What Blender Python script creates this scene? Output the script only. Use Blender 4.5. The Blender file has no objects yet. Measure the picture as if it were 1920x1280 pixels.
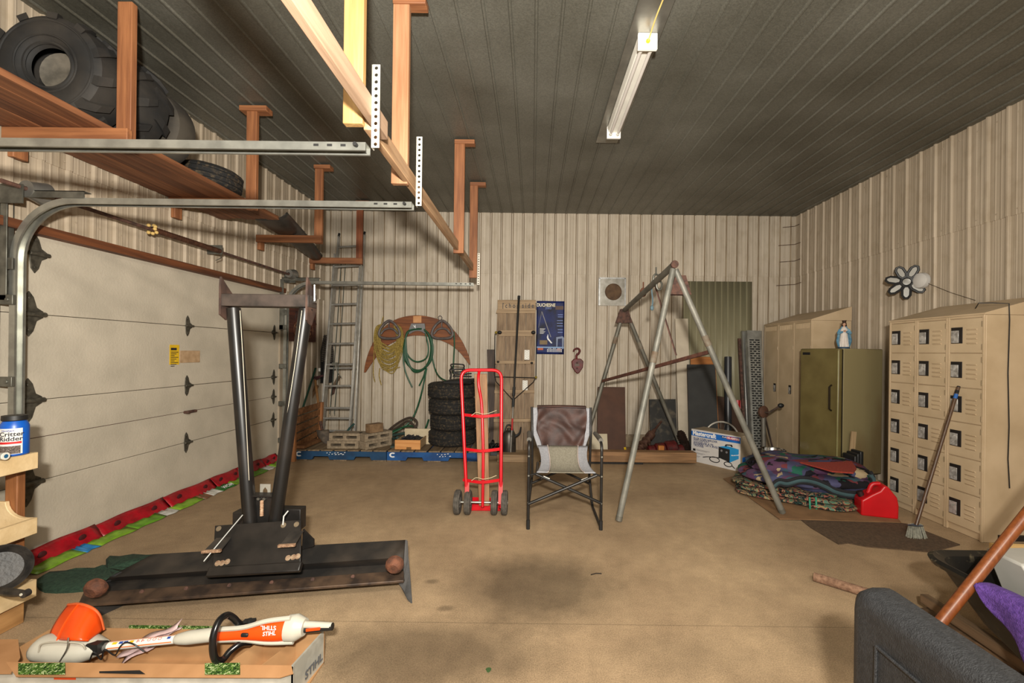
import bpy, bmesh, math, random
from mathutils import Vector as V, Matrix
from math import pi, sin, cos, radians
random.seed(7)
SC = bpy.context.scene
COL = SC.collection
# ---------------------------------------------------------------- camera
H = 1.45; F = 800.0; YAW = 0.0; ROLL = 0.0125
PPX, PPY = 998.0, 660.0
RC = Matrix.Rotation(YAW, 3, 'Z') @ Matrix.Rotation(pi/2, 3, 'X') @ Matrix.Rotation(ROLL, 3, 'Z')
cam = bpy.data.cameras.new('camera'); co = bpy.data.objects.new('camera', cam); COL.objects.link(co)
co.matrix_world = Matrix.Translation((0, 0, H)) @ RC.to_4x4()
cam.sensor_width = 36; cam.lens = F*36/1920; cam.clip_start = .02
cam.shift_x = -(PPX-960)/1920; cam.shift_y = (PPY-640)/1920
SC.camera = co
def ray(px, py): return RC @ V(((px-PPX)/F, -(py-PPY)/F, -1))
def P(px, py, D): r = ray(px, py); return V((0, 0, H)) + r*(D/r.y)
def PF(px, py, z=0.): r = ray(px, py); return V((0, 0, H)) + r*((z-H)/r.z)
def PX(px, py, X): r = ray(px, py); return V((0, 0, H)) + r*(X/r.x)
XL, XR, YB, ZC = -3.25, 4.1, 6.67, 3.62
# ---------------------------------------------------------------- materials
def lin(c):
    c = c/255.
    return c/12.92 if c <= .04045 else ((c+.055)/1.055)**2.4
def rgb(c): return (lin(c[0]), lin(c[1]), lin(c[2]), 1)
MATS = {}
def nd(nt, t, **k):
    n = nt.nodes.new(t)
    for a, b in k.items(): setattr(n, a, b)
    return n
def mat(name, col, rough=.6, metal=0., var=.12, scale=8., bump=0., bscale=None, col2=None, st=(1, 1, 1), spec=.5, detail=4, lo=.35, hi=.65):
    if name in MATS: return MATS[name]
    m = bpy.data.materials.new(name); m.use_nodes = True; nt = m.node_tree; L = nt.links.new
    b = nt.nodes['Principled BSDF']
    b.inputs['Roughness'].default_value = rough; b.inputs['Metallic'].default_value = metal
    b.inputs['Specular IOR Level'].default_value = spec
    tc = nd(nt, 'ShaderNodeTexCoord'); mp = nd(nt, 'ShaderNodeMapping'); mp.inputs['Scale'].default_value = st
    L(tc.outputs['Object'], mp.inputs['Vector'])
    n = nd(nt, 'ShaderNodeTexNoise'); n.inputs['Scale'].default_value = scale; n.inputs['Detail'].default_value = detail
    L(mp.outputs[0], n.inputs['Vector'])
    r = nd(nt, 'ShaderNodeValToRGB')
    c = rgb(col)
    if col2 is None:
        a = [x*(1-var) for x in c[:3]]+[1]; d = [min(1, x*(1+var)) for x in c[:3]]+[1]
    else: a = c; d = rgb(col2)
    r.color_ramp.elements[0].position = lo; r.color_ramp.elements[1].position = hi
    r.color_ramp.elements[0].color = a; r.color_ramp.elements[1].color = d
    L(n.outputs['Fac'], r.inputs[0]); L(r.outputs[0], b.inputs['Base Color'])
    if bump:
        n2 = nd(nt, 'ShaderNodeTexNoise'); n2.inputs['Scale'].default_value = bscale or scale*4; n2.inputs['Detail'].default_value = 6
        L(mp.outputs[0], n2.inputs['Vector'])
        bp = nd(nt, 'ShaderNodeBump'); bp.inputs['Strength'].default_value = bump; bp.inputs['Distance'].default_value = .02
        L(n2.outputs['Fac'], bp.inputs['Height']); L(bp.outputs[0], b.inputs['Normal'])
    MATS[name] = m; return m
def ramp_mat(name, cols, scale=6, rough=.8, kind='VORONOI', st=(1, 1, 1), warp=.3):
    """patchwork of flat colours (printed cloth, printed card)"""
    if name in MATS: return MATS[name]
    m = bpy.data.materials.new(name); m.use_nodes = True; nt = m.node_tree; L = nt.links.new
    b = nt.nodes['Principled BSDF']; b.inputs['Roughness'].default_value = rough; b.inputs['Specular IOR Level'].default_value = .2
    tc = nd(nt, 'ShaderNodeTexCoord'); mp = nd(nt, 'ShaderNodeMapping'); mp.inputs['Scale'].default_value = st
    L(tc.outputs['Object'], mp.inputs['Vector'])
    w = nd(nt, 'ShaderNodeTexNoise'); w.inputs['Scale'].default_value = scale*.7; L(mp.outputs[0], w.inputs['Vector'])
    mx = nd(nt, 'ShaderNodeMixRGB', blend_type='ADD'); mx.inputs[0].default_value = warp
    L(mp.outputs[0], mx.inputs[1]); L(w.outputs['Color'], mx.inputs[2])
    r = nd(nt, 'ShaderNodeValToRGB'); r.color_ramp.interpolation = 'CONSTANT'
    if kind == 'VORONOI':
        v = nd(nt, 'ShaderNodeTexVoronoi', distance='MANHATTAN'); v.inputs['Scale'].default_value = scale; L(mx.outputs[0], v.inputs['Vector'])
        sp = nd(nt, 'ShaderNodeSeparateColor'); L(v.outputs['Color'], sp.inputs[0]); L(sp.outputs[0], r.inputs[0])
        ps = [i/len(cols) for i in range(len(cols))]
    else:
        v = nd(nt, 'ShaderNodeTexNoise'); v.inputs['Scale'].default_value = scale; v.inputs['Detail'].default_value = 5; L(mx.outputs[0], v.inputs['Vector'])
        L(v.outputs['Fac'], r.inputs[0]); ps = [0]+[.36+.3*i/max(1, len(cols)-1) for i in range(len(cols)-1)]
    e = r.color_ramp.elements
    while len(e) < len(cols): e.new(.5)
    for i, c in enumerate(cols): e[i].position = ps[i]; e[i].color = rgb(c)
    L(r.outputs[0], b.inputs['Base Color']); MATS[name] = m; return m
def wood(name, c1, c2, axis=0, rough=.65, k=1.):
    st = [14*k]*3; st[axis] = 1.0*k
    return mat(name, c1, rough=rough, col2=c2, st=tuple(st), scale=2.2, detail=6, bump=.12, bscale=6)
# ---------------------------------------------------------------- mesh builder
def frame(d, up=V((0, 0, 1))):
    d = V(d).normalized()
    if abs(d.dot(up)) > .98: up = V((0, 1, 0)) if abs(d.y) < .9 else V((1, 0, 0))
    x = up.cross(d).normalized(); y = d.cross(x)
    return x, y, d
def catmull(pts, n=6, closed=False):
    pts = [V(p) for p in pts]; out = []; N = len(pts)
    rng = range(N) if closed else range(N-1)
    for i in rng:
        p0 = pts[(i-1) % N] if closed or i > 0 else pts[0]*2-pts[1]
        p1 = pts[i]; p2 = pts[(i+1) % N]
        p3 = pts[(i+2) % N] if closed or i+2 < N else p2*2-p1
        for k in range(n):
            t = k/n
            out.append(.5*((2*p1)+(p2-p0)*t+(2*p0-5*p1+4*p2-p3)*t*t+(3*p1-p0-3*p2+p3)*t**3))
    if not closed: out.append(pts[-1])
    return out
WL = {}
class MB:
    def __init__(s): s.bm = bmesh.new(); s.mi = 0
    def f(s, vs):
        try:
            fc = s.bm.faces.new(vs); fc.material_index = s.mi; return fc
        except ValueError: return None
    def v(s, p): return s.bm.verts.new(p)
    def hexa(s, pts):
        v = [s.v(p) for p in pts]
        for q in ((0, 3, 2, 1), (4, 5, 6, 7), (0, 1, 5, 4), (1, 2, 6, 5), (2, 3, 7, 6), (3, 0, 4, 7)): s.f([v[i] for i in q])
        return s
    def box(s, c, d, R=None):
        c = V(c); R = R or Matrix.Identity(3); x, y, z = d[0]/2, d[1]/2, d[2]/2
        return s.hexa([c+R @ V(p) for p in ((-x, -y, -z), (x, -y, -z), (x, y, -z), (-x, y, -z), (-x, -y, z), (x, -y, z), (x, y, z), (-x, y, z))])
    def box2(s, a, b):
        a = V(a); b = V(b); return s.box((a+b)/2, [abs(b[i]-a[i]) for i in range(3)])
    def bar(s, p0, p1, w, h, up=V((0, 0, 1))):
        p0 = V(p0); p1 = V(p1); x, y, d = frame(p1-p0, V(up))
        o = [x*a*w/2+y*b*h/2 for a, b in ((-1, -1), (1, -1), (1, 1), (-1, 1))]
        return s.hexa([p0+q for q in o]+[p1+q for q in o])
    def ring(s, c, x, y, r, n): return [s.v(c+x*(r*cos(2*pi*i/n))+y*(r*sin(2*pi*i/n))) for i in range(n)]
    def skin(s, a, b):
        n = len(a)
        for i in range(n): s.f([a[i], a[(i+1) % n], b[(i+1) % n], b[i]])
    def cyl(s, p0, p1, r, r2=None, n=16, cap=True):
        p0 = V(p0); p1 = V(p1); x, y, d = frame(p1-p0); r2 = r if r2 is None else r2
        a = s.ring(p0, x, y, r, n); b = s.ring(p1, x, y, r2, n); s.skin(a, b)
        if cap: s.f(a[::-1]); s.f(b)
        return s
    def tube(s, pts, r, n=8, sm=0, closed=False, cap=True):
        pts = catmull(pts, sm, closed) if sm else [V(p) for p in pts]
        N = len(pts); R = r if callable(r) else (lambda t: r)
        prev = None; rings = []
        for i, p in enumerate(pts):
            if closed: d = pts[(i+1) % N]-pts[i-1]
            else: d = pts[min(i+1, N-1)]-pts[max(i-1, 0)]
            d = d.normalized()
            if prev is None: x, y, _ = frame(d)
            else:
                x = (prev-d*prev.dot(d)).normalized(); y = d.cross(x)
            prev = x; rings.append(s.ring(p, x, y, R(i/max(1, N-1)), n))
        for i in range(N-1): s.skin(rings[i], rings[i+1])
        if closed: s.skin(rings[-1], rings[0])
        elif cap: s.f(rings[0][::-1]); s.f(rings[-1])
        return s
    def lathe(s, prof, o=(0, 0, 0), ax=(0, 0, 1), n=24, closed=False):
        o = V(o); x, y, d = frame(V(ax)); rs = []
        for r, t in prof:
            rs.append([s.v(o+d*t)]*n if r < 1e-6 else s.ring(o+d*t, x, y, r, n))
        M = len(rs)
        for i in range(M if closed else M-1):
            a, b = rs[i], rs[(i+1) % M]
            for k in range(n):
                q = [a[k], a[(k+1) % n], b[(k+1) % n], b[k]]; u = []
                for w in q:
                    if w not in u: u.append(w)
                if len(u) > 2: s.f(u)
        return s
    def prism(s, pts, e):
        pts = [V(p) for p in pts]; e = V(e)
        a = [s.v(p) for p in pts]; b = [s.v(p+e) for p in pts]
        s.skin(a, b); s.f(a[::-1]); s.f(b); return s
    def grid(s, fn, nu, nv, cu=False):
        g = [[s.v(fn(i/(nu if cu else nu-1), j/(nv-1))) for j in range(nv)] for i in range(nu)]
        for i in range(nu if cu else nu-1):
            for j in range(nv-1): s.f([g[i][j], g[(i+1) % nu][j], g[(i+1) % nu][j+1], g[i][j+1]])
        return g
    def sweep(s, pts, prof, A):
        """profile (a along fixed axis A, b along the in-plane normal) swept along pts"""
        pts = [V(p) for p in pts]; A = V(A); rs = []; N = len(pts)
        for i, p in enumerate(pts):
            d = (pts[min(i+1, N-1)]-pts[max(i-1, 0)]).normalized(); b = A.cross(d)
            rs.append([s.v(p+A*u+b*w) for u, w in prof])
        for i in range(N-1): s.skin(rs[i], rs[i+1])
        s.f(rs[0][::-1]); s.f(rs[-1]); return s
    def sph(s, c, r, n=16, m=10, sc=(1, 1, 1)):
        c = V(c); pr = [(max(0, sin(pi*i/m)) if 0 < i < m else 0, -cos(pi*i/m)) for i in range(m+1)]
        v0 = len(s.bm.verts); s.lathe([(a*r, b*r) for a, b in pr], (0, 0, 0), (0, 0, 1), n)
        s.bm.verts.ensure_lookup_table()
        for w in s.bm.verts[v0:]: w.co = V((w.co.x*sc[0], w.co.y*sc[1], w.co.z*sc[2]))+c
        return s
    def text(s, body, o, x, y, size, bold=0., align='LEFT', depth=.0006, sx=1.):
        """lettering laid on the plane o + x,y"""
        cu = bpy.data.curves.new('t', 'FONT'); cu.body = body; cu.size = 1; cu.align_x = align; cu.extrude = 0; cu.offset = bold; cu.resolution_u = 3
        ob = bpy.data.objects.new('t', cu); COL.objects.link(ob)
        me = bpy.data.meshes.new_from_object(ob.evaluated_get(bpy.context.evaluated_depsgraph_get()))
        x = V(x).normalized(); y = V(y).normalized(); nn = x.cross(y)
        vs = [s.v(V(o)+x*(q.co.x*size*sx)+y*(q.co.y*size)+nn*depth) for q in me.vertices]
        for p in me.polygons: s.f([vs[i] for i in p.vertices])
        COL.objects.unlink(ob); bpy.data.objects.remove(ob); bpy.data.curves.remove(cu); bpy.data.meshes.remove(me); return s
    def build(s, name, m, parent=None, origin=None, smooth=True, bevel=0., solid=0., sub=0, seg=2, ang=35, off=0.):
        if origin is None: origin = WL[parent.name] if parent else V((0, 0, 0))
        origin = V(origin)
        bmesh.ops.recalc_face_normals(s.bm, faces=s.bm.faces)
        me = bpy.data.meshes.new(name); s.bm.transform(Matrix.Translation(-origin)); s.bm.to_mesh(me); s.bm.free()
        for q in (m if isinstance(m, (list, tuple)) else [m]): me.materials.append(q)
        if smooth:
            me.polygons.foreach_set('use_smooth', [True]*len(me.polygons))
            me.set_sharp_from_angle(angle=radians(ang))
        o = bpy.data.objects.new(name, me); COL.objects.link(o)
        if parent: o.parent = parent
        else: o.location = origin
        WL[o.name] = origin
        if solid:
            q = o.modifiers.new('solid', 'SOLIDIFY'); q.thickness = solid; q.offset = off
        if sub:
            q = o.modifiers.new('sub', 'SUBSURF'); q.levels = q.render_levels = sub
        if bevel:
            q = o.modifiers.new('bevel', 'BEVEL'); q.width = bevel; q.segments = seg; q.limit_method = 'ANGLE'; q.angle_limit = radians(40)
        return o
def tag(o, label, cat, group=None, kind=None):
    o['label'] = label; o['category'] = cat
    if group: o['group'] = group
    if kind: o['kind'] = kind
    return o
def struct(o): o['kind'] = 'structure'; return o
def thing(name, label, cat, loc, group=None):
    o = bpy.data.objects.new(name, None); COL.objects.link(o); o.location = loc; o.empty_display_size = .1
    WL[o.name] = V(loc); return tag(o, label, cat, group)
def copy_tree(o, parent=None):
    c = o.copy(); COL.objects.link(c)
    if parent: c.parent = parent
    for ch in list(o.children): copy_tree(ch, c)
    return c
def arc(c, r, a0, a1, n, ax='xz'):
    c = V(c); out = []
    for i in range(n+1):
        a = radians(a0+(a1-a0)*i/n)
        d = {'xz': V((cos(a), 0, sin(a))), 'yz': V((0, cos(a), sin(a))), 'xy': V((cos(a), sin(a), 0))}[ax]
        out.append(c+d*r)
    return out
# common materials
STEEL = mat('galvanised steel', (150, 150, 142), rough=.38, metal=.85, var=.25, scale=20)
DSTEEL = mat('dull zinc', (105, 104, 96), rough=.5, metal=.7, var=.3, scale=14)
BLK = mat('black paint', (22, 21, 20), rough=.42, var=.4, scale=6, col2=(40, 36, 32))
BLKP = mat('black plastic', (24, 24, 24), rough=.5, var=.2)
RUST = mat('rust', (70, 42, 30), rough=.8, col2=(110, 66, 44), scale=25, bump=.3)
RUSTD = mat('dark rust', (58, 40, 33), rough=.8, col2=(92, 62, 50), scale=25, bump=.3)
REDP = mat('red enamel', (190, 12, 26), rough=.3, var=.1)
WH = mat('white paint', (225, 222, 212), rough=.5, var=.05)
CHROME = mat('chrome', (200, 200, 200), rough=.18, metal=1., var=.1)
DARKH = mat('dark hole', (14, 13, 12), rough=.8)
INK = mat('dark ink', (30, 30, 40), rough=.6)
WINK = mat('white ink', (225, 225, 225), rough=.6, var=.05)
LUM = wood('stained lumber', (118, 72, 43), (152, 99, 61), 2)
LUMX = wood('stained lumber lengthwise x', (118, 72, 43), (152, 99, 61), 0)
LUMY = wood('stained lumber lengthwise y', (112, 66, 39), (146, 92, 56), 1)
# ================================================================ THE SETTING
def concrete():
    m = bpy.data.materials.new('stained concrete'); m.use_nodes = True; nt = m.node_tree; L = nt.links.new
    b = nt.nodes['Principled BSDF']; b.inputs['Roughness'].default_value = .72; b.inputs['Specular IOR Level'].default_value = .3
    tc = nd(nt, 'ShaderNodeTexCoord')
    def noise(s, d=5, rough=.55):
        n = nd(nt, 'ShaderNodeTexNoise'); n.inputs['Scale'].default_value = s; n.inputs['Detail'].default_value = d; n.inputs['Roughness'].default_value = rough
        L(tc.outputs['Object'], n.inputs['Vector']); return n
    n1 = noise(1.1); n2 = noise(9, 8, .7); n3 = noise(160, 2)
    r = nd(nt, 'ShaderNodeValToRGB'); e = r.color_ramp.elements
    e[0].position = .3; e[0].color = rgb((150, 126, 98)); e[1].position = .72; e[1].color = rgb((186, 160, 126))
    L(n1.outputs['Fac'], r.inputs[0])
    def mul(a, fac, f0, f1, lo, hi):
        mr = nd(nt, 'ShaderNodeMapRange'); mr.inputs['From Min'].default_value = f0; mr.inputs['From Max'].default_value = f1
        mr.inputs['To Min'].default_value = lo; mr.inputs['To Max'].default_value = hi; L(fac, mr.inputs[0])
        mx = nd(nt, 'ShaderNodeMixRGB', blend_type='MULTIPLY'); mx.inputs[0].default_value = 1
        L(a, mx.inputs[1]); L(mr.outputs[0], mx.inputs[2]); return mx.outputs[0]
    c = mul(r.outputs[0], n2.outputs['Fac'], .3, .75, .8, 1.1)
    c = mul(c, n3.outputs['Fac'], .3, .7, .72, 1.2)
    def stain(c, x, y, rx, ry, dark, soft=.5, wob=.35):
        s = nd(nt, 'ShaderNodeMapping'); s.inputs['Location'].default_value = (-x/rx, -y/ry, 0); s.inputs['Scale'].default_value = (1/rx, 1/ry, 0)
        L(tc.outputs['Object'], s.inputs['Vector'])
        ln = nd(nt, 'ShaderNodeVectorMath', operation='LENGTH'); L(s.outputs[0], ln.inputs[0])
        nn = noise(5, 6, .65); ad = nd(nt, 'ShaderNodeMath', operation='MULTIPLY_ADD'); ad.inputs[1].default_value = wob*2; L(nn.outputs['Fac'], ad.inputs[0]); L(ln.outputs['Value'], ad.inputs[2])
        return mul(c, ad.outputs[0], wob+1-soft, wob+1+soft*.4, dark, 1.)
    a = PF(1005, 1098); c = stain(c, a.x, a.y, .52, .42, .44, .5)
    a = PF(800, 1225); c = stain(c, a.x, a.y, .6, .27, .52, .5)
    a = PF(810, 1090); c = stain(c, a.x, a.y, .05, .03, .6)
    a = PF(835, 1140); c = stain(c, a.x, a.y, .05, .03, .6)
    a = PF(1590, 1215); c = stain(c, a.x, a.y, .3, .25, .72, .6)
    a = PF(1280, 1230); c = stain(c, a.x, a.y, .3, .14, .82, .6)
    a = PF(1130, 930); c = stain(c, a.x, a.y, 1.2, .5, .88, .8)
    a = PF(380, 1000); c = stain(c, a.x, a.y, .9, 1.0, .86, .8)
    # sawn joint filled with dirt
    sx = nd(nt, 'ShaderNodeSeparateXYZ'); L(tc.outputs['Object'], sx.inputs[0])
    for y0 in (PF(1100, 1170).y,):
        s1 = nd(nt, 'ShaderNodeMath', operation='SUBTRACT'); s1.inputs[1].default_value = y0; L(sx.outputs['Y'], s1.inputs[0])
        ab = nd(nt, 'ShaderNodeMath', operation='ABSOLUTE'); L(s1.outputs[0], ab.inputs[0])
        c = mul(c, ab.outputs[0], .001, .006, .72, 1.)
    L(c, b.inputs['Base Color'])
    bp = nd(nt, 'ShaderNodeBump'); bp.inputs['Strength'].default_value = .15; bp.inputs['Distance'].default_value = .01
    L(n2.outputs['Fac'], bp.inputs['Height']); L(bp.outputs[0], b.inputs['Normal'])
    return m
CONC = concrete()
mb = MB(); mb.box2((XL-.3, -5, -.1), (XR+.2, YB+.2, 0)); struct(mb.build('floor', CONC, smooth=False))
def siding(name, c1, c2, axis_u, dirt):
    """painted ribbed sheet: faint vertical streaks of dust"""
    m = bpy.data.materials.new(name); m.use_nodes = True; nt = m.node_tree; L = nt.links.new
    b = nt.nodes['Principled BSDF']; b.inputs['Roughness'].default_value = .5; b.inputs['Specular IOR Level'].default_value = .35
    tc = nd(nt, 'ShaderNodeTexCoord'); cur = None
    def nz(st, sc, lo, hi, ca, cb, prev):
        mp = nd(nt, 'ShaderNodeMapping'); mp.inputs['Scale'].default_value = st; L(tc.outputs['Object'], mp.inputs['Vector'])
        n = nd(nt, 'ShaderNodeTexNoise'); n.inputs['Scale'].default_value = sc; n.inputs['Detail'].default_value = 5; L(mp.outputs[0], n.inputs['Vector'])
        r = nd(nt, 'ShaderNodeValToRGB'); e = r.color_ramp.elements; e[0].position = lo; e[1].position = hi; e[0].color = ca; e[1].color = cb
        L(n.outputs['Fac'], r.inputs[0])
        if prev is None: return r.outputs[0]
        mx = nd(nt, 'ShaderNodeMixRGB', blend_type='MULTIPLY'); mx.inputs[0].default_value = 1; L(prev, mx.inputs[1]); L(r.outputs[0], mx.inputs[2]); return mx.outputs[0]
    cur = nz((1, 1, 1), .8, .3, .7, rgb(c1), rgb(c2), None)
    cur = nz((60, 60, .5), 1, .3, .68, (dirt, dirt*.97, dirt*.93, 1), (1, 1, 1, 1), cur)
    cur = nz((5, 5, 3), 2, .25, .5, (.86, .84, .8, 1), (1, 1, 1, 1), cur)
    L(cur, b.inputs['Base Color']); return m
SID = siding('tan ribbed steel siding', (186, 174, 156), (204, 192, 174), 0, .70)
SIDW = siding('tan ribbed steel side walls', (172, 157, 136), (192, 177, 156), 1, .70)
def ribbed(mb, o, u, n, z0, z1, length, period=.1675, rw=.028, rh=.02, start=.05, minor=True):
    """ribbed sheet: o origin (z ignored), u along, n outward"""
    o = V(o); u = V(u); n = V(n); prof = [(0, 0)]; s = start
    while s < length-.05:
        prof += [(s-rw/2-.004, 0), (s-rw/2+.006, rh), (s+rw/2-.006, rh), (s+rw/2+.004, 0)]
        if minor:
            for q in (.36, .64):
                t = s+period*q
                if t < length-.02: prof += [(t-.008, 0), (t-.003, .002), (t+.003, .002), (t+.008, 0)]
        s += period
    prof.append((length, 0))
    a = [mb.v(o+u*p+n*q+V((0, 0, z0))) for p, q in prof]; b = [mb.v(o+u*p+n*q+V((0, 0, z1))) for p, q in prof]
    for i in range(len(a)-1):
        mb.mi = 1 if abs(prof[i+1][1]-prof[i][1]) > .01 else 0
        mb.f([a[i], a[i+1], b[i+1], b[i]])
    mb.mi = 0
    # top and bottom lips so the sheet reads as thick
    for ring, z in ((a, z0), (b, z1)):
        bk = [mb.v(V((q.co.x, q.co.y, 0))-n*(V((q.co.x, q.co.y, 0))-V((o.x, o.y, 0))).dot(n)-n*.03+V((0, 0, z))) for q in (ring[0], ring[-1])]
        mb.f([bk[0], bk[1]]+ring[::-1])
SEAM = 2.69
def screws(mb, o, u, n, z, length, step=.1675, start=.09):
    s = start
    while s < length-.05:
        p = V(o)+V(u)*s+V(n)*.002+V((0, 0, z)); mb.cyl(p, p+V(n)*.006, .006, n=6); s += step
mb = MB(); L_ = XR-XL
ribbed(mb, (XL, YB, 0), (1, 0, 0), (0, -1, 0), .17, SEAM+.02, L_, start=.07)
ribbed(mb, (XL, YB-.006, 0), (1, 0, 0), (0, -1, 0), SEAM-.02, ZC+.03, L_, start=.07)
screws(mb, (XL, YB-.006, 0), (1, 0, 0), (0, -1, 0), SEAM+.03, L_, start=.02); screws(mb, (XL, YB-.006, 0), (1, 0, 0), (0, -1, 0), ZC-.06, L_, start=.02); screws(mb, (XL, YB, 0), (1, 0, 0), (0, -1, 0), 1.55, L_, start=.02)
mb.box2((XL, YB+.03, 0), (XR, YB+.1, ZC+.1))
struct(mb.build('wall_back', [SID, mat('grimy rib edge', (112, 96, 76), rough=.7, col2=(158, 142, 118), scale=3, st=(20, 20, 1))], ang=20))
mb = MB(); mb.box2((XL, YB-.045, 0), (XR, YB+.03, .185)); struct(mb.build('baseboard_back', mat('old foundation concrete', (112, 98, 80), rough=.9, col2=(140, 124, 102), scale=12, bump=.3)))
mb = MB(); L_ = YB+5
ribbed(mb, (XR, -5, 0), (0, 1, 0), (-1, 0, 0), .0, SEAM+.02, L_, start=YB+5-.14-.1675*68)
ribbed(mb, (XR-.006, -5, 0), (0, 1, 0), (-1, 0, 0), SEAM-.02, ZC+.03, L_, start=YB+5-.14-.1675*68)
screws(mb, (XR-.006, 0, 0), (0, 1, 0), (-1, 0, 0), SEAM+.03, YB); screws(mb, (XR-.006, 0, 0), (0, 1, 0), (-1, 0, 0), ZC-.08, YB)
mb.box2((XR+.03, -5, 0), (XR+.1, YB, ZC+.1)); struct(mb.build('wall_right', [SIDW, SIDW], ang=20))
# left wall: solid near the camera, opening of the overhead door, strip to the corner
DY0, DY1, DZ = 2.60, 5.52, 2.21
mb = MB()
ribbed(mb, (XL, -5, 0), (0, 1, 0), (1, 0, 0), DZ, SEAM+.02, YB+5, start=.1)
ribbed(mb, (XL+.006, -5, 0), (0, 1, 0), (1, 0, 0), SEAM-.02, ZC+.03, YB+5, start=.1)
ribbed(mb, (XL, -5, 0), (0, 1, 0), (1, 0, 0), 0, DZ, DY0+5, start=.1)
ribbed(mb, (XL, DY1+.03, 0), (0, 1, 0), (1, 0, 0), .0, DZ, YB-DY1-.03, start=.06)
screws(mb, (XL+.006, 0, 0), (0, 1, 0), (1, 0, 0), SEAM+.03, YB); screws(mb, (XL, 2.6, 0), (0, 1, 0), (1, 0, 0), DZ+.12, 3.)
for a, b, z0, z1 in ((-5, DY0, 0, ZC), (DY1+.03, YB, 0, ZC), (DY0, DY1+.03, DZ, ZC)): mb.box2((XL-.12, a, z0), (XL-.03, b, z1))
struct(mb.build('wall_left', [SIDW, SIDW], ang=20))
def galv():
    m = bpy.data.materials.new('galvanised ceiling'); m.use_nodes = True; nt = m.node_tree; L = nt.links.new
    b = nt.nodes['Principled BSDF']; b.inputs['Metallic'].default_value = .45
    tc = nd(nt, 'ShaderNodeTexCoord')
    v = nd(nt, 'ShaderNodeTexVoronoi'); v.inputs['Scale'].default_value = 130; L(tc.outputs['Object'], v.inputs['Vector'])
    n = nd(nt, 'ShaderNodeTexNoise'); n.inputs['Scale'].default_value = 1.3; n.inputs['Detail'].default_value = 6; L(tc.outputs['Object'], n.inputs['Vector'])
    r = nd(nt, 'ShaderNodeValToRGB'); e = r.color_ramp.elements; e[0].position = .3; e[1].position = .75; e[0].color = rgb((94, 92, 82)); e[1].color = rgb((122, 121, 112)); L(n.outputs['Fac'], r.inputs[0])
    sp = nd(nt, 'ShaderNodeSeparateColor'); L(v.outputs['Color'], sp.inputs[0])
    mr = nd(nt, 'ShaderNodeMapRange'); mr.inputs['To Min'].default_value = .84; mr.inputs['To Max'].default_value = 1.14; L(sp.outputs[0], mr.inputs[0])
    mx = nd(nt, 'ShaderNodeMixRGB', blend_type='MULTIPLY'); mx.inputs[0].default_value = 1; L(r.outputs[0], mx.inputs[1]); L(mr.outputs[0], mx.inputs[2]); L(mx.outputs[0], b.inputs['Base Color'])
    r2 = nd(nt, 'ShaderNodeMapRange'); r2.inputs['To Min'].default_value = .38; r2.inputs['To Max'].default_value = .55; L(sp.outputs[1], r2.inputs[0]); L(r2.outputs[0], b.inputs['Roughness'])
    return m
GALV = galv()
mb = MB(); prof = []; x = XL-.1
while x < XR+.1:
    prof += [(x-.013, 0), (x-.006, -.012), (x+.006, -.012), (x+.013, 0)]; x += .1675
a = [mb.v((p, -5, ZC+q)) for p, q in prof]; b = [mb.v((p, YB+.1, ZC+q)) for p, q in prof]
for i in range(len(a)-1): mb.f([a[i], a[i+1], b[i+1], b[i]])
mb.box2((XL-.1, -5, ZC+.02), (XR+.1, YB+.1, ZC+.08))
struct(mb.build('ceiling', GALV, ang=20))
# small pencil-sized nails and cobweb stubs in the back right corner
mb = MB()
for py, l in ((424, 22), (458, 30), (489, 28), (533, 34)):
    p = P(1490, py, YB-.04); q = P(1490-l, py+2, YB-.06); r_ = P(1492+l*.3, py-4, YB-.2); mb.tube([q, p, r_], .004, n=5)
struct(mb.build('trim_3', RUSTD))
# header board over the door
mb = MB(); mb.box2((XL-.05, DY0-.2, DZ-.03), (XL+.03, DY1+.05, DZ+.03)); struct(mb.build('trim_1', wood('header board', (74, 40, 20), (112, 64, 34), 1), bevel=.004))
# added flat strip on the ceiling, bright zinc standing in for the lamp's reflection
mb = MB(); mb.box2((.62, -3, ZC-.03), (.84, 4.35, ZC-.005)); struct(mb.build('reflection_strip', mat('zinc reflection strip', (150, 148, 140), rough=.35, metal=.8, var=.15), bevel=.004))
# ---------------------------------------------------------------- overhead door
XD = XL-.05
DOORM = mat('dirty cream door skin', (178, 169, 152), rough=.55, col2=(194, 184, 166), scale=3, bump=.12, bscale=60)
HING = mat('zinc hinge', (88, 84, 74), rough=.55, metal=.6, var=.35, scale=30)
door = bpy.data.objects.new('door_1', None); COL.objects.link(door); door.location = (XD, (DY0+DY1)/2, 0); WL[door.name] = V(door.location); struct(door)
zs = [.015, .545, 1.09, 1.66, DZ]
for i in range(4):
    mb = MB(); mb.box2((XD-.05, DY0-.06, zs[i]+.002), (XD, DY1+.06, zs[i+1]-.002)); mb.build('door_section', DOORM, door, bevel=.004)
mb = MB(); mb.box2((XD-.06, DY0-.08, .0), (XD-.052, DY1+.08, DZ+.03)); mb.build('light_block_sheet', DOORM, door)  # unseen sheet added behind the sections to stop light leaking through the gaps
mb = MB(); mb.box2((XD, DY0, .838), (XD+.0015, DY1, .842)); mb.build('crease', RUSTD, door)
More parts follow.
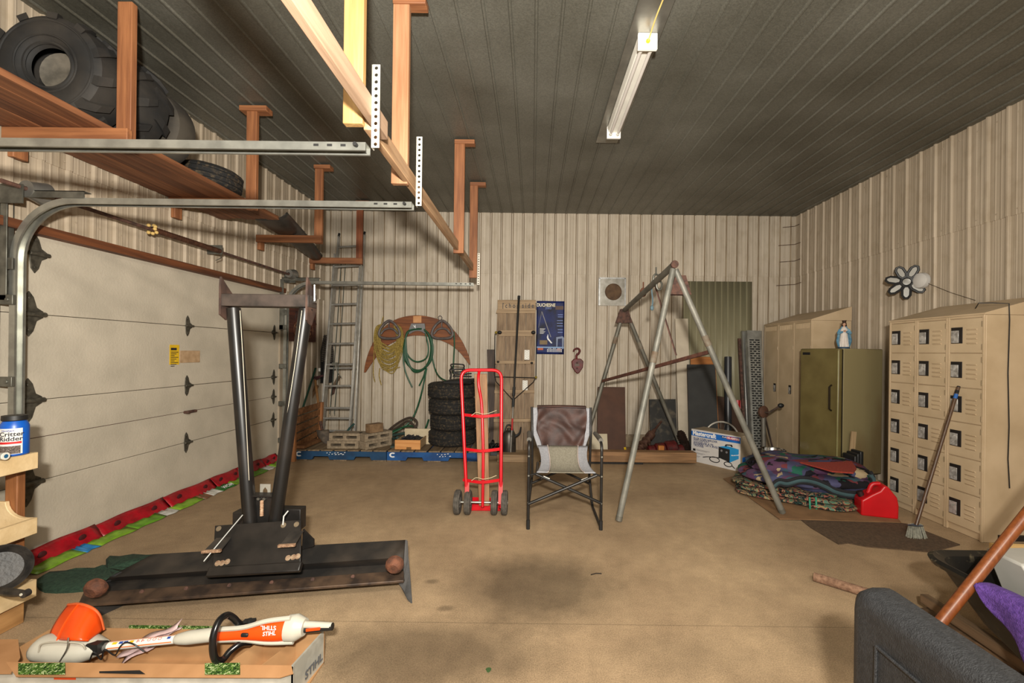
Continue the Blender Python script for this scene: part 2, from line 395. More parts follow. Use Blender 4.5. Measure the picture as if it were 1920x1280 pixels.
def hinge(y, z, flip=1, sc=1.):
    mb = MB(); w, h = .05*sc, .1*sc
    pts = [(-.5, 0), (-.35, .75), (0, 1.), (.35, .75), (.6, .3), (1.1, .14), (1.1, -.14), (.6, -.3), (.35, -.75), (0, -1.), (-.35, -.75)]
    mb.prism([(XD+.001, y+a*w*flip, z+b*h) for a, b in pts], (.006, 0, 0))
    mb.cyl((XD+.016, y-w*.6*flip, z), (XD+.016, y+w*1.15*flip, z), .011*sc, n=8)
    mb.cyl((XD+.006, y, z+h*.7), (XD+.012, y, z+h*.7), .01, n=6); mb.cyl((XD+.006, y, z-h*.7), (XD+.012, y, z-h*.7), .01, n=6)
    mb.build('hinge', HING, door, bevel=.002)
yc = PX(351, 608, XD).y
for z in (zs[3], zs[2], zs[1]): hinge(yc, z)
ye = DY0+.19
hinge(ye, zs[3], sc=1.5); hinge(ye, zs[2], sc=1.5); hinge(ye, zs[1], sc=1.5); hinge(ye+.03, 2.06, sc=1.3)
for z in (zs[3], zs[2], .84, zs[1]): hinge(DY1-.07, z, -1)
mb = MB(); p = PX(355, 771, XD); mb.box2((XD, p.y-.07, p.z-.012), (XD+.03, p.y+.06, p.z+.012)); mb.cyl((XD, p.y-.06, p.z), (XD+.05, p.y-.06, p.z), .014, n=10); mb.build('lock_bar', RUSTD, door, bevel=.004)
# yellow safety notice and the patch beside it
a = PX(318, 646, XD); b = PX(335.5, 683, XD)
mb = MB(); mb.box2((XD, a.y, b.z), (XD+.002, b.y, a.z)); st_ = mb.build('sticker', mat('yellow notice', (216, 176, 30), var=.08), door); st_['label'] = 'yellow safety notice'
mb = MB(); mb.box2((XD+.002, a.y+.012, a.z-.05), (XD+.003, b.y-.03, a.z-.028))
for k in range(9):
    z = a.z-.065-k*.016; mb.box2((XD+.002, a.y+.012, z), (XD+.003, b.y-.012-.02*(k % 3), z-.006))
mb.build('printing', INK, st_)
a = PX(336.5, 657, XD); b = PX(374, 679, XD)
mb = MB(); mb.box2((XD, a.y, b.z), (XD+.006, b.y, a.z)); pt = mb.build('patch', mat('weathered board patch', (164, 134, 100), col2=(186, 156, 122), scale=18), door, bevel=.003); pt['label'] = 'tan name plate patch'
# spring shaft above the door
SHX = XL+.16
sh = thing('torsion_shaft', 'brown spring shaft running above the overhead door with cable drums at both ends', 'spring shaft', (SHX, DY0, 2.47))
zsh = 2.47
p0 = P(35, 366, 2.72); p1 = P(523, 516, 5.5)
x_, z_ = SHX, zsh
A = V((XL+.15, DY0-.12, p0.z)); B = V((XL+.15, DY1+.02, p1.z))
mb = MB(); mb.cyl(A, B, .0135, n=12); mb.build('shaft', RUSTD, sh)
q0 = A.lerp(B, .44); q1 = A.lerp(B, .7)
q0 = PX(285, 440, A.x); q1 = PX(412, 480, A.x); q0.z = q1.z = A.z; 
mb = MB(); n_ = 34
for i in range(n_):
    pr = [(.0215, 0), (.0255, .5), (.0215, 1)]
mb.lathe([(.022+.003*abs(sin(pi*i/1.5)), (q1.y-q0.y)*i/90) for i in range(91)], q0, (0, 1, 0), 14); mb.build('spring', mat('oiled spring', (86, 56, 42), rough=.5, metal=.4, var=.3, scale=30), sh)
mb = MB()
for k in range(9):
    a = 2*pi*k/9; mb.sph(q0+V((.034*cos(a), (k % 3-1)*.012, .034*sin(a))), .014, 8, 6)
mb.build('winding_cone', mat('yellow cast cone', (190, 160, 96), rough=.7), sh)
for yy in (A.y+.17, B.y-.08):
    mb = MB(); mb.lathe([(.014, -.05), (.05, -.05), (.052, -.03), (.06, .0), (.064, .02), (.072, .045), (.072, .05), (.014, .05)], (A.x, yy, A.z), (0, 1, 0), 24); mb.build('cable_drum', mat('cast aluminium', (132, 130, 124), rough=.4, metal=.7, var=.2), sh)
mb = MB(); q = q1; mb.box2((XL+.024, q.y, q.z-.03), (A.x+.02, q.y+.012, q.z+.06)); mb.tube([(A.x, q.y+.02, q.z-.02), (A.x+.02, q.y-.01, q.z-.07), (A.x-.01, q.y-.04, q.z-.1)], .004, n=6); mb.build('bearing_bracket', DSTEEL, sh)
for yy in (A.y+.09, B.y-.01):
    mb = MB(); mb.box2((XL+.025, yy-.004, A.z-.1), (A.x+.02, yy+.004, A.z+.015)); mb.build('end_bearing_plate', DSTEEL, sh)
# ---------------------------------------------------------------- door tracks
TP = [(-.026, -.012), (-.026, .016), (-.018, .016), (-.018, .02), (-.029, .02), (-.029, -.016), (.029, -.016), (.029, .02), (.018, .02), (.018, .016), (.026, .016), (.026, -.012)]
TRK = mat('track steel', (158, 158, 150), rough=.32, metal=.75, var=.2, scale=10)
def holed_strip(mb, o, u, n, w, pitch, count, r, t=.003):
    """flat strip with round holes: o bottom middle, runs +z, u width direction, n normal"""
    o = V(o); u = V(u); n = V(n); zz = V((0, 0, 1))
    for k in range(count):
        c = o+zz*(pitch*(k+.5)); sq = [(1, 0), (1, 1), (0, 1), (-1, 1), (-1, 0), (-1, -1), (0, -1), (1, -1)]
        for s in (0, 1):
            a = [mb.v(c+u*(q[0]*w/2)+zz*(q[1]*pitch/2)+n*(t*s)) for q in sq]
            b = [mb.v(c+u*(r*cos(pi/4*i))+zz*(r*sin(pi/4*i))+n*(t*s)) for i in range(8)]
            for i in range(8): mb.f([a[i], a[(i+1) % 8], b[(i+1) % 8], b[i]])
            if s == 0: a0, b0 = a, b
            else:
                for i in range(8): mb.f([b0[i], b0[(i+1) % 8], b[(i+1) % 8], b[i]]); mb.f([a0[i], a[i], a[(i+1) % 8], a0[(i+1) % 8]])
def track(label, D, zt, xend, full, holes, ztop):
    t = thing('door_track', label, 'door track', (XL, D, 0))
    zt = float(zt); r = .36; x0 = XL+.06
    mb = MB()
    if full:
        path = [V((x0, D, .02)), V((x0, D, zt-r))]+arc((x0+r, D, zt-r), r, 180, 90, 12)[1:]+[V((xend, D, zt))]
        lo = [p for p in path]
        mb.sweep(lo, TP, (0, 1, 0))
    else: mb.sweep([V((x0-.4, D, zt)), V((xend, D, zt))], TP, (0, 1, 0))
    mb.build('rail', TRK, t)
    if full:
        mb = MB(); mb.box2((XL, D-.05, zt-.62), (XL+.012, D+.02, zt+.03)); mb.box2((XL, D-.05, zt-.62), (XL+.05, D-.044, zt+.03)); mb.box2((XL+.005, D-.045, zt-.43), (x0+.02, D-.033, zt-.36)); mb.build('flag_bracket', DSTEEL, t, bevel=.002)
        mb = MB(); mb.box2((XL-.05, D-.036, zt+.012), (XL+.5, D-.03, zt+.055)); mb.box2((XL-.05, D-.036, zt+.05), (XL+.5, D+.01, zt+.055)); mb.build('stiffener', DSTEEL, t)
        for z in (.25, .72, 1.2, 1.7):
            mb = MB(); mb.box2((XL, D-.05, z), (x0+.03, D-.03, z+.06)); mb.cyl((x0, D-.03, z+.03), (x0, D-.058, z+.03), .012, n=8); mb.build('jamb_bracket', DSTEEL, t, bevel=.003)
    for dx in (.1, .16, .22):
        mb = MB(); mb.box2((xend-dx-.01, D-.031, zt-.004), (xend-dx+.012, D-.028, zt+.006)); mb.build('slot', DARKH, t)
    mb = MB(); mb.cyl((xend-.04, D-.05, zt), (xend-.04, D-.02, zt), .009, n=8); mb.build('bolt', DARKH, t)
    mb = MB(); wd = .034
    holed_strip(mb, (-.705, D-.034, zt-.01), (1, 0, 0), (0, 1, 0), wd, (ztop-zt)/holes, holes, .0085)
    mb.box2((-.7235, D-.034, zt-.01), (-.7205, D-.004, ztop-.01)); hg = mb.build('perforated_hanger', mat('pale perforated angle', (196, 192, 180), rough=.45, metal=.3, var=.1), t); hg['label'] = 'pale perforated angle iron'
z1 = P(690, 279, 1.92); z2 = P(774, 386, 2.64); z3 = P(888, 533, 5.52)
track('nearest horizontal overhead rail, bright galvanised, crossing top left of the photo', 1.92, z1.z, z1.x, False, 12, P(686, 126, 1.92).z)
track('galvanised door track on the near side of the white garage door, curving up to horizontal', 2.64, z2.z, z2.x, True, 13, P(768, 258, 2.64).z)
track('galvanised door track at the far side of the garage door, ending before the back wall', 5.52, z3.z, z3.x, True, 13, P(888, 474, 5.52).z)
# ---------------------------------------------------------------- beam and hangers for the tracks
bm_ = thing('hanger_beam', 'long pale lumber beam running front to back carrying the ends of the overhead rails', 'beam', (-.74, 3, 2.5))
PALE = wood('pale pine lengthwise', (150, 122, 98), (174, 144, 118), 1)
mb = MB(); mb.box2((-.762, .75, 2.485), (-.724, 2.1, 2.575)); mb.build('board', PALE, bm_, bevel=.004)
mb = MB(); mb.box2((-.801, 1.99, 2.478), (-.763, 5.62, 2.568)); mb.build('board', wood('grey pine lengthwise', (150, 116, 84), (184, 148, 112), 1), bm_, bevel=.004)
YEL = wood('yellow pine', (164, 124, 74), (184, 146, 92), 2)
LBR = wood('light brown pine', (142, 98, 66), (166, 122, 88), 2)
def hanger(px, w, D, pyb, m, label, name='ceiling_hanger', blockside=1):
    p = P(px, pyb, D); t = thing(name, label, 'hanger post', (p.x, D, p.z), 'beam hanger posts')
    mb = MB(); mb.box2((p.x-w/2, D-.019, p.z), (p.x+w/2, D+.019, ZC-.055)); mb.build('post', m, t, bevel=.004)
    mb = MB(); mb.box2((p.x-w/2-(.12 if blockside < 1 else 0), D-.03, ZC-.06), (p.x+w/2+.1, D+.05, ZC-.018)); mb.build('ceiling_block', LUMX, t, bevel=.004)
hanger(664, .092, 1.98, 235, YEL, 'broad yellow pine post hanging from the ceiling beside the nearest rail end')
hanger(750, .1, 2.62, 346, LBR, 'light brown post hanging from the ceiling beside the middle rail end')
hanger(860, .105, 4.36, 475, LUM, 'reddish brown post hanging from the ceiling, third along the long beam')
hanger(887, .1, 5.45, 521, LUM, 'darker brown post hanging from the ceiling at the far end of the beam')
# ---------------------------------------------------------------- ceiling lamp
zl = 3.5; n0 = PF(1207, 83, 3.52); f0 = PF(1144, 252, 3.52)
lx, ly0, ly1 = .745, n0.y, f0.y
lamp = thing('ceiling_light', 'unlit fluorescent tube fixture with a yellow cord on the metal ceiling', 'light', (lx, (ly0+ly1)/2, ZC-.02))
mb = MB(); mb.prism([(lx-.062, ly0, 3.575), (lx-.05, ly0, 3.535), (lx-.02, ly0, 3.53), (lx+.02, ly0, 3.53), (lx+.05, ly0, 3.535), (lx+.062, ly0, 3.575), (lx+.03, ly0, 3.6), (lx-.03, ly0, 3.6)], (0, ly1-ly0, 0)); mb.build('reflector', WH, lamp)
for s in (-1, 1):
    mb = MB(); mb.cyl((lx+s*.033, ly0+.02, 3.51), (lx+s*.033, ly1-.02, 3.51), .013, n=14); mb.build('tube', mat('unlit tube glass', (212, 206, 200), rough=.2, var=.03), lamp)
for y in (ly0, ly1):
    mb = MB(); s = -1 if y == ly0 else 1; mb.box2((lx-.065, y-.012, 3.48), (lx+.065, y+.012, 3.59)); mb.build('end_cap', mat('white end cap', (240, 238, 232), rough=.4, var=.03), lamp, bevel=.004)
    for q in (-1, 1):
        mb = MB(); mb.cyl((lx+q*.033, y-s*.012, 3.51), (lx+q*.033, y-s*.05, 3.51), .016, n=12); mb.build('socket', WH, lamp)
mb = MB(); mb.cyl((lx, ly0-.012, 3.53), (lx, ly0-.022, 3.53), .014, n=14); mb.build('grommet', mat('yellow grommet', (226, 170, 30)), lamp)
mb = MB(); mb.tube([(lx, ly0-.02, 3.53), (lx+.01, ly0-.3, 3.565), (lx+.06, ly0-1.0, 3.57), (lx+.12, ly0-2.2, 3.575)], .005, n=6, sm=5); mb.build('power_cord', mat('yellow cord', (212, 184, 110)), lamp)
# ================================================================ LOFT SHELF ALONG THE LEFT WALL
XO = -2.52; ZS = 2.688
shelf = thing('hanging_shelf', 'long stained plank loft hung from the ceiling along the left wall above the garage door', 'shelf', (-2.85, 3.5, ZS))
for i in range(5):
    x0 = XL+.03+i*.122
    mb = MB(); mb.box2((x0, 1.1, ZS+.085), (x0+.118, 4.38-(.03*(i % 2)), ZS+.122)); mb.build('plank', wood('shelf plank %d' % (i % 3), ((88, 52, 32), (100, 60, 36), (78, 45, 28))[i % 3], ((126, 80, 50), (136, 88, 56), (112, 70, 44))[i % 3], 1), shelf, bevel=.004)
for D, blk in ((2.63, 1), (3.81, 1), (5.0, 1), (6.18, 1)):
    m = LUM if D < 6 else wood('dark stained lumber', (104, 56, 32), (138, 78, 46), 2)
    mb = MB(); mb.box2((XO-.045, D-.02, ZS), (XO+.045, D+.02, ZC-.055)); mb.build('hanger_post', m, shelf, bevel=.004)
    mb = MB(); mb.box2((XL+.03, D-.058, ZS), (XO+.06, D-.021, ZS+.084)); mb.build('crosspiece', LUMX, shelf, bevel=.004)
    mb = MB(); mb.box2((XL+.022, D-.02, ZS-.08), (XL+.06, D+.06, ZS+.084)); mb.build('wall_cleat', LUM, shelf, bevel=.004)
    if D < 3: continue
    mb = MB(); mb.box2((XO-(.1 if D < 4.5 else .05), D-.04, ZC-.062), (XO+.14, D+.06, ZC-.018)); mb.build('ceiling_block', LUMX, shelf, bevel=.004)
ZP = ZS+.122
# ---------------------------------------------------------------- tyres
RUB = mat('dusty rubber', (24, 23, 22), rough=.75, col2=(50, 45, 39), scale=5, bump=.1, lo=.4, hi=.75)
RUBM = mat('muddy tread rubber', (22, 21, 20), rough=.85, col2=(84, 70, 50), scale=38, bump=.3, lo=.5, hi=.75)
def tyre_mesh(mb, R, r, w, n=48, lugs=None, grooves=True):
    """tyre standing about the z axis, centred"""
    h = w/2
    prof = [(r, -h*.62), (r+.012, -h*.8), (r+(R-r)*.3, -h*.98), (r+(R-r)*.6, -h*1.0), (R-.035, -h*.93), (R-.012, -h*.8)]
    if grooves:
        for t in (-.45, 0, .45): prof += [(R, h*(t-.2)), (R, h*(t-.06)), (R-.012, h*(t-.04)), (R-.012, h*(t+.04)), (R, h*(t+.06)), (R, h*(t+.2))]
    else: prof += [(R-.004, -h*.5), (R, 0), (R-.004, h*.5)]
    prof += [(R-.012, h*.8), (R-.035, h*.93), (r+(R-r)*.6, h*1.0), (r+(R-r)*.3, h*.98), (r+.012, h*.8), (r, h*.62), (r+.02, h*.5), (R-.05, h*.72), (R-.035, 0), (R-.05, -h*.72), (r+.02, -h*.5)]
    mb.lathe(prof, n=n, closed=True)
    if lugs:
        for s in (-1, 1):
            for rr_, zz, tk in ((r+.014, h*.84, .010), (r+.05, h*.985, .006), (R-.05, h*.965, .007)): mb.tube([V((rr_*cos(a), rr_*sin(a), s*zz)) for a in [2*pi*i/48 for i in range(48)]], tk, n=6, closed=True)
        for k in range(lugs):
            for s in (-1, 1):
                a = 2*pi*(k+(.5 if s > 0 else 0))/lugs
                pts = []
                for (u, da, ww) in ((.03, .16, .045), (.5, .08, .05), (.98, .0, .06)):
                    aa = a+da*1.4
                    pts.append((u*h*s, aa, ww/R))
                for (z0, a0, w0), (z1, a1, w1) in zip(pts, pts[1:]):
                    rr0 = R-.012 if abs(z0) < h*.9 else R-.04; rr1 = R-.012 if abs(z1) < h*.9 else R-.035
                    q = []
                    for (z, aa, ww, rr) in ((z0, a0, w0, rr0), (z1, a1, w1, rr1)):
                        top = R+.02 if abs(z) < h*.9 else R+.0
                        for sg in (-1, 1):
                            for rad in (rr, top): q.append(V((rad*cos(aa+sg*ww/2), rad*sin(aa+sg*ww/2), z)))
                    b0, t0, b1, t1, b2, t2, b3, t3 = q
                    mb.hexa([b0, b1, b3, b2, t0, t1, t3, t2])
def tyre(name, label, R, r, w, loc, rot, m, lugs=None, grooves=True, group=None, hub=False):
    t = thing(name, label, 'tire', (0, 0, 0), group)
    mb = MB(); tyre_mesh(mb, R, r, w, lugs=lugs, grooves=grooves); mb.build('casing', m, t)
    t.location = loc; t.rotation_euler = rot; return t
g = 'large tractor tires on the loft shelf'
cx = -2.915
t1 = tyre('tractor_tire', 'large lugged black tractor tire nearest the camera on the loft shelf, open centre facing out', .305, .12, .27, (cx, 2.655, ZP+.315), (pi/2, 0, 0), RUB, lugs=11, grooves=False, group=g)
t1.rotation_euler = (pi/2+.02, .0, radians(5))
t2 = copy_tree(t1); t2['label'] = 'second lugged tractor tire on the loft shelf, just behind the hanging post'
t2.location = (cx+.0, 2.96, ZP+.328); t2.rotation_euler = (pi/2, 1.1, radians(-4))
inn = MB(); inn.lathe([(0, 0), (.085, .005), (.12, .02)], (0, 0, .02), n=24); disc = inn.build('inner_disc', mat('dull dusty metal', (70, 66, 58), rough=.6, col2=(104, 97, 86), scale=14), t1)
disc.location = (0, 0, 0)
t3 = tyre('smooth_tire', 'smooth greyish bald tire behind the two tractor tires on the loft shelf', .28, .13, .2, (cx+.02, 3.215, ZP+.284), (pi/2, 0, radians(3)), mat('grey bald rubber', (44, 40, 35), rough=.8, col2=(66, 60, 51), scale=6), grooves=False)
t4 = tyre('small_tire', 'small black tire lying flat at the far part of the loft shelf', .23, .12, .18, (-2.83, 3.74, ZP+.118), (.0, .13, 0), RUBM, grooves=True)
# coil of cable
mb = MB()
for k in range(5): mb.tube([V((-2.84+(.14+.006*k)*cos(a), 4.08+(.12+.005*k)*sin(a), ZP+.008+k*.009)) for a in [2*pi*i/26 for i in range(26)]], .006, n=6, closed=True)
tag(mb.build('cable_coil', mat('pale cable', (178, 170, 150)), origin=(-2.8, 4.08, ZP)), 'coil of pale cable lying on the loft shelf past the small tire', 'cable')
# black trough
tr = thing('plastic_trough', 'black plastic trough with a cut out end lying across the far loft crosspieces', 'trough', (-2.9, 5.1, 2.83))
def trough(u, v):
    y = 4.36+u*1.75; xc = -2.74-.375*u; w = .215-.125*u
    z = ZS+.093-.05*max(0, u-.36)/.64; a = (v-.5)*2
    return V((xc+a*w, y, z+.07*abs(a)**4))
mb = MB(); mb.grid(trough, 24, 14); mb.build('channel', mat('black ribbed plastic', (26, 26, 26), rough=.38, col2=(52, 50, 48), scale=10), tr, solid=.006, off=1)
for k in range(9):
    u = .42+k*.06; mb = MB(); mb.tube([trough(u, v/8)+V((0, 0, .012)) for v in range(9)], .006, n=5); mb.build('rib', BLKP, tr)
mb = MB(); mb.prism([trough(.03, .25)+V((0, 0, .012)), trough(.1, .3)+V((0, 0, .012)), trough(.16, .22)+V((0, 0, .012)), trough(.2, .45)+V((0, 0, .012)), trough(.12, .5)+V((0, 0, .012)), trough(.06, .45)+V((0, 0, .012))], (0, 0, .003)); mb.build('cut_out', mat('pale backing', (190, 178, 156)), tr)
# ---------------------------------------------------------------- bag strip at the foot of the door
bs = thing('bag_strip', 'strip of flattened red and green plastic bags along the foot of the garage door', 'draught strip', (XL, 4.0, 0))
def plastic(n, c): return mat(n, c, rough=.35, var=.25, scale=14, bump=.25, bscale=30)
y = DY0+.1; k = 0
while y < 5.45:
    L_ = random.uniform(.4, .75); y2 = min(5.47, y+L_); j = random.uniform(-.012, .018)
    mb = MB()
    def rb(u, v, y=y, y2=y2, j=j): return V((XL-.035+.09*v+.01*sin(9*u+k), y+(y2-y)*u, .115+j*(1-u)-.095*v+.012*sin(23*u)*v))
    mb.grid(rb, 10, 5); b_ = mb.build('red_bag', plastic('red plastic film', (148, 12, 26)), bs, solid=.003); 
    for q in range(2):
        mb = MB(); c = rb((q+.5)/2, .45)+V((.006, 0, .003)); mb.sph(c, .028, 10, 6, (.25, 1, .9)); mb.build('dark_logo', mat('maroon print', (66, 10, 18)), b_)
    y = y2-.02; k += 1
y = DY0+.08; cyc = ['g', 'b', 'g', 'G', 'w', 'g', 'n', 'w', 'd', 'g', 'G', 'w', 'g', 'G', 'n', 'g', 'd', 'g']; k = 0
FC = {'g': plastic('light green film', (112, 150, 40)), 'G': plastic('mid green film', (92, 138, 36)), 'w': plastic('pale film', (186, 184, 176)), 'b': plastic('blue film', (40, 120, 176)), 'n': plastic('brown print', (112, 74, 50)), 'd': plastic('dark green film', (36, 104, 40))}
while y < 5.45:
    c = cyc[k % len(cyc)]; L_ = {'g': .3, 'b': .1, 'G': .28, 'w': .14, 'n': .1, 'd': .2}[c]; y2 = min(5.47, y+L_)
    def gb(u, v, y=y, y2=y2, k=k): return V((XL+.05+.085*v+.008*sin(7*u+k), y+(y2-y)*u+.02*v, .028*(1-v)+.006+.006*sin(15*u+2*k)*(1-v)))
    mb = MB(); mb.grid(gb, 8, 4); b_ = mb.build('green_bag' if c in 'gGd' else 'printed_panel', FC[c], bs, solid=.003)
    if c == 'd':
        mb = MB(); o = gb(.95, .75)+V((.0, 0, .006)); mb.text('MOW', o, (0, -1, 0), (-.8, 0, .45), .055, bold=.02); mb.build('lettering', WINK, b_)
    y = y2-.005; k += 1
# ---------------------------------------------------------------- green ground cloth
pts = [PF(x, y, .01) for x, y in ((80, 1080), (190, 1066), (206, 1046), (300, 1042), (300, 1060), (240, 1084), (190, 1102), (84, 1108))]
c0 = sum(pts, V())/len(pts)
mb = MB(); rings = []
for k, (s, z) in enumerate(((1, .0), (1.0, .016), (.9, .03), (.55, .036), (0.01, .032))):
    rings.append([mb.v(V((c0.x+(p.x-c0.x)*s, c0.y+(p.y-c0.y)*s, z+.008*sin(3*i+k)*(k > 1)))) for i, p in enumerate(catmull(pts, 4, True))])
for a, b in zip(rings, rings[1:]): mb.skin(a, b)
mb.f(rings[-1]); mb.f(rings[0][::-1])
tag(mb.build('green_cloth', mat('dark green cloth', (30, 52, 38), rough=.95, col2=(44, 68, 50), scale=70, bump=.4, bscale=160), origin=(c0.x, c0.y, 0)), 'dark green cloth lying flat on the floor by the plow blade', 'cloth')
# ---------------------------------------------------------------- tray rack at the left edge
CREAM = mat('cream painted wood', (204, 176, 130), rough=.6, col2=(220, 194, 150), scale=12, bump=.1)
XF = -2.62; YE = 2.27; YN = 1.4; XBK = -3.02
rk = thing('tray_rack', 'cream wooden three tier tray rack on a brown post standing against the garage door', 'rack', (-2.8, 1.85, 0))
for zt, zb, top in ((.887, .80, True), (.54, .455, False), (.212, .12, False)):
    mb = MB(); mb.box2((XF-.02, YN, zb), (XF, YE, zt)); mb.build('front_lip', CREAM, rk, bevel=.003)
    mb = MB(); zf = zt-.016 if top else zb+.012; mb.box2((XBK, YN, zf), (XF-.02, YE-.02, zf+.016)); mb.build('tray_floor', CREAM if top else mat('worn grey tray board', (140, 124, 98), rough=.8, col2=(166, 148, 120), scale=10), rk)
    mb = MB()
    if top: pts = [(XF-.02, zb), (XF-.02, zt-.002), (XBK, zt-.002), (XBK, zb)]
    else: pts = [(XF-.02, zb), (XF-.02, zt)]+[(XF-.05-.1*sin(radians(a)), zt+.085-.085*cos(radians(a))) for a in (0, 15, 30, 45, 60, 75, 90)]+[(XBK, zt+.085), (XBK, zb)]
    mb.prism([(x, YE-.02, z) for x, z in pts], (0, .02, 0)); mb.build('end_board', CREAM, rk, bevel=.003)
mb = MB(); mb.box2((-2.80, YE+.002, 0), (-2.735, YE+.042, .80)); mb.build('post', wood('brown post', (118, 72, 38), (152, 98, 56), 2), rk, bevel=.004)
mb = MB(); mb.box2((XF-.1, YN, 0), (XF-.03, YE-.03, .119)); mb.build('base_rail', wood('tan base rail', (150, 108, 62), (176, 132, 82), 1), rk, bevel=.003)
# blue bottle
bc = P(27, 838, 2.2); bz = .888
jar = thing('repellent_jar', 'blue plastic jar with black lid and white label on the top tray of the rack', 'jar', (bc.x, bc.y, bz))
hb = .178; rb_ = .052
mb = MB(); mb.lathe([(0, 0), (rb_-.006, 0), (rb_, .006), (rb_, hb-.03), (rb_-.004, hb-.016), (rb_-.01, hb-.004), (rb_-.012, hb), (0, hb)], (bc.x, bc.y, bz), n=32); mb.build('body', mat('blue plastic', (14, 84, 176), rough=.35, var=.05), jar)
mb = MB(); mb.lathe([(0, hb), (rb_-.008, hb), (rb_-.005, hb+.004), (rb_-.006, hb+.026), (0, hb+.028)], (bc.x, bc.y, bz), n=32); mb.build('lid', BLKP, jar)
va = math.atan2(-bc.y, -bc.x)      # faces the camera
def onjar(u, z, dr=.0015): a = va+radians(u); return V((bc.x+(rb_+dr)*cos(a), bc.y+(rb_+dr)*sin(a), bz+z))
mb = MB(); mb.grid(lambda u, v: onjar(-62+u*92, .012+v*.13), 20, 2); lb = mb.build('paper_label', mat('jar label white', (216, 214, 208), rough=.5, var=.03), jar)
mb = MB(); mb.grid(lambda u, v: onjar(-62+u*88, .064+v*.011, .0022), 20, 2); mb.build('red_band', mat('label red', (190, 30, 30)), lb)
mb = MB(); mb.grid(lambda u, v: onjar(-62+u*84, .014+v*.04, .0022), 20, 2); mb.build('photo_panel', ramp_mat('label photo', [(30, 28, 26), (90, 84, 76), (60, 30, 30), (150, 140, 130), (24, 24, 24)], 60, kind='NOISE'), lb)
def jartext(body, z, size, m, a0=-60):
    mb = MB(); mb.text(body, (0, 0, 0), (1, 0, 0), (0, 1, 0), size, bold=.02, depth=0)
    for v in mb.bm.verts: v.co = onjar(a0+math.degrees(v.co.x/rb_), z+v.co.y, .003)
    mb.build('lettering', m, lb)
jartext('Critter', .104, .03, INK); jartext('Ridder', .08, .03, INK); jartext('Havahart', .128, .012, mat('blue ink', (40, 60, 150)), -50)
# grey tube tool
mb = MB(); a = V((-2.95, 2.06, .906)); b = V((-2.585, 2.1, .906))
tb = thing('tube_handle', 'grey plastic tube with a blue centred end lying on the top rack tray', 'tube', (b.x, b.y, .888))
mb.cyl(a, b, .018, n=16); mb.build('tube', mat('grey pvc', (150, 148, 142), rough=.5), tb)
d = (b-a).normalized()
mb = MB(); mb.lathe([(0, .002), (.010, .002)], b, d, 14); mb.build('blue_core', mat('blue core', (30, 90, 130)), tb)
mb = MB(); mb.cyl(b-d*.004, b+d*.0015, .0182, n=16); mb.build('rim', WH, tb)
mb = MB(); a = V((-2.9, 1.93, .908)); b = V((-2.64, 1.96, .908)); mb.cyl(a, b, .02, n=12); tag(mb.build('hammer_shaft', wood('worn tool handle', (70, 52, 38), (104, 80, 60), 0), origin=(b.x, b.y, .888)), 'short dark wooden hammer shaft beside the grey tube on the top rack tray', 'tool')
# dark sheets on the middle tray
mb = MB(); mb.box2((-2.95, 1.5, .484), (-2.68, 2.14, .496)); tag(mb.build('abrasive_sheet', mat('dark abrasive', (46, 44, 42), rough=.95, col2=(62, 60, 56), scale=120), bevel=.002, origin=(-2.8, 1.9, .484)), 'dark gritty sheet lying in the middle tray of the rack', 'sheet')
mb = MB(); mb.box2((-2.98, 1.5, .4965), (-2.85, 2.12, .515)); tag(mb.build('wood_strip', wood('orange strip', (160, 98, 50), (188, 122, 70), 1), origin=(-2.9, 1.8, .4965), bevel=.002), 'thin orange wood strips on the dark sheet in the middle rack tray', 'wood strip')
# frying pan leaning in the lowest tray
pc = P(-2, 1068, 2.1); axp = V((.75, -.55, .38)).normalized()
pan = thing('frying_pan', 'black cast iron frying pan leaning in the lowest tray of the rack', 'pan', (pc.x, pc.y, .149))
IRON = mat('cast iron', (26, 25, 24), rough=.5, col2=(52, 48, 44), scale=18, bump=.15)
mb = MB(); mb.lathe([(0, 0), (.075, 0), (.085, .004), (.108, .04), (.112, .044), (.108, .046), (.08, .01), (.0, .008)], pc, axp, 36); mb.build('pan_body', IRON, pan)
mb = MB(); h0 = P(-10, 1105, 1.97); h1 = P(48, 1112, 1.93); mid = h0.lerp(h1, .5)+V((0, 0, -.004)); mb.tube([h0, mid, h1], lambda t: .012+.006*sin(pi*t), n=10, sm=5); mb.cyl(h1+V((0, -.012, 0)), h1+V((0, .012, 0)), .016, n=12); mb.build('handle', IRON, pan)
mb = MB(); mb.cyl(h1+V((-.004, -.016, .002)), h1+V((-.004, -.0125, .002)), .006, n=8); mb.build('hang_hole', mat('pale hole', (190, 186, 170)), pan)
# ================================================================ SNOW PLOW BLADE WITH A-FRAME
DUSTB = mat('dusty black steel', (26, 24, 22), rough=.6, col2=(62, 54, 46), scale=5, bump=.1, lo=.4, hi=.8)
pl = thing('plow_blade', 'black steel plow blade lying flat with a tall two tube mast', 'plow', (-1.5, 2.4, 0))
rows = [((150, 1133, .085), (758, 1087, .11)), ((158, 1112, .105), (757, 1070, .13)), ((197, 1090, .125), (757, 1056, .15)), ((205, 1082, .20), (757, 1044, .225)), ((286, 1040, .25), (760, 1013, .27))]
R_ = [(PF(*a), PF(*b)) for a, b in rows]
R_.append((R_[-1][0]+V((0, .03, -.05)), R_[-1][1]+V((0, .03, -.05)))); R_.append((R_[-1][0]+V((.03, -.02, -.19)), R_[-1][1]+V((-.03, -.02, -.2))))
def blade(u, v):
    k = min(int(v*(len(R_)-1)), len(R_)-2); t = v*(len(R_)-1)-k
    return R_[k][0].lerp(R_[k][1], u).lerp(R_[k+1][0].lerp(R_[k+1][1], u), t)
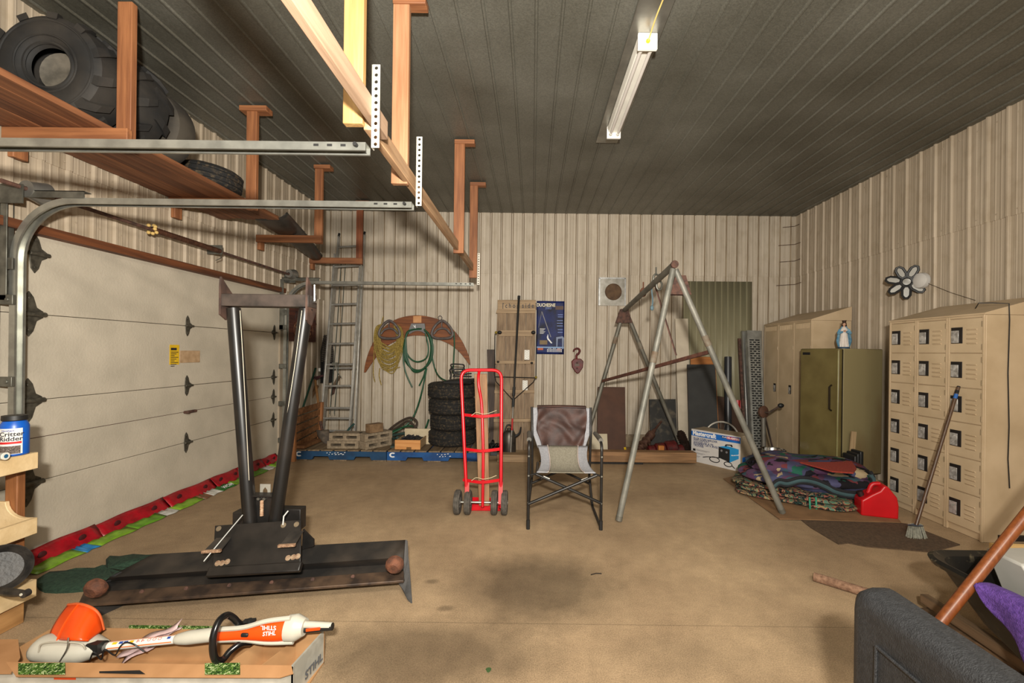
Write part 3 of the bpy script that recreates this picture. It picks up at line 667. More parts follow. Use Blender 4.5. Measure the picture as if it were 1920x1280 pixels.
mb = MB(); mb.grid(blade, 24, len(R_)); mb.build('moldboard', DUSTB, pl, solid=.008, ang=25)
# bolted cutting edge
mb = MB(); a, b = R_[0]; c, d = R_[1]
mb.hexa([a+V((0, -.012, -.01)), b+V((0, -.012, -.01)), b+V((0, .01, -.006)), a+V((0, .01, -.006)), a+V((0, -.012, .004)), b+V((0, -.012, .004)), d+V((0, -.005, .006)), c+V((0, -.005, .006))]); mb.build('cutting_edge', mat('worn edge steel', (58, 48, 42), rough=.5, metal=.4, col2=(98, 78, 62), scale=12), pl, bevel=.002)
for k in range(8):
    t = .04+.92*k/7; p = R_[0][0].lerp(R_[0][1], t).lerp(R_[1][0].lerp(R_[1][1], t), .65)
    mb = MB(); mb.cyl(p+V((0, .006, .0)), p+V((0, -.006, .01)), .011, n=8); mb.build('bolt', RUSTD, pl)
# end plates reaching the floor
f = PF(165, 1166); a0 = R_[0][0]; mb = MB()
mb.prism([f, f+V((.005, .05, 0)), V((a0.x+.14, a0.y+.27, .0)), V((a0.x+.14, a0.y+.3, .16)), V((a0.x+.03, a0.y+.05, .09)), V((a0.x+.01, a0.y, .08))], (.008, 0, 0)); mb.build('end_plate', DUSTB, pl)
f = PF(771, 1131); e4, e3, e1 = R_[4][1], R_[3][1], R_[1][1]
mb = MB(); mb.prism([f, P(764, 1124, f.y+.01), P(752, 1100, f.y+.06), P(744, 1089, e1.y), P(757, 1056, e1.y+.02), e4+V((0, 0, .004)), P(762.5, 1014, e4.y), P(764, 1045, e4.y-.03), P(768, 1090, f.y+.08)], (.006, .002, 0)); mb.build('end_plate', DUSTB, pl)
for px, py, D in ((180, 1102, 2.245), (740, 1058, 2.43)):
    c = P(px, py, D-.02); mb = MB(); mb.lathe([(0, -.034), (.03, -.034), (.046, -.02), (.052, 0), (.046, .02), (.02, .034), (.0, .05)], c, (0, 1, .35), 24); kb = mb.build('skid_cap', RUST, pl); kb['label'] = 'round rusty cap'
# push plate
pt = [P(405, 986, 2.52), P(566, 975, 2.52), P(565, 1064, 2.36), P(400, 1074, 2.36)]
BLK2 = mat('oily black steel', (16, 15, 14), rough=.45, col2=(34, 30, 27), scale=8, bump=.06)
n = (pt[1]-pt[0]).cross(pt[3]-pt[0]).normalized()
mb = MB(); mb.prism(pt, -n*.012 if n.y > 0 else n*.012); mb.build('push_plate', BLK2, pl, bevel=.003)
n = n if n.y < 0 else -n
def onp(u, v, o=.014): return pt[0].lerp(pt[1], u).lerp(pt[3].lerp(pt[2], u), v)+n*o
mb = MB(); mb.bar(onp(-.03, 1.0, .02), onp(1.02, 1.0, .02), .05, .03, n); mb.build('lower_lip', BLK2, pl, bevel=.006)
for u0, u1, v0, v1 in ((-.02, .17, .28, .62), (.83, 1.0, .25, .6)):
    mb = MB(); q = [onp(u0+.05, v0), onp(u1+.03, v0), onp(u1, v1, .08), onp(u0, v1, .08), ]
    mb.prism(q, V((0, .01, -.006))); sp_ = mb.build('lug_plate', mat('worn black plate', (36, 34, 32), rough=.5, col2=(64, 58, 52), scale=10), pl, bevel=.002)
    mb = MB(); mb.bar(onp(u0-.01, v1+.02, .085), onp(u1+.01, v1+.02, .085), .014, .014); mb.build('rusty_weld', mat('flaking rust', (110, 78, 58), rough=.9, col2=(176, 142, 112), scale=60, bump=.5), sp_)
for u, v in ((.05, .08), (.8, .1), (.95, .1), (.06, .82), (.11, .82), (.17, .8), (.86, .8), (.92, .79), (.97, .78)):
    c = onp(u, v, .0135); x, y, _ = frame(n)
    mb = MB(); mb.tube([c+x*(.012*cos(a))+y*(.012*sin(a)) for a in [2*pi*i/14 for i in range(14)]], .0035, n=6, closed=True); mb.cyl(c-n*.001, c+n*.0005, .012, n=14); ho = mb.build('hole_ring', mat('rubbed bare steel', (120, 92, 70), rough=.7, col2=(160, 138, 112), scale=40) if v > .5 else mat('hole with floor showing', (110, 96, 76)), pl)
# zip tie
mb = MB(); mb.tube([P(382, 1052, 2.3), onp(.2, .15, .03), P(455, 965, 2.5)], .003, n=6, sm=4); mb.build('cable_tie', mat('pale nylon', (190, 190, 186), rough=.4), pl)
mb = MB(); q = onp(.8, .1, .02); mb.tube([q, q+V((.004, .0, .05)), q+V((.012, .03, .07))], .004, n=6); mb.build('cable_tie', mat('pale nylon', (190, 190, 186)), pl)
# mast
DM = 2.6
for pb, ptp in (((470, 985), (438, 578)), ((514, 985), (574, 578))):
    mb = MB(); mb.cyl(P(*pb, DM-.03)+V((0, 0, -.02)), P(*ptp, DM), .038, n=20); mb.build('mast_tube', mat('scuffed black tube', (20, 19, 18), rough=.36, col2=(44, 38, 34), scale=4, lo=.45, hi=.85), pl)
tl = P(424, 552, DM); br = P(586, 577, DM)
mb = MB(); mb.box2((tl.x, DM-.05, br.z), (br.x, DM+.05, tl.z)); mb.build('crossbar', mat('scuffed black bar', (30, 28, 26), rough=.5, col2=(70, 60, 54), scale=9), pl, bevel=.004)
for px, y0, y1 in ((425, 521, 600), (584, 522, 610)):
    a = P(px, y0, DM); b = P(px, y1, DM)
    mb = MB(); mb.prism([(a.x-.006, DM-.05, a.z), (a.x-.006, DM+.0, a.z-.05), (a.x-.006, DM+.055, a.z-.1), (a.x-.006, DM+.055, b.z+.1), (a.x-.006, DM, b.z), (a.x-.006, DM-.055, b.z+.03), (a.x-.006, DM-.055, a.z-.05)], (.012, 0, 0)); mb.build('ear_plate', mat('rusty black plate', (48, 36, 32), rough=.6, col2=(84, 62, 52), scale=12), pl)
mb = MB(); a = P(590, 535, DM); mb.cyl(P(590, 534, DM), P(590, 566, DM), .007, n=8); mb.cyl(P(587, 566, DM), P(594, 566, DM), .009, n=8); mb.build('hitch_pin', CHROME, pl)
for s, ln in (([(450, 582), (457, 700), (467, 900)], 0), ([(566, 582), (552, 690), (530, 830), (517, 930)], 0)):
    mb = MB(); mb.tube([P(x, y, DM-.05) for x, y in s], .002, n=5, sm=4); mb.build('twine', mat('pale twine', (190, 180, 160)), pl)
# middle plate, tab, spring and side brackets
mb = MB(); a = P(466, 927, DM-.01); b = P(515, 985, DM-.01); mb.box2((a.x, DM-.01, b.z), (b.x, DM+.01, a.z)); mb.box2((a.x, DM-.04, a.z-.006), (b.x, DM+.02, a.z+.006)); mb.build('web_plate', BLK2, pl, bevel=.002)
a = P(488, 907, DM+.02); b = P(507, 926, DM+.02)
mb = MB(); c = (a+b)/2; w2 = (b.x-a.x)/2; h2 = (a.z-b.z)
out = [(-w2, 0), (-w2, h2), (w2, h2), (w2, 0), (w2*.5, 0), (w2*.45, h2*.4), (0, h2*.7), (-w2*.45, h2*.4), (-w2*.5, 0)]
mb.prism([(c.x+x, DM+.018, b.z+z) for x, z in out], (0, .005, 0)); mb.build('lock_tab', mat('bare galvanised tab', (176, 172, 160), rough=.4, metal=.5), pl)
mb = MB(); mb.lathe([(.008+.003*abs(sin(i*1.2)), -i*.004) for i in range(24)], P(491, 938, DM-.03), (0, 0, 1), 10); mb.build('coil_spring', mat('rusty spring', (150, 112, 84), rough=.7, col2=(190, 160, 130), scale=50), pl)
for px in (486, 497):
    mb = MB(); q = P(px, 934, DM-.012); mb.cyl(q, q+V((0, -.012, 0)), .009, n=8); mb.build('bolt_head', STEEL, pl)
a = P(522, 952, DM+.05); b = P(566, 992, DM+.05); mb = MB(); mb.box2((a.x, DM+.03, b.z), (b.x, DM+.1, a.z)); mb.build('side_bracket', BLK2, pl, bevel=.004)
a = P(440, 958, DM+.05); b = P(470, 992, DM+.05); mb = MB(); mb.box2((a.x, DM+.03, b.z), (b.x, DM+.1, a.z)); mb.build('side_bracket', BLK2, pl, bevel=.004)
q = pt[1]; mb = MB(); mb.prism([P(568, 992, 2.53), P(588, 1012, 2.53), P(588, 1024, 2.53), P(566, 1030, 2.53)], (0, .012, 0)); mb.build('gusset', BLK2, pl)
# ================================================================ STRING TRIMMER IN ITS OPEN CARTON
CARD = mat('brown cardboard', (150, 108, 68), rough=.85, col2=(170, 126, 84), scale=6)
CARDI = mat('cardboard inside', (160, 118, 76), rough=.85, col2=(178, 136, 92), scale=6)
FOL = ramp_mat('printed foliage', [(14, 28, 10), (30, 54, 18), (52, 82, 26), (84, 114, 46), (170, 178, 134)], 38, kind='NOISE')
PRN = mat('printed carton side', (150, 148, 138), rough=.6, col2=(190, 186, 174), scale=9)
bx0, bx1, by0, by1, bz1 = -2.2, -.945, 1.755, 1.975, .15
ct = thing('trimmer_carton', 'long open cardboard carton on the floor holding an orange and white trimmer', 'carton', ((bx0+bx1)/2, (by0+by1)/2, 0))
mb = MB(); mb.box2((bx0, by0, .001), (bx1, by1, .008)); mb.build('carton_floor', CARDI, ct)
mb = MB(); mb.box2((bx0, by1-.006, .001), (bx1, by1, bz1)); mb.build('rear_wall', CARDI, ct)
mb = MB(); mb.box2((bx0, by0, .001), (bx1-.02, by0+.006, bz1-.005)); wf = mb.build('front_wall', PRN, ct)
mb = MB(); mb.hexa([(bx1-.022, by0, .001), (bx1, by1, .001), (bx1-.008, by1, .001), (bx1-.03, by0, .001), (bx1-.022, by0, bz1), (bx1, by1, bz1), (bx1-.008, by1, bz1), (bx1-.03, by0, bz1)]); we = mb.build('end_wall', PRN, ct)
mb = MB(); mb.text('STIHL', (bx1-.0, by0+.05, .05), (.1, 1, 0), (0, 0, 1), .05, bold=.03); mb.build('lettering', mat('carton ink', (90, 96, 104)), we)
mb = MB(); mb.box2((bx0, by0, .001), (bx0+.006, by1, bz1)); mb.build('end_wall', CARDI, ct)
def flap(name, pts, m, th=.004): mb = MB(); nn = (V(pts[1])-V(pts[0])).cross(V(pts[2])-V(pts[0])).normalized(); mb.prism(pts, nn*th); return mb.build(name, m, ct)
a = [PF(82, 1244, .155), PF(598, 1232, .15), PF(566, 1250, .13), PF(524, 1271, .12), PF(30, 1268, .12)]
fl = flap('front_flap', [(bx0+.05, by0, bz1), (bx1-.03, by0, bz1), (bx1-.005, by0-.03, bz1-.01), PF(524, 1270, .125), PF(30, 1268, .125)], CARD)
for xa, xb in ((34, 122), (384, 450)):
    q = [PF(xa, 1246, .149), PF(xb, 1245, .149), PF(xb, 1267, .135), PF(xa, 1267, .135)]
    mb = MB(); 
    mb.prism([p+V((0, 0, .006)) for p in q], (0, 0, .001)); mb.build('foliage_print', FOL, fl)
mb = MB(); q = [PF(186, 1261, .137), PF(262, 1259, .137), PF(272, 1266, .133), PF(186, 1264, .135)]; mb.prism([p+V((0, 0, .0055)) for p in q], (0, 0, .001)); mb.build('hand_slot', DARKH, fl)
flap('left_flap', [PF(-40, 1262, .14), PF(-40, 1198, .17), PF(34, 1198, .17), PF(38, 1232, .15), PF(20, 1262, .13)], CARD)
mb = MB(); mb.box2((bx0+.35, by1-.002, bz1-.03), (bx1-.2, by1+.004, bz1+.012)); mb.build('rear_print', FOL, ct)
# dividers
for x, w in ((-1.33, .2), (-1.18, .2)):
    mb = MB(); mb.hexa([(x, by0+.006, .008), (x+.1, by1-.006, .008), (x+.106, by1-.006, .008), (x+.006, by0+.006, .008), (x, by0+.006, .085), (x+.1, by1-.006, .11), (x+.106, by1-.006, .11), (x+.006, by0+.006, .085)]); mb.build('divider', CARDI, ct)
mb = MB(); mb.box2((-1.3, by0+.06, .008), (bx1-.03, by0+.066, .075)); mb.build('divider', CARDI, ct)
# front print words on the outside wall
mb = MB(); mb.box2((-1.95, by0-.001, .08), (-1.86, by0, .13)); mb.build('orange_print', mat('orange print', (200, 70, 20)), wf)
# --- trimmer
DT = 1.86
ORG = mat('orange plastic', (226, 74, 14), rough=.35, var=.08); TWH = mat('white plastic', (184, 180, 166), rough=.4, var=.06)
tm = thing('string_trimmer', 'orange and white cordless grass trimmer resting across the open cardboard carton', 'trimmer', P(340, 1195, DT))
def Q(px, py, dd=0): return P(px, py, DT+dd)
# head
hd = [Q(60, 1218), Q(80, 1213), Q(120, 1214), Q(165, 1214), Q(192, 1213)]; hr = [.02, .052, .06, .054, .03]
mb = MB(); rs = []
for c, r in zip(catmull(hd, 4), [hr[min(i//4, 4)]+(hr[min(i//4+1, 4)]-hr[min(i//4, 4)])*(i % 4)/4 for i in range(17)]):
    rs.append([mb.v(c+V((0, r*1.1*cos(2*pi*i/20), r*.95*sin(2*pi*i/20)))) for i in range(20)])
for a, b in zip(rs, rs[1:]): mb.skin(a, b)
mb.f(rs[0][::-1]); mb.f(rs[-1]); mb.build('motor_housing', TWH, tm)
mb = MB(); a = Q(98, 1213, -.06); 
for i in range(1): mb.tube([Q(72, 1222, -.062), Q(78, 1207, -.066), Q(110, 1203, -.068), Q(150, 1206, -.064), Q(160, 1216, -.056)], .003, n=6, sm=5)
mb.build('housing_rib', mat('white plastic seam', (168, 162, 146)), tm)
mb = MB(); mb.cyl(Q(122, 1225, .0), Q(118, 1243, .0), .05, .04, n=20); sp_ = mb.build('spool', ORG, tm)
mb = MB(); mb.tube([Q(128, 1195, -.068), Q(126, 1215, -.072), Q(112, 1240, -.06)], .003, n=6, sm=4); mb.build('wire_guard', STEEL, tm)
mb = MB(); mb.cyl(Q(160, 1214), Q(196, 1212), .03, .024, n=16); mb.box(Q(178, 1214, -.02), (.05, .03, .045)); mb.build('clamp', BLKP, tm)
# guard: orange fan
gp = [Q(101, 1147), Q(116, 1147), Q(140, 1152), Q(156, 1163), Q(166, 1180), Q(168, 1199), Q(130, 1199), Q(95, 1197)]
mb = MB()
def gf(u, v):
    top = catmull([Q(101, 1148, .06), Q(122, 1147, .02), Q(145, 1155, -.01), Q(160, 1170, -.01), Q(168, 1197, 0)], 5)
    bot = catmull([Q(92, 1196, .02), Q(110, 1199, -.02), Q(130, 1200, -.05), Q(150, 1201, -.05), Q(166, 1201, -.03)], 5)
    i = min(int(u*(len(top)-1)+.001), len(top)-1); return bot[i].lerp(top[i], v)+V((0, .06*v*v, 0))
mb.grid(gf, 21, 8); gd = mb.build('deflector', ORG, tm, solid=.006)
mb = MB(); mb.tube([gf(i/20, 1.) for i in range(21)], .006, n=8); mb.build('deflector_rim', mat('dusty orange rim', (206, 92, 40), rough=.7), gd)
mb = MB(); mb.tube([gf(.25, v/6)+V((0, -.006, 0)) for v in range(7)], .004, n=6); mb.build('deflector_rib', ORG, gd)
# shaft and label
mb = MB(); mb.cyl(Q(190, 1213), Q(340, 1197), .0165, n=18); mb.build('shaft', mat('matt aluminium', (150, 148, 142), rough=.4, metal=.6), tm)
d = (Q(330, 1197.5)-Q(205, 1211)).normalized()
mb = MB(); mb.cyl(Q(205, 1211), Q(330, 1198), .0172, n=18, cap=False); ls = mb.build('shaft_label', mat('shaft label white', (226, 222, 212), rough=.4, var=.03), tm)
up = V((0, -.75, .66)).normalized(); up = (up-d*up.dot(d)).normalized(); sd = d.cross(up)
def ons(t, w, o=.0178):
    c = Q(205, 1211).lerp(Q(330, 1198), t); a = w/.0175; return c+(up*cos(a)+sd*(-sin(a)))*o
def spatch(t0, t1, w0, w1, m, nm='symbol'): mb = MB(); mb.grid(lambda u, v: ons(t0+(t1-t0)*u, w0+(w1-w0)*v), 3, 5); mb.build(nm, m, ls)
spatch(.02, .98, -.014, -.010, mat('label orange', (230, 110, 30)), 'orange_stripe'); spatch(.02, .98, .016, .019, mat('label orange', (230, 110, 30)), 'orange_stripe')
spatch(.08, .15, .001, .011, mat('label yellow', (220, 180, 30))); spatch(.18, .24, .001, .011, mat('label blue', (30, 70, 150))); spatch(.25, .31, .001, .011, mat('label blue', (30, 70, 150))); spatch(.34, .40, .001, .011, mat('label yellow', (220, 180, 30)))
for t in (.45, .52): spatch(t, t+.012, .0, .012, mat('label red', (190, 30, 30))); spatch(t+.02, t+.04, .003, .006, mat('label red', (190, 30, 30)))
for t in (.63, .71, .79):
    mb = MB(); mb.tube([ons(t+.025*cos(a), .006+.005*sin(a), .0182) for a in [2*pi*i/16 for i in range(16)]], .0008, n=4, closed=True); mb.build('symbol', mat('label red', (190, 30, 30)), ls)
spatch(.9, .95, .001, .011, mat('label blue', (30, 70, 150)))
mb = MB(); mb.tube([Q(328, 1198), Q(336, 1197), Q(360, 1194), Q(395, 1190), Q(400, 1190)], lambda t: .015+.014*min(1, t*2.2)-.002*t, n=18, sm=4); mb.build('grip_sleeve', TWH, tm)
# body
body = [(398, 1190, .026, .026), (430, 1188, .028, .028), (470, 1184, .032, .034), (505, 1181, .044, .044), (530, 1178, .05, .048), (548, 1177, .046, .042), (556, 1177, .034, .034)]
mb = MB(); rs = []
for px, py, rz, ry in body: c = Q(px, py); rs.append([mb.v(c+V((0, ry*cos(2*pi*i/20), rz*sin(2*pi*i/20)))) for i in range(20)])
for a, b in zip(rs, rs[1:]): mb.skin(a, b)
mb.f(rs[0][::-1]); mb.f(rs[-1]); bo = mb.build('motor_body', ORG, tm, sub=1)
mb = MB(); rs = []
for px, py, rz, ry in ((540, 1177, .053, .047), (556, 1176, .055, .048), (560, 1176, .05, .044), (572, 1175, .034, .034)): c = Q(px, py); rs.append([mb.v(c+V((0, ry*cos(2*pi*i/20), rz*sin(2*pi*i/20)))) for i in range(20)])
for a, b in zip(rs, rs[1:]): mb.skin(a, b)
mb.f(rs[0][::-1]); mb.f(rs[-1]); mb.build('rear_housing', TWH, tm)
for s_, (a_, b_, c_) in enumerate((((455, 1176), (500, 1164), (545, 1158)), ((455, 1199), (500, 1204), (550, 1203)))):
    mb = MB(); mb.tube([Q(400, 1180 if s_ == 0 else 1200, -.01), Q(*a_, -.02), Q(*b_, -.022), Q(*c_, -.02)], .010, n=8, sm=5); mb.build('side_strip', TWH, tm)
mb = MB(); mb.text('STIHL', Q(518, 1173, -.053), (-1, 0, 0), (0, 0, -1), .026, bold=.02, align='LEFT'); mb.build('lettering', WINK, bo)
mb = MB(); mb.text('STIHL', Q(492, 1192, -.053), (1, 0, .1), (0, .3, 1), .022, bold=.02, align='LEFT'); mb.build('lettering', WINK, bo)
mb = MB(); mb.box(Q(459, 1190, -.034), (.032, .012, .016)); mb.build('switch', BLKP, tm, bevel=.005)
mb = MB(); mb.tube([Q(565, 1170), Q(590, 1171), Q(622, 1173)], .014, n=12); mb.build('rear_handle', TWH, tm)
mb = MB(); mb.tube([Q(570, 1179), Q(596, 1177), Q(624, 1174)], .015, n=12); mb.build('handle_grip', BLKP, tm)
mb = MB(); mb.bar(Q(574, 1181, -.017), Q(600, 1178, -.017), .006, .01); mb.build('trigger', ORG, tm)
mb = MB(); mb.box(Q(545, 1158, .0), (.03, .03, .014)); mb.build('release_button', mat('red plastic', (210, 40, 24), rough=.4), tm, bevel=.004)
# loop handle
lp = [Q(470, 1170, .04), Q(450, 1170, .0), Q(437, 1158, -.02), Q(425, 1153, -.04), Q(412, 1162, -.08), Q(402, 1185, -.11), Q(399, 1215, -.12), Q(404, 1236, -.11), Q(418, 1236, -.08), Q(432, 1220, -.05), Q(452, 1206, -.02), Q(470, 1204, .02)]
mb = MB(); mb.tube(lp, .0135, n=14, sm=6); mb.build('loop_handle', mat('glossy black grip', (16, 16, 17), rough=.25, var=.1), tm)
mb = MB(); mb.cyl(Q(468, 1172, -.0), Q(468, 1160, -.0), .01, n=10); mb.bar(Q(458, 1164, -.0), Q(479, 1162, -.0), .014, .012); mb.build('clamp_knob', BLKP, tm)
# plastic bag and loose line in the carton
mb = MB()
def bag(u, v): return Q(225, 1234, .04).lerp(Q(338, 1172, .09), u)+V((0, .02*sin(7*v), .035*(v-.5)*2*(1-.4*u)+.01*sin(9*u+4*v)))
mb.grid(bag, 12, 6); tag(mb.build('plastic_bag', mat('thin pinkish film', (196, 170, 168), rough=.3), origin=Q(280, 1215, .06), solid=.001), 'crumpled thin clear plastic bag poking up behind the trimmer shaft in the carton', 'bag')
mb = MB(); mb.tube([Q(168, 1238, -.03), Q(176, 1222, -.05), Q(190, 1236, -.03), Q(196, 1217, -.05), Q(215, 1228, -.03), Q(225, 1212, -.03), Q(236, 1204, -.03), Q(252, 1208, -.04), Q(270, 1221, -.03)], .0028, n=6, sm=6); tag(mb.build('loose_cable', BLKP, origin=Q(180, 1238, -.03)), 'thin black loose wire tangled around the trimmer shaft in the carton', 'cable')
# ================================================================ BACK WALL, LEFT TO RIGHT
YW = YB-.022     # front of the wall ribs
def W(px, py, o=0.): return P(px, py, YW-o)
# carved sign on the left wall
a = PX(539, 574, XL+.02); b = PX(589, 645, XL+.02)
sg = thing('carved_sign', 'dark reddish carved wooden plaque hanging on the left wall near the corner', 'sign', (XL+.03, (a.y+b.y)/2, b.z))
SGW = wood('dark red wood', (52, 24, 18), (92, 46, 32), 1)
mb = MB(); mb.box2((XL+.022, a.y, b.z+.03), (XL+.045, b.y, a.z)); mb.build('board', SGW, sg, bevel=.004)
mb = MB(); mb.box2((XL+.045, a.y, a.z-.2), (XL+.052, b.y, a.z-.18)); mb.build('moulding', SGW, sg)
for k in (.3, .72):
    cy = a.y+(b.y-a.y)*k; cz = b.z+.19
    mb = MB()
    mb.tube([(XL+.048, cy+.1*cos(t), cz+.1*sin(t)) for t in [2*pi*i/24 for i in range(24)]], .008, n=6, closed=True)
    for j in range(5): mb.tube([(XL+.048, cy+.02*cos(j*1.25), cz+.02*sin(j*1.25)), (XL+.052, cy+.05*cos(j*1.25+.3), cz+.05*sin(j*1.25+.3)), (XL+.048, cy+.075*cos(j*1.25), cz+.075*sin(j*1.25))], .007, n=5, sm=3)
    mb.build('carved_rosette', mat('worn carving', (120, 82, 52), rough=.7, col2=(70, 38, 26), scale=20), sg)
for k in (.2, .42, .62):
    cy = a.y+(b.y-a.y)*k; mb = MB(); mb.tube([(XL+.047, cy, a.z-.15), (XL+.047, cy+.03, a.z-.05), (XL+.047, cy+.07, a.z-.14), (XL+.047, cy+.1, a.z-.05)], .005, n=5, sm=4); mb.build('carved_mark', mat('carved groove', (34, 16, 12)), sg)
# slatted crate in the corner
cr = thing('slatted_crate', 'old brown slatted wooden crate side leaning in the back left corner', 'crate', PF(550, 864))
A, B = P(551, 768, 5.5), P(601, 754, 6.05); C, D_ = P(547, 848, 5.48), P(597, 818, 6.05)
SLW = wood('old slat wood', (96, 62, 34), (132, 90, 54), 0)
for k in range(5):
    t0, t1 = k*.205, k*.205+.165; mb = MB()
    q = [A.lerp(C, t0), B.lerp(D_, t0), B.lerp(D_, t1), A.lerp(C, t1)]; mb.prism(q, (-.012, .012, 0)); mb.build('slat', SLW, cr, bevel=.002)
mb = MB(); f = PF(548, 866); mb.bar((f.x, f.y+.03, 0), A+V((-.01, .02, .02)), .05, .04); mb.build('corner_post', wood('crate post', (120, 74, 40), (156, 104, 62), 2), cr)
mb = MB(); g_ = D_.copy(); mb.bar(V((g_.x, g_.y+.03, .15)), B+V((0, .03, .0)), .05, .04); mb.build('corner_post', wood('crate post', (120, 74, 40), (156, 104, 62), 2), cr)
mb = MB(); mb.box2((A.x-.01, 5.54, .16), (B.x+.05, 6.0, .2)); mb.build('crate_floor', SLW, cr)
# pallets
BLUE = mat('worn blue paint', (14, 66, 104), rough=.7, col2=(12, 50, 82), scale=7, bump=.1)
BLUE2 = mat('bright worn blue paint', (12, 76, 136), rough=.7, col2=(10, 58, 110), scale=7, bump=.1)
DECK = wood('grey deck board', (92, 76, 56), (132, 112, 86), 1)
def pallet(px0, px1, m, label, left):
    f0 = PF(px0, 863 if left else 867); f1 = PF(px1, 866 if left else 870); yf = 5.56; x0, x1 = f0.x, f1.x
    x0 = P(px0, 860, yf).x; x1 = P(px1, 860, yf).x
    t = thing('pallet', label, 'pallet', ((x0+x1)/2, yf+.5, 0), 'blue pallets along the back wall')
    L_ = x1-x0
    for y in (yf, yf+.48, yf+.95):
        mb = MB(); n0, n1, n2, n3 = .2*L_, .39*L_, .65*L_, .84*L_
        pts = [(0, .018), (n0, .018), (n0+.02, .06), (n1-.02, .06), (n1, .018), (n2, .018), (n2+.02, .06), (n3-.02, .06), (n3, .018), (L_, .018), (L_, .126), (0, .126)]
        mb.prism([(x0+p, y, z) for p, z in pts], (0, .038, 0)); ob = mb.build('stringer', m, t)
        if y == yf: fr = ob
    n = 7; wd = L_/n
    for k in range(n):
        mb = MB(); g_ = random.uniform(.012, .03)
        mb.box2((x0+k*wd+g_/2, yf, .127), (x0+(k+1)*wd-g_/2, yf+1.0, .145)); mb.build('deck_board', DECK, t, bevel=.002)
    for k in (0, 3, 6):
        mb = MB(); mb.box2((x0+k*wd, yf, .001), (x0+(k+1)*wd, yf+1.0, .017)); mb.build('bottom_board', DECK, t, bevel=.002)
    mb = MB(); c = V((x0+.075, yf-.0015, .088)); pts = []
    for r, rng in ((.033, range(50, 311, 20)), (.017, range(310, 49, -20))):
        for a in rng: pts.append(c+V((1.35*r*cos(radians(a)), 0, r*sin(radians(a)))))
    mb.prism(pts, (0, -.001, 0)); mb.build('stencil', WINK, fr)
    random.seed(3 if left else 9)
    cx0 = x0+L_*(.36 if left else .53)
    for q in range(11 if left else 8):
        mb = MB(); xx = cx0+.022*q+random.uniform(-.01, .01); zz = .1-.022*(q % 2)+random.uniform(-.008, .008); ww = random.uniform(.012, .03)
        mb.prism([(xx, yf-.0015, zz), (xx+ww, yf-.0015, zz+.002), (xx+ww-.003, yf-.0015, zz+.01), (xx+.004, yf-.0015, zz+.008)], (0, -.001, 0)); mb.build('stencil', WINK, fr)
    return t, x0, x1, yf
random.seed(5)
pallet(550, 724, BLUE, 'dull blue wooden pallet on the floor in front of the ladder, left of the pair', True)
_, px0_, px1_, YP = pallet(725.5, 902, BLUE2, 'brighter blue wooden pallet on the floor carrying the tire stack and wooden drawer', False)
ZD = .146
# ladder
ld = thing('ladder', 'aluminium extension ladder leaning upright against the back wall', 'ladder', P(630, 812, 6.2))
ALU = mat('ladder aluminium', (166, 164, 158), rough=.4, metal=.6, var=.15, scale=12)
def LP(s, t, o=0.): # s 0 left..1 right, t 0 bottom..1 top
    bl, br_ = P(603, 815, 6.16), P(657, 815, 6.16); tl_, tr_ = P(634, 441, 6.52), P(682, 438, 6.52)
    bl.z = br_.z = .146
    return bl.lerp(br_, s).lerp(tl_.lerp(tr_, s), t)+V((0, o, 0))
for s in (0, 1):
    mb = MB(); mb.bar(LP(s, 0, -.035), LP(s, .9, -.035), .024, .07, (0, 1, 0)); mb.build('fly_rail', ALU, ld, bevel=.004)
    mb = MB(); mb.bar(LP(s+(.12 if s else -.02), .0, .035), LP(s+(.0 if s else .0), 1, .035), .022, .06, (0, 1, 0)); mb.build('base_rail', ALU, ld, bevel=.004)
    mb = MB(); mb.cyl(LP(s, .995, .035)+V((-.0, -.02, 0)), LP(s, 1.012, .035), .016, n=10); mb.build('end_cap', BLKP, ld)
for k, py in enumerate((804, 763, 723, 683.5, 645, 607.5, 570.5, 534, 497)):
    zt = P(640, py, 6.3).z; t = (zt-.146)/(LP(0, 1).z-.146)
    mb = MB(); mb.cyl(LP(0, t, -.035), LP(1, t, -.035), .016, n=10); mb.build('rung', ALU, ld)
for py in (461, 690, 780):
    zt = P(650, py, 6.45).z; t = (zt-.146)/(LP(0, 1).z-.146); mb = MB(); mb.cyl(LP(0, t, .035), LP(1, t, .035), .015, n=10); mb.build('rung', ALU, ld)
for s in (.2, .36):
    mb = MB(); mb.tube([LP(s, .88, .0), LP(s+.02, .5, .01), LP(s+.01, .12, .0)], .005, n=5, sm=3); mb.build('rope', mat('dark green rope', (34, 52, 44)), ld)
mb = MB(); q = LP(.35, .36, -.06); mb.box(q, (.09, .04, .03)); mb.tube([q, q+V((.02, 0, -.1)), q+V((.09, 0, -.2))], .005, n=5, sm=3); mb.build('pulley', DSTEEL, ld)
mb = MB(); mb.tube([LP(.92, .0, -.08)+V((0, 0, .06)), LP(1.0, .02, -.09)+V((.0, 0, .1)), LP(1.1, .03, -.08)+V((.04, 0, .16))], .014, n=6, sm=3); mb.build('tie_rope', mat('teal rope', (24, 62, 56)), ld)
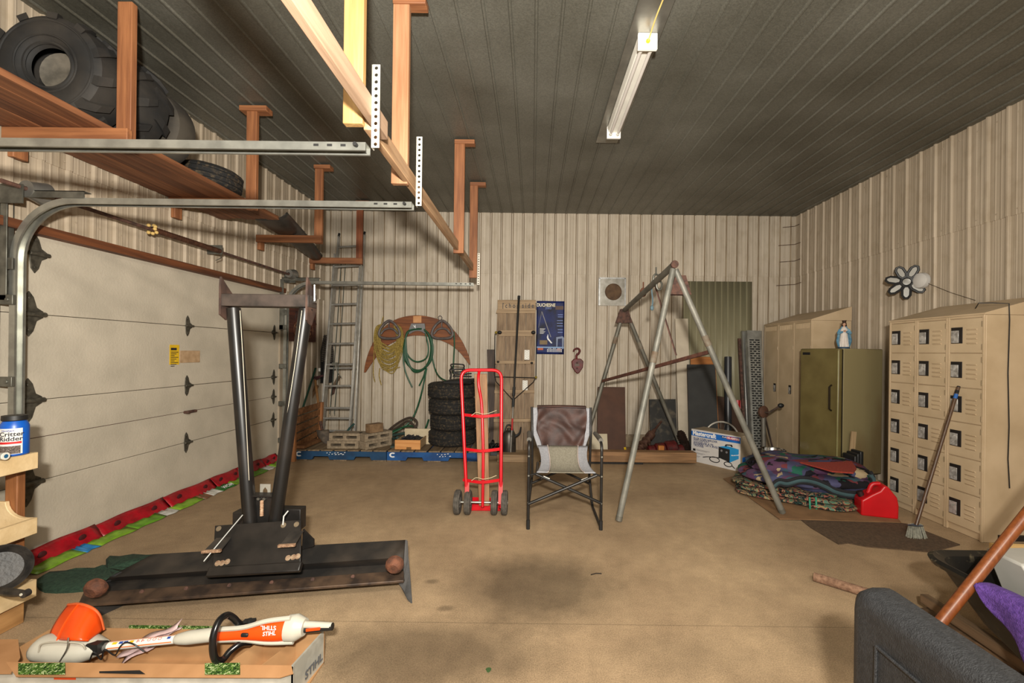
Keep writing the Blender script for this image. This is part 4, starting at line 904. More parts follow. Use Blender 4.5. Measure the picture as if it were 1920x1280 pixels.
# long-handled tools in the corner
sv = thing('shovel', 'dirty shovel standing on the blue pallet beside the ladder foot', 'shovel', P(612, 842, 5.95))
a = P(591, 712, 6.3); b = P(601, 790, 6.05); c = P(604, 806, 6.0)
mb = MB(); mb.cyl(a, b, .017, n=10); mb.build('handle', wood('ash handle', (120, 84, 46), (150, 108, 64), 2), sv)
mb = MB(); mb.bar(P(587, 708, 6.3), P(606, 704, 6.3), .025, .025); mb.tube([P(589, 708, 6.3), a], .012, n=6); mb.tube([P(604, 704, 6.3), a], .012, n=6); mb.build('d_grip', mat('maroon grip', (60, 22, 26)), sv)
mb = MB(); mb.cyl(b, c, .02, n=10)
mb.build('socket', RUSTD, sv)
mb = MB()
def bl(u, v): return P(599, 806, 6.0).lerp(P(613, 838, 5.92), v)+V((((u-.5)*.2)*(1-.75*max(0, v-.55)/.45), .03*(u-.5)**2*8, 0))
mb.grid(bl, 8, 8); mb.build('blade', mat('muddy blade', (66, 58, 50), rough=.8, col2=(100, 88, 74), scale=14), sv, solid=.004)
mb = MB(); mb.cyl(P(566, 770, 5.95), P(592, 690, 6.35), .014, n=8); tag(mb.build('garden_pole', mat('green pole', (24, 66, 50), rough=.4), origin=P(566, 770, 5.95)), 'thin green pole leaning in the back left corner behind the crate', 'pole')
mb = MB(); mb.bar(P(572, 772, 6.2), P(592, 708, 6.45), .05, .02); tag(mb.build('lath', wood('corner lath', (120, 76, 40), (150, 100, 60), 2), origin=P(572, 772, 6.2)), 'brown wood lath leaning behind the crate in the corner', 'wood strip')
mb = MB(); mb.bar(P(580, 745, 6.3), P(592, 722, 6.4), .1, .04); tag(mb.build('wood_offcut', wood('corner offcut', (96, 70, 46), (120, 92, 64), 2), origin=P(580, 745, 6.3)), 'short dark wood offcut wedged among the corner tools', 'wood')
# black wire mesh roll
mr = thing('mesh_roll', 'black wire mesh roll standing in the back left corner next to the ladder', 'mesh', P(600, 716, 6.5))
m0 = P(601, 716, 6.5); m0.x = XL+.125; rr = .085
for k in range(26):
    mb = MB(); z = m0.z+.012+.028*k; r_ = rr*(1.05 if k < 17 else 1.05-.045*(k-16)); mb.tube([(m0.x+max(.02, r_)*cos(t), m0.y+max(.02, r_)*sin(t), z+.02*sin(t+1)) for t in [2*pi*i/20 for i in range(20)]], .0045, n=4, closed=True); mb.build('wire_ring', BLKP, mr)
for k in range(14):
    a = 2*pi*k/14; mb = MB(); mb.tube([(m0.x+rr*cos(a), m0.y+rr*sin(a), m0.z), (m0.x+rr*1.05*cos(a+.1), m0.y+rr*1.05*sin(a+.1), m0.z+.47), (m0.x+.5*rr*cos(a+.3), m0.y+.5*rr*sin(a+.3), m0.z+.72)], .003, n=4); mb.build('upright_wire', BLKP, mr)
mb = MB(); mb.cyl((m0.x, m0.y, m0.z), (m0.x, m0.y, m0.z+.3), rr*.92, n=18); mb.build('core', mat('black core', (18, 18, 17), rough=.7), mr)
mb = MB(); q = P(599, 693, 6.4); mb.box(q, (.03, .004, .05)); mb.build('tag', WH, mr)
# trowel like hand tool behind the ladder
ht = thing('hand_scraper', 'rusty hand scraper hung on the back wall behind the ladder rungs', 'scraper', W(626, 725))
mb = MB(); mb.prism([W(624, 722, .02), W(634, 708, .02), W(627, 738, .02), W(620, 742, .02)], (0, -.01, 0)); mb.build('blade', RUSTD, ht)
mb = MB(); mb.bar(W(627, 722, .03), W(636, 706, .03), .07, .03); mb.build('grip', mat('grey wood grip', (96, 80, 62)), ht)
# ---------------------------------------------------------------- wooden crescent with hose hangers
out = [(683, 698), (686, 680), (692, 660), (703, 637), (719, 615), (740, 600), (762, 593), (785, 591), (806, 594), (826, 600), (845, 613), (862, 632), (873, 652), (880, 670), (882, 684)]
inn_ = [(879, 682), (872, 672), (862, 660), (848, 648), (832, 640), (812, 633), (790, 629), (768, 630), (748, 637), (730, 646), (714, 658), (704, 672), (694, 686), (686, 698)]
ob_ = catmull([W(x, y, .004) for x, y in out], 3); ib_ = catmull([W(x, y, .004) for x, y in inn_], 3)
mb = MB(); mb.prism(ob_+ib_, (0, -.022, 0))
tag(mb.build('crescent_board', wood('varnished crescent', (98, 52, 22), (138, 80, 38), 0), origin=W(783, 640), bevel=.003), 'brown varnished crescent shaped board mounted on the back wall carrying ropes and hoses', 'board')
mb = MB(); mb.prism([W(775, 592.5, .027), W(790.5, 592, .027), W(790.5, 605, .027), W(775, 605, .027)], (0, -.012, 0)); tag(mb.build('wood_block', mat('pale pine block', (190, 134, 84), col2=(204, 150, 100), scale=10), origin=W(783, 598, .027), bevel=.002), 'small pale square wood block at the top centre of the crescent board', 'block')
hp = thing('grey_hose_hook', 'grey arched plate hose hanger in the middle of the crescent board', 'hose hanger', W(781, 620, .03))
mb = MB(); o_ = [(766, 624), (769, 614), (772, 606.5), (797, 606.5), (798, 616), (796, 622)]; i_ = [(792, 620), (783, 618.5), (774, 620), (768, 624.5)]
mb.prism([W(x, y, .028) for x, y in o_+i_], (0, -.03, 0)); mb.build('plate', mat('grey enamel', (118, 118, 118), rough=.45), hp, bevel=.002)
mb = MB(); mb.tube(catmull([W(x, y, .06) for x, y in ((767, 625), (775, 620.5), (783, 619), (791, 620.5), (797, 624))], 4), .012, n=8); mb.build('saddle', mat('grey enamel', (118, 118, 118)), hp)
mb = MB(); mb.prism([W(x, y, .0595) for x, y in ((774, 609), (777.5, 611), (779, 608), (779.5, 616), (777, 613))], (0, -.001, 0)); mb.build('glare_mark', WINK, hp)
HM = mat('cast grey iron', (98, 90, 88), rough=.55, metal=.3, var=.25, scale=16)
def hook(px, label, dx=0):
    t = thing('hose_hanger', label, 'hose hanger', W(px, 632, .03), 'cast iron rope hangers on the crescent board')
    O = [(0, -16), (9, -11), (17, -1), (20, 10), (14, 16), (0, 17.5), (-14, 16), (-20, 10), (-17, -1), (-9, -11)]
    mb = MB(); mb.tube([W(px+x*.98, 617+y, .1) for x, y in O], .02, n=8, sm=4, closed=True); mb.build('outer_ring', HM, t)
    mb = MB(); mb.tube([W(px+x, 617+y, .1) for x, y in ((-16, 9), (-9, 1), (0, -1.5), (9, 1), (16, 9))], .016, n=8, sm=4); mb.build('cross_arch', HM, t)
    mb = MB(); mb.tube([W(px+x, 617+y, .07) for x, y in ((0, -16), (-1, -8), (0, -1.5))], .01, n=6); mb.build('stem', HM, t)
    return t
hook(730, 'cast iron ring hanger on the left of the crescent board, buried in yellow rope')
h2 = hook(829, 'cast iron ring hanger on the right of the crescent board, holding one green hose')
mb = MB(); mb.tube([W(x, y, .03) for x, y in ((823, 600), (822, 594), (826, 592), (829, 596), (826, 600))], .006, n=6, sm=4); mb.build('eye_loop', HM, h2)
# yellow rope: one coil of many turns (a few tubes that belong to one rope)
rp = thing('yellow_rope', 'thick coil of yellow rope hanging from the left ring of the crescent board', 'rope', W(730, 640, .08))
YRM = mat('yellow rope', (122, 102, 44), rough=.9, col2=(170, 146, 76), scale=60, bump=.4, bscale=140)
for k in range(30):
    t = (k+.5)/30; lx_ = random.uniform(701, 713); rx_ = random.uniform(744, 757); by = 648+48*t+random.uniform(-2, 2); o = .03+.045*random.random(); j = random.uniform(-3, 3)
    mb = MB(); pts = [(722, 606+3*random.random()), (lx_+5, 612), (lx_, 634), (lx_+3, 634+(by-634)*.45), (714+j*.6, by-8), (729+j, by), (744+j*.6, by-8), (rx_-3, 634+(by-634)*.45), (rx_, 634), (rx_-5, 614), (738, 605+3*random.random())]
    mb.tube([W(x, y, o) for x, y in pts], .0085, n=6, sm=4); mb.build('turn', YRM, rp)
for pts in (((702, 640), (701, 670), (700, 700), (703, 716)), ((712, 690), (711, 705), (715, 722)), ((712, 640), (716, 604), (719, 593)), ((720, 692), (735, 700), (744, 690), (750, 688))):
    mb = MB(); mb.tube([W(x, y, .05) for x, y in pts], .008, n=6, sm=4); mb.build('rope_tail', YRM, rp)
# green hose
GH = mat('green hose', (22, 74, 46), rough=.45, var=.2, scale=20)
gh = thing('green_hose', 'dark green garden hose looped over the grey hook and trailing down to the pallet', 'hose', W(780, 650, .1))
for k in range(5):
    mb = MB(); j = k*1.9; mb.tube([W(x, y, .05+.018*(k % 3)) for x, y in ((783+j, 616), (766-j*.3, 622), (757+j*.6, 650), (760+j*.7, 676), (775, 692+j*.5), (792-j*.2, 692+j*.3), (804+j*.5, 676), (808+j*.5, 650), (803+j*.3, 628), (795, 617))], .0125, n=8, sm=5); mb.build('loop', GH, gh)
mb = MB(); mb.tube([W(x, y, .06) for x, y in ((760, 640), (762, 660), (772, 674), (785, 678), (800, 670), (803, 650), (797, 622))], .012, n=8, sm=5); mb.build('loop', GH, gh)
mb = MB(); mb.tube([W(x, y, .05) for x, y in ((757, 655), (757, 680), (762, 702), (773, 726))], .012, n=8, sm=5); mb.build('hose_end', GH, gh)
mb = MB(); mb.tube([W(799, 690, .06), W(794, 706, .06), W(787, 721, .05), W(786, 722, .05)], .012, n=8, sm=4); mb.build('hose_end', GH, gh)
mb = MB(); mb.tube([W(800, 690, .07), W(792, 730, .08), P(783, 762, 6.4), P(772, 786, 6.3), P(757, 800, 6.25), P(735, 812, 6.15)], .0125, n=8, sm=6); mb.build('hose_run', GH, gh)
gh2 = thing('green_hose', 'single green hose hanging from the right ring of the crescent board to the tire stack', 'hose', W(850, 640, .06))
mb = MB(); mb.tube([W(x, y, .08) for x, y in ((851, 622), (852, 645), (851, 668), (849, 700))], .012, n=8, sm=5); mb.build('hose_run', GH, gh2)
mb = MB(); mb.tube([W(811, 626, .06), W(810, 650, .06), W(811, 672, .06), W(817, 695, .07), P(826, 708, 6.4), P(842, 716, 6.25)], .0115, n=8, sm=5); mb.build('hose_run', GH, gh2)
mb = MB(); mb.tube([P(804, 786, 6.5), P(799, 800, 6.45), P(793, 815, 6.4)], .013, n=8, sm=4); mb.build('hose_end', GH, gh2)
# blocks
BLKC = mat('concrete block', (122, 108, 88), rough=.95, col2=(148, 132, 110), scale=30, bump=.4, bscale=90)
def block(cx, cy, z, rz, label, L_=.41, Dp=.19, h_=.1):
    t = bpy.data.objects.new('concrete_block', None)
    mb = MB(); w = .03; sl = (L_-3*.045)/2
    xs = [-L_/2, -L_/2+.045, -L_/2+.045+sl, L_/2-.045-sl, L_/2-.045, L_/2]; zs_ = [0, .032, .066, h_]
    for y in (-Dp/2, Dp/2):
        g_ = [[mb.v((x, y, zz)) for zz in zs_] for x in xs]
        for i in range(5):
            for j in range(3):
                if j == 1 and i in (1, 3): continue
                mb.f([g_[i][j], g_[i+1][j], g_[i+1][j+1], g_[i][j+1]])
        if y < 0: ga = g_
    for i in (1, 3):
        q = [(i, 1), (i+1, 1), (i+1, 2), (i, 2)]
        for (a, b), (c, d) in zip(q, q[1:]+q[:1]): mb.f([ga[a][b], ga[c][d], g_[c][d], g_[a][b]])
    per = [(i, 0) for i in range(6)]+[(5, j) for j in (1, 2, 3)]+[(i, 3) for i in (4, 3, 2, 1, 0)]+[(0, 2), (0, 1)]
    for (a, b), (c, d) in zip(per, per[1:]+per[:1]): mb.f([ga[a][b], ga[c][d], g_[c][d], g_[a][b]])
    o = mb.build('concrete_block', BLKC, smooth=False, bevel=.004, origin=(0, 0, 0)); bpy.data.objects.remove(t)
    o.location = (cx, cy, z); o.rotation_euler = (0, 0, rz); WL[o.name] = V((cx, cy, z)); return tag(o, label, 'block', 'concrete blocks on the blue pallet')
c = P(648, 838, 5.72)
block(c.x, c.y, ZD, .02, 'concrete block with two slots, lower one of the stack facing forward on the left pallet')
block(c.x+.02, c.y+.01, ZD+.1005, 0, 'concrete block with two slots, upper one of the stack facing forward on the left pallet')
c = P(703, 838, 5.78)
block(c.x-.0, c.y, ZD, radians(55), 'concrete block set at an angle, lower one of the pair under the wood chunk', L_=.4)
block(c.x, c.y+.01, ZD+.1005, radians(50), 'concrete block set at an angle, upper one directly under the wood chunk', L_=.4)
mb = MB(); c2 = P(702, 808, 5.74); R_z = Matrix.Rotation(radians(52), 3, 'Z'); mb.box((c2.x, c2.y, ZD+.2015+.06), (.2, .11, .115), R_z); tag(mb.build('wood_chunk', mat('grey brown timber', (104, 80, 54), rough=.85, col2=(136, 108, 78), scale=14, bump=.3), origin=(c2.x, c2.y, ZD+.2015), bevel=.005), 'rough grey brown wood chunk sitting on the angled concrete blocks', 'wood')
# drawer of steel bits
dr = thing('parts_box', 'small wooden drawer full of dark steel bits on the blue pallet', 'drawer', P(768, 842, 5.66))
x0 = P(740, 840, 5.62).x; x1 = P(788, 840, 5.62).x; y0 = 5.62
mb = MB(); mb.box2((x0, y0, ZD+.001), (x1, y0+.02, ZD+.125)); mb.build('front_board', wood('orange pine front', (186, 124, 66), (206, 148, 88), 0), dr, bevel=.003)
mb = MB(); mb.box2((x0+.01, y0+.02, ZD+.001), (x1-.01, y0+.33, ZD+.012)); mb.build('bottom', DECK, dr)
for x in (x0+.005, x1-.02):
    mb = MB(); mb.box2((x, y0+.02, ZD+.012), (x+.015, y0+.34, ZD+.12)); mb.build('side_board', wood('drawer side', (150, 122, 86), (176, 148, 110), 1), dr)
mb = MB(); mb.box2((x0+.03, y0+.34, ZD+.001), (x1+.05, y0+.36, ZD+.215)); mb.build('back_board', mat('pale back board', (182, 166, 136), col2=(200, 184, 154), scale=8), dr, bevel=.002)
mb = MB(); mb.box(((x0+x1)/2+.02, y0-.006, ZD+.018), (.06, .012, .03)); mb.build('pull', mat('brass pull', (120, 88, 50), rough=.5, metal=.5), dr)
mb = MB()
def heap(u, v): return V((x0+.02+(x1-x0-.04)*u, y0+.03+.3*v, ZD+.09+.05*sin(pi*u)*sin(pi*v)*(.5+.5*v)))
mb.grid(heap, 10, 10); o = mb.build('steel_bits', mat('dark steel bits', (34, 34, 36), rough=.4, metal=.5, col2=(70, 70, 72), scale=50, bump=.6), dr); o['kind'] = 'stuff'
for k in range(34):
    u, v = random.uniform(.08, .92), random.uniform(.08, .92); p = heap(u, v)+V((0, 0, .008)); a = random.uniform(0, pi); l = random.uniform(.03, .06)
    mb = MB(); mb.cyl(p-V((l*cos(a), l*sin(a)*.5, .006)), p+V((l*cos(a), l*sin(a)*.5, random.uniform(0, .02))), .008, n=7); mb.build('steel_bit', mat('steel bit', (58, 58, 62), rough=.35, metal=.7), dr)
# pile of old hose behind the drawer
ph = thing('hose_pile', 'loose pile of dark brown and green hoses behind the drawer on the pallet', 'hose', P(750, 820, 6.1))
HB = mat('brown hose', (62, 50, 40), rough=.7, var=.2); HT = mat('grey green hose', (44, 66, 60), rough=.7, var=.2)
for pts, m, r in ((((722, 812), (740, 797), (758, 786), (772, 783), (782, 792), (774, 808)), HB, .016), (((720, 815), (745, 801), (765, 789), (778, 800), (786, 812)), HB, .014), (((716, 818), (742, 806), (770, 798), (786, 808), (780, 818)), GH, .012), (((712, 824), (735, 816), (760, 812), (790, 812)), HT, .018), (((715, 828), (740, 822), (765, 816), (788, 818)), HT, .016), (((722, 832), (738, 826), (745, 820)), HT, .02)):
    mb = MB(); k = len(pts); P_ = [P(x, y, 6.3-.25*i/k) for i, (x, y) in enumerate(pts)]
    for q in P_: q.z = max(q.z, ZD+r)
    mb.tube(P_, r, n=8, sm=5); mb.build('hose', m, ph)
mb = MB(); mb.bar(P(736, 838, 5.75), P(742, 826, 6.3), .05, .02); mb.build('hose', HT, ph)
# four tires
tx = P(848, 830, 6.05).x; TY = 6.06
tw = .215
tA = tyre('car_tire', 'x', .335, .19, tw, (tx, TY, ZD+tw/2), (0, 0, 0), RUBM, lugs=None, group='stack of old car tires on the pallet')
labs = ['dusty car tire at the bottom of the stack of four on the pallet', 'car tire second from the bottom of the stack, brown mud on its tread', 'car tire third from the bottom of the stack of four', 'car tire on top of the stack of four, under the bent wire rack']
ch = list(tA.children)[0]
for k in range(36):
    for s in (-1, 0, 1):
        pass
for k in range(4):
    t = tA if k == 0 else copy_tree(tA)
    t.location = (tx+(.0, .02, .0, -.015)[k], TY+(.0, .01, -.01, 0)[k], ZD+tw/2+k*(tw+.001)); t.rotation_euler = (0, 0, k*.9); t['label'] = labs[k]
ztop = ZD+4*(tw+.001)
# bent wire rack on the tyres
wr = thing('wire_rack', 'bent black wire rack lying on top of the car tire stack', 'rack', (tx+.05, TY, ztop))
WB = mat('black wire', (30, 26, 24), rough=.6, var=.3)
def tp(px, py, o=0.): return P(px, py, TY-.1+o)
for pts in (((848, 690), (846, 683), (864, 683), (870, 685), (869, 692), (866, 697)), ((843, 694), (848, 690), (852, 700), (850, 706)), ((846, 693), (858, 692), (872, 692)), ((850, 698), (862, 697), (876, 697)), ((843, 694), (846, 702), (844, 710)), ((852, 700), (868, 701), (884, 700)), ((850, 706), (864, 705), (884, 706))):
    mb = MB(); mb.tube([tp(x, y, .02*(i % 2)) for i, (x, y) in enumerate(pts)], .011, n=7, sm=4); mb.build('wire', WB, wr)
mb = MB(); mb.hexa([V((tx-.09, TY-.3, ztop+.001)), V((tx+.3, TY-.3, ztop+.001)), V((tx+.3, TY+.1, ztop+.001)), V((tx-.09, TY+.1, ztop+.001)), V((tx-.07, TY-.28, ztop+.035)), V((tx+.3, TY-.28, ztop+.055)), V((tx+.3, TY+.1, ztop+.055)), V((tx-.07, TY+.1, ztop+.035))]); mb.build('flat_bag', mat('black cloth bag', (24, 23, 22), rough=.8), wr, bevel=.01)
# ---------------------------------------------------------------- boards leaning right of the tires
def lean(name, label, cat, quad, D0, D1, th, m, origin=None, bevel=.002, group=None):
    """leaning sheet: quad TL TR BR BL in pixels, top at depth D1, bottom at D0"""
    p = [P(*quad[0], D1), P(*quad[1], D1), P(*quad[2], D0), P(*quad[3], D0)]
    mb = MB(); mb.prism(p, (0, th, 0)); o = mb.build(name, m, origin=(p[2]+p[3])/2, bevel=bevel); return tag(o, label, cat, group)
lean('dark_plank', 'narrow dark brown plank leaning on the back wall behind the red hand truck', 'plank', ((913, 655), (928, 655), (932, 836), (919, 836)), 6.42, 6.56, .02, wood('dark plank', (46, 34, 26), (72, 54, 42), 2))
# old batten door
bd = thing('batten_door', 'narrow old wooden batten door leaning on the back wall beside the blue poster', 'door', P(965, 846, 6.3))
OLD = wood('weathered boards', (108, 86, 62), (142, 118, 90), 2); OLD2 = wood('weathered battens', (136, 112, 82), (166, 140, 108), 0)
def BD(s, py, o=0.):
    t = (py-562)/(846-562); lx_ = 932+(924-932)*t if py > 585 else 933; rx_ = 1005-5*t
    return P(lx_+(rx_-lx_)*s, py, 6.56-.24*t-o)
for k in range(4):
    s0, s1 = k*.25+.004, (k+1)*.25-.004; yt = 562 if True else 585
    mb = MB(); mb.prism([BD(s0, yt), BD(s1, yt), BD(s1, 846), BD(s0, 846)], (0, .02, 0)); mb.build('board', OLD, bd, bevel=.002)
for y0, y1, a, b in ((562, 583, 0, 1), (580, 587, -.02, .99), (619, 630, .07, .93), (676, 682, 0, 1), (731, 737, 0, 1), (785, 791, 0, 1)):
    mb = MB(); mb.prism([BD(a, y0, .022), BD(b, y0, .022), BD(b, y1, .022), BD(a, y1, .022)], (0, .022, 0)); bt = mb.build('batten', OLD2, bd, bevel=.002)
    if y0 == 562:
        mb = MB(); mb.text('[ c h o p  s i d e ]', BD(.12, 577, .0235), BD(1, 577)-BD(0, 577), (0, 0, 1), .105, bold=.012, depth=.0, sx=.72); mb.build('lettering', INK, bt)
for px, py in ((988, 665), (984.5, 722)):
    c = P(px, py, 6.4); mb = MB(); mb.box(c+V((0, -.004, 0)), (.075, .006, .145)); pp = mb.build('perforated_plate', WH, bd)
    for i in range(3):
        for j in range(5): mb = MB(); q = c+V(((i-1)*.022, -.008, (j-2)*.026+(.012 if i == 1 else 0))); mb.cyl(q, q+V((0, -.001, 0)), .005, n=6); mb.build('hole', DARKH, pp)
for px, py in ((937, 623), (1000, 623), (934, 678), (997, 680), (932, 788)):
    c = P(px, py, 6.42); mb = MB(); mb.sph(c+V((0, -.02, 0)), .026 if py < 640 else .016, 10, 8, (1.3, 1, 1)); mb.build('knob', mat('black iron', (22, 20, 18), rough=.6), bd)
# roof rake with brace
rr_ = thing('roof_rake', 'long black pole rake with a flat blade and V brace leaning on the batten door', 'rake', P(955, 862, 5.95))
def RP(t): a = P(957, 858, 5.98); b = P(973, 556, 6.46); return a.lerp(b, t)
mb = MB(); mb.tube([RP(.3), RP(.65), RP(1)], lambda t: .014+.004*t, n=10); mb.build('pole', mat('black tube', (28, 27, 25), rough=.35, var=.2), rr_)
mb = MB(); mb.cyl(RP(.02), RP(.32), .011, n=10); mb.build('lower_pole', mat('bare pole', (150, 146, 138), rough=.35, metal=.7), rr_)
mb = MB(); mb.cyl(RP(.16), RP(.23), .0125, n=10); mb.build('red_sleeve', mat('red tape', (170, 26, 26)), rr_)
for t0, t1 in ((.30, .35), (.37, .42)):
    mb = MB(); mb.cyl(RP(t0), RP(t1), .022, n=10); mb.build('collar', BLKP, rr_)
mb = MB(); mb.cyl(RP(.985), RP(1.005), .022, n=10); mb.build('end_cap', BLKP, rr_)
mb = MB(); mb.bar(P(919, 851, 5.98), P(990, 857, 5.98), .06, .06, (0, -1, .6)); mb.build('blade', mat('dark grey blade', (44, 46, 48), rough=.5, var=.15), rr_, bevel=.01)
for pts in (((962, 750), (1000, 716), (1005, 706), (1006, 626)), ((962, 750), (930, 715), (927, 700), (928, 626)), ((927, 706), (966, 707), (1004, 708))):
    mb = MB(); mb.tube([P(x, y, 6.33) for x, y in pts], .007, n=6); mb.build('brace_rod', BLKP, rr_)
for px, py in ((1005, 707), (930, 623)):
    mb = MB(); mb.sph(P(px, py, 6.32), .02, 8, 6); mb.build('yellow_tie', mat('dull yellow cord', (130, 112, 30)), rr_)
# dark jug and clutter beside the door foot
jg = thing('dark_jug', 'dark metal spouted jug standing at the foot of the batten door', 'jug', P(954, 852, 6.12)); c = P(954, 852, 6.12); c.z = 0.02
mb = MB(); mb.lathe([(0, 0), (.1, 0), (.102, .02), (.1, .24), (.075, .29), (.03, .31), (.03, .34), (0, .34)], c, n=24); mb.build('body', mat('dark pewter', (58, 54, 48), rough=.4, metal=.6, col2=(90, 84, 76), scale=8), jg)
mb = MB(); mb.tube([c+V((.08, -.03, .22)), c+V((.15, -.03, .27)), c+V((.17, -.03, .36))], lambda t: .02-.009*t, n=8, sm=4); mb.build('spout', BLKP, jg)
mb = MB(); mb.tube([c+V((-.06, -.03, .29)), c+V((-.03, -.03, .38)), c+V((.03, -.03, .38)), c+V((.06, -.03, .29))], .01, n=7, sm=4); mb.build('bail', BLKP, jg)
c = P(926, 848, 6.15); c.z = 0
cl = thing('chain_heap', 'small dark heap of chain beside the dark jug on the floor', 'chain', c)
for k in range(26):
    a = k*2.4; r_ = .02+.09*random.random(); z = .02+.17*(1-r_/.12)*random.random(); q = c+V((r_*cos(a), r_*sin(a), z+.015)); x, y, _ = frame(V((random.uniform(-1, 1), random.uniform(-1, 1), random.uniform(-.4, 1))))
    mb = MB(); mb.tube([q+x*(.034*cos(t))+y*(.022*sin(t)) for t in [2*pi*i/10 for i in range(10)]], .009, n=6, closed=True); mb.build('chain_link', mat('oily chain', (30, 28, 26), rough=.5, metal=.4), cl)
# poster
a = W(1006.5, 564, .004); b = W(1057, 664, .004); 
po = thing('poster', 'glossy dark blue crane poster pinned to the back wall', 'poster', ((a.x+b.x)/2, YW-.004, b.z))
BLP = mat('poster blue', (18, 32, 88), rough=.55, spec=.25, col2=(10, 14, 38), scale=5, lo=.45, hi=.62)
def PO(s, t, o=.0): return V((a.x+(b.x-a.x)*s, YW-.006-o-.006*sin(pi*s*2+2*t), a.z+(b.z-a.z)*t))
mb = MB(); mb.grid(lambda u, v: PO(u, v), 18, 24); sh_ = mb.build('sheet', BLP, po, solid=.001)
def pquad(pts, m, nm, o=.004): mb = MB(); mb.prism([PO(s, t, o) for s, t in pts], (0, -.0006, 0)); mb.build(nm, m, sh_)
def band(s0, s1, t0, t1, m, nm='print'): pquad(((s0, t0), (s1, t0), (s1, t1), (s0, t1)), m, nm)
mb = MB(); mb.text('DUCHESNE', PO(.0, .105, .006), (1, 0, 0), (0, 0, 1), .072, bold=.03, sx=.78); mb.build('lettering', mat('cream ink', (214, 206, 180)), sh_)
mb = MB(); mb.text('2003', PO(.3, .155, .006), (1, 0, 0), (0, 0, 1), .05); mb.build('lettering', mat('pale blue ink', (110, 130, 190)), sh_)
mb = MB(); mb.text('MARS', PO(.72, .07, .006), (1, 0, 0), (0, 0, 1), .03); 
mb.bm.free(); band(.68, .97, .09, .16, mat('brown print ink', (70, 46, 34)))
band(.0, 1, .86, .885, mat('pale horizon ink', (120, 150, 190))); band(.05, .25, .885, .925, mat('orange car ink', (190, 90, 40))); band(.12, .4, .74, .82, mat('tan ground ink', (112, 92, 58))); band(.75, .9, .89, .93, mat('dark red ink', (120, 30, 30)))
for k in range(6): band(.12, .32-.03*(k % 3), .52+.018*k, .526+.018*k, WINK)
for t in (.25, .29, .36, .41, .46, .53, .58): band(.74+.03*(t % .05 > .02), .95, t, t+.012, mat('pale blue ink', (110, 130, 190)))
pquad(((.17, .2), (.2, .2), (.54, .68), (.51, .68)), mat('crane grey ink', (120, 118, 120)), 'crane_boom'); pquad(((.18, .2), (.19, .2), (.08, .5), (.07, .5)), mat('crane grey ink', (120, 118, 120)), 'crane_cable')
pquad(((.38, .68), (.42, .62), (.44, .7), (.58, .79), (.54, .8), (.4, .72)), WINK, 'crane_body'); pquad(((.72, .68), (.95, .66), (1., .69), (.98, .9), (.94, .9), (.93, .7), (.78, .71), (.76, .88), (.73, .88)), mat('pale frame ink', (120, 132, 160)), 'frame_drawing')
for k in range(10): band(.4+.055*k, .42+.055*k, .9-.02*(k % 3), .96, WINK)
# red chain hoist hook
hk = thing('hook_block', 'small red iron pulley block with a hook hanging on the back wall', 'pulley', W(1082, 680, .05))
RI = mat('red iron', (104, 30, 28), rough=.55, col2=(70, 22, 20), scale=16)
mb = MB(); mb.prism([W(x, y, .0) for x, y in ((1071, 677), (1076, 672), (1088, 672), (1093, 677), (1092, 688), (1086, 697), (1082, 700), (1078, 697), (1072, 688))], (0, -.09, 0)); mb.build('block_body', RI, hk, bevel=.01)
mb = MB(); mb.tube([W(x, y, .05) for x, y in ((1081, 672), (1081, 666), (1085, 662), (1087, 657), (1083, 653), (1077, 655), (1075, 659))], lambda t: .018-.01*max(0, t-.4), n=8, sm=4); mb.build('hook', RI, hk)
for py in (680, 690):
    mb = MB(); q = W(1082, py, .09); mb.cyl(q, q+V((0, -.012, 0)), .014, n=8); mb.build('bolt', RUSTD, hk)
mb = MB(); q = W(1082, 684, .09); mb.box(q, (.07, .004, .04)); mb.build('name_plate', mat('dull plate', (90, 74, 64)), hk)
# vent plate
a = W(1124, 521, .002); b = W(1172, 573, .002)
vt = thing('vent_plate', 'square galvanised plate with a rusty round vent opening on the back wall', 'vent', ((a.x+b.x)/2, YW, b.z))
mb = MB(); mb.box2((a.x, YW-.008, b.z), (b.x, YW-.002, a.z)); mb.build('plate', mat('taped foil plate', (120, 116, 106), rough=.35, metal=.6, col2=(150, 146, 138), scale=10), vt)
for q0, q1 in ((V((a.x-.01, YW-.01, b.z)), V((a.x+.012, YW-.008, a.z))), (V((b.x-.012, YW-.01, b.z)), V((b.x+.01, YW-.008, a.z))), (V((a.x, YW-.01, a.z-.012)), V((b.x, YW-.008, a.z+.01)))):
    mb = MB(); mb.box2(q0, q1); mb.build('foil_tape', mat('foil tape', (178, 178, 176), rough=.25, metal=.7, var=.2, scale=20), vt)
c = W(1150, 547, .012); mb = MB(); mb.lathe([(0, .0), (.118, .0), (.122, .006), (.13, .006), (.13, -.004)], c, (0, -1, 0), 32); mb.build('round_opening', mat('rusty disc', (70, 50, 34), rough=.8, col2=(96, 72, 48), scale=12), vt)
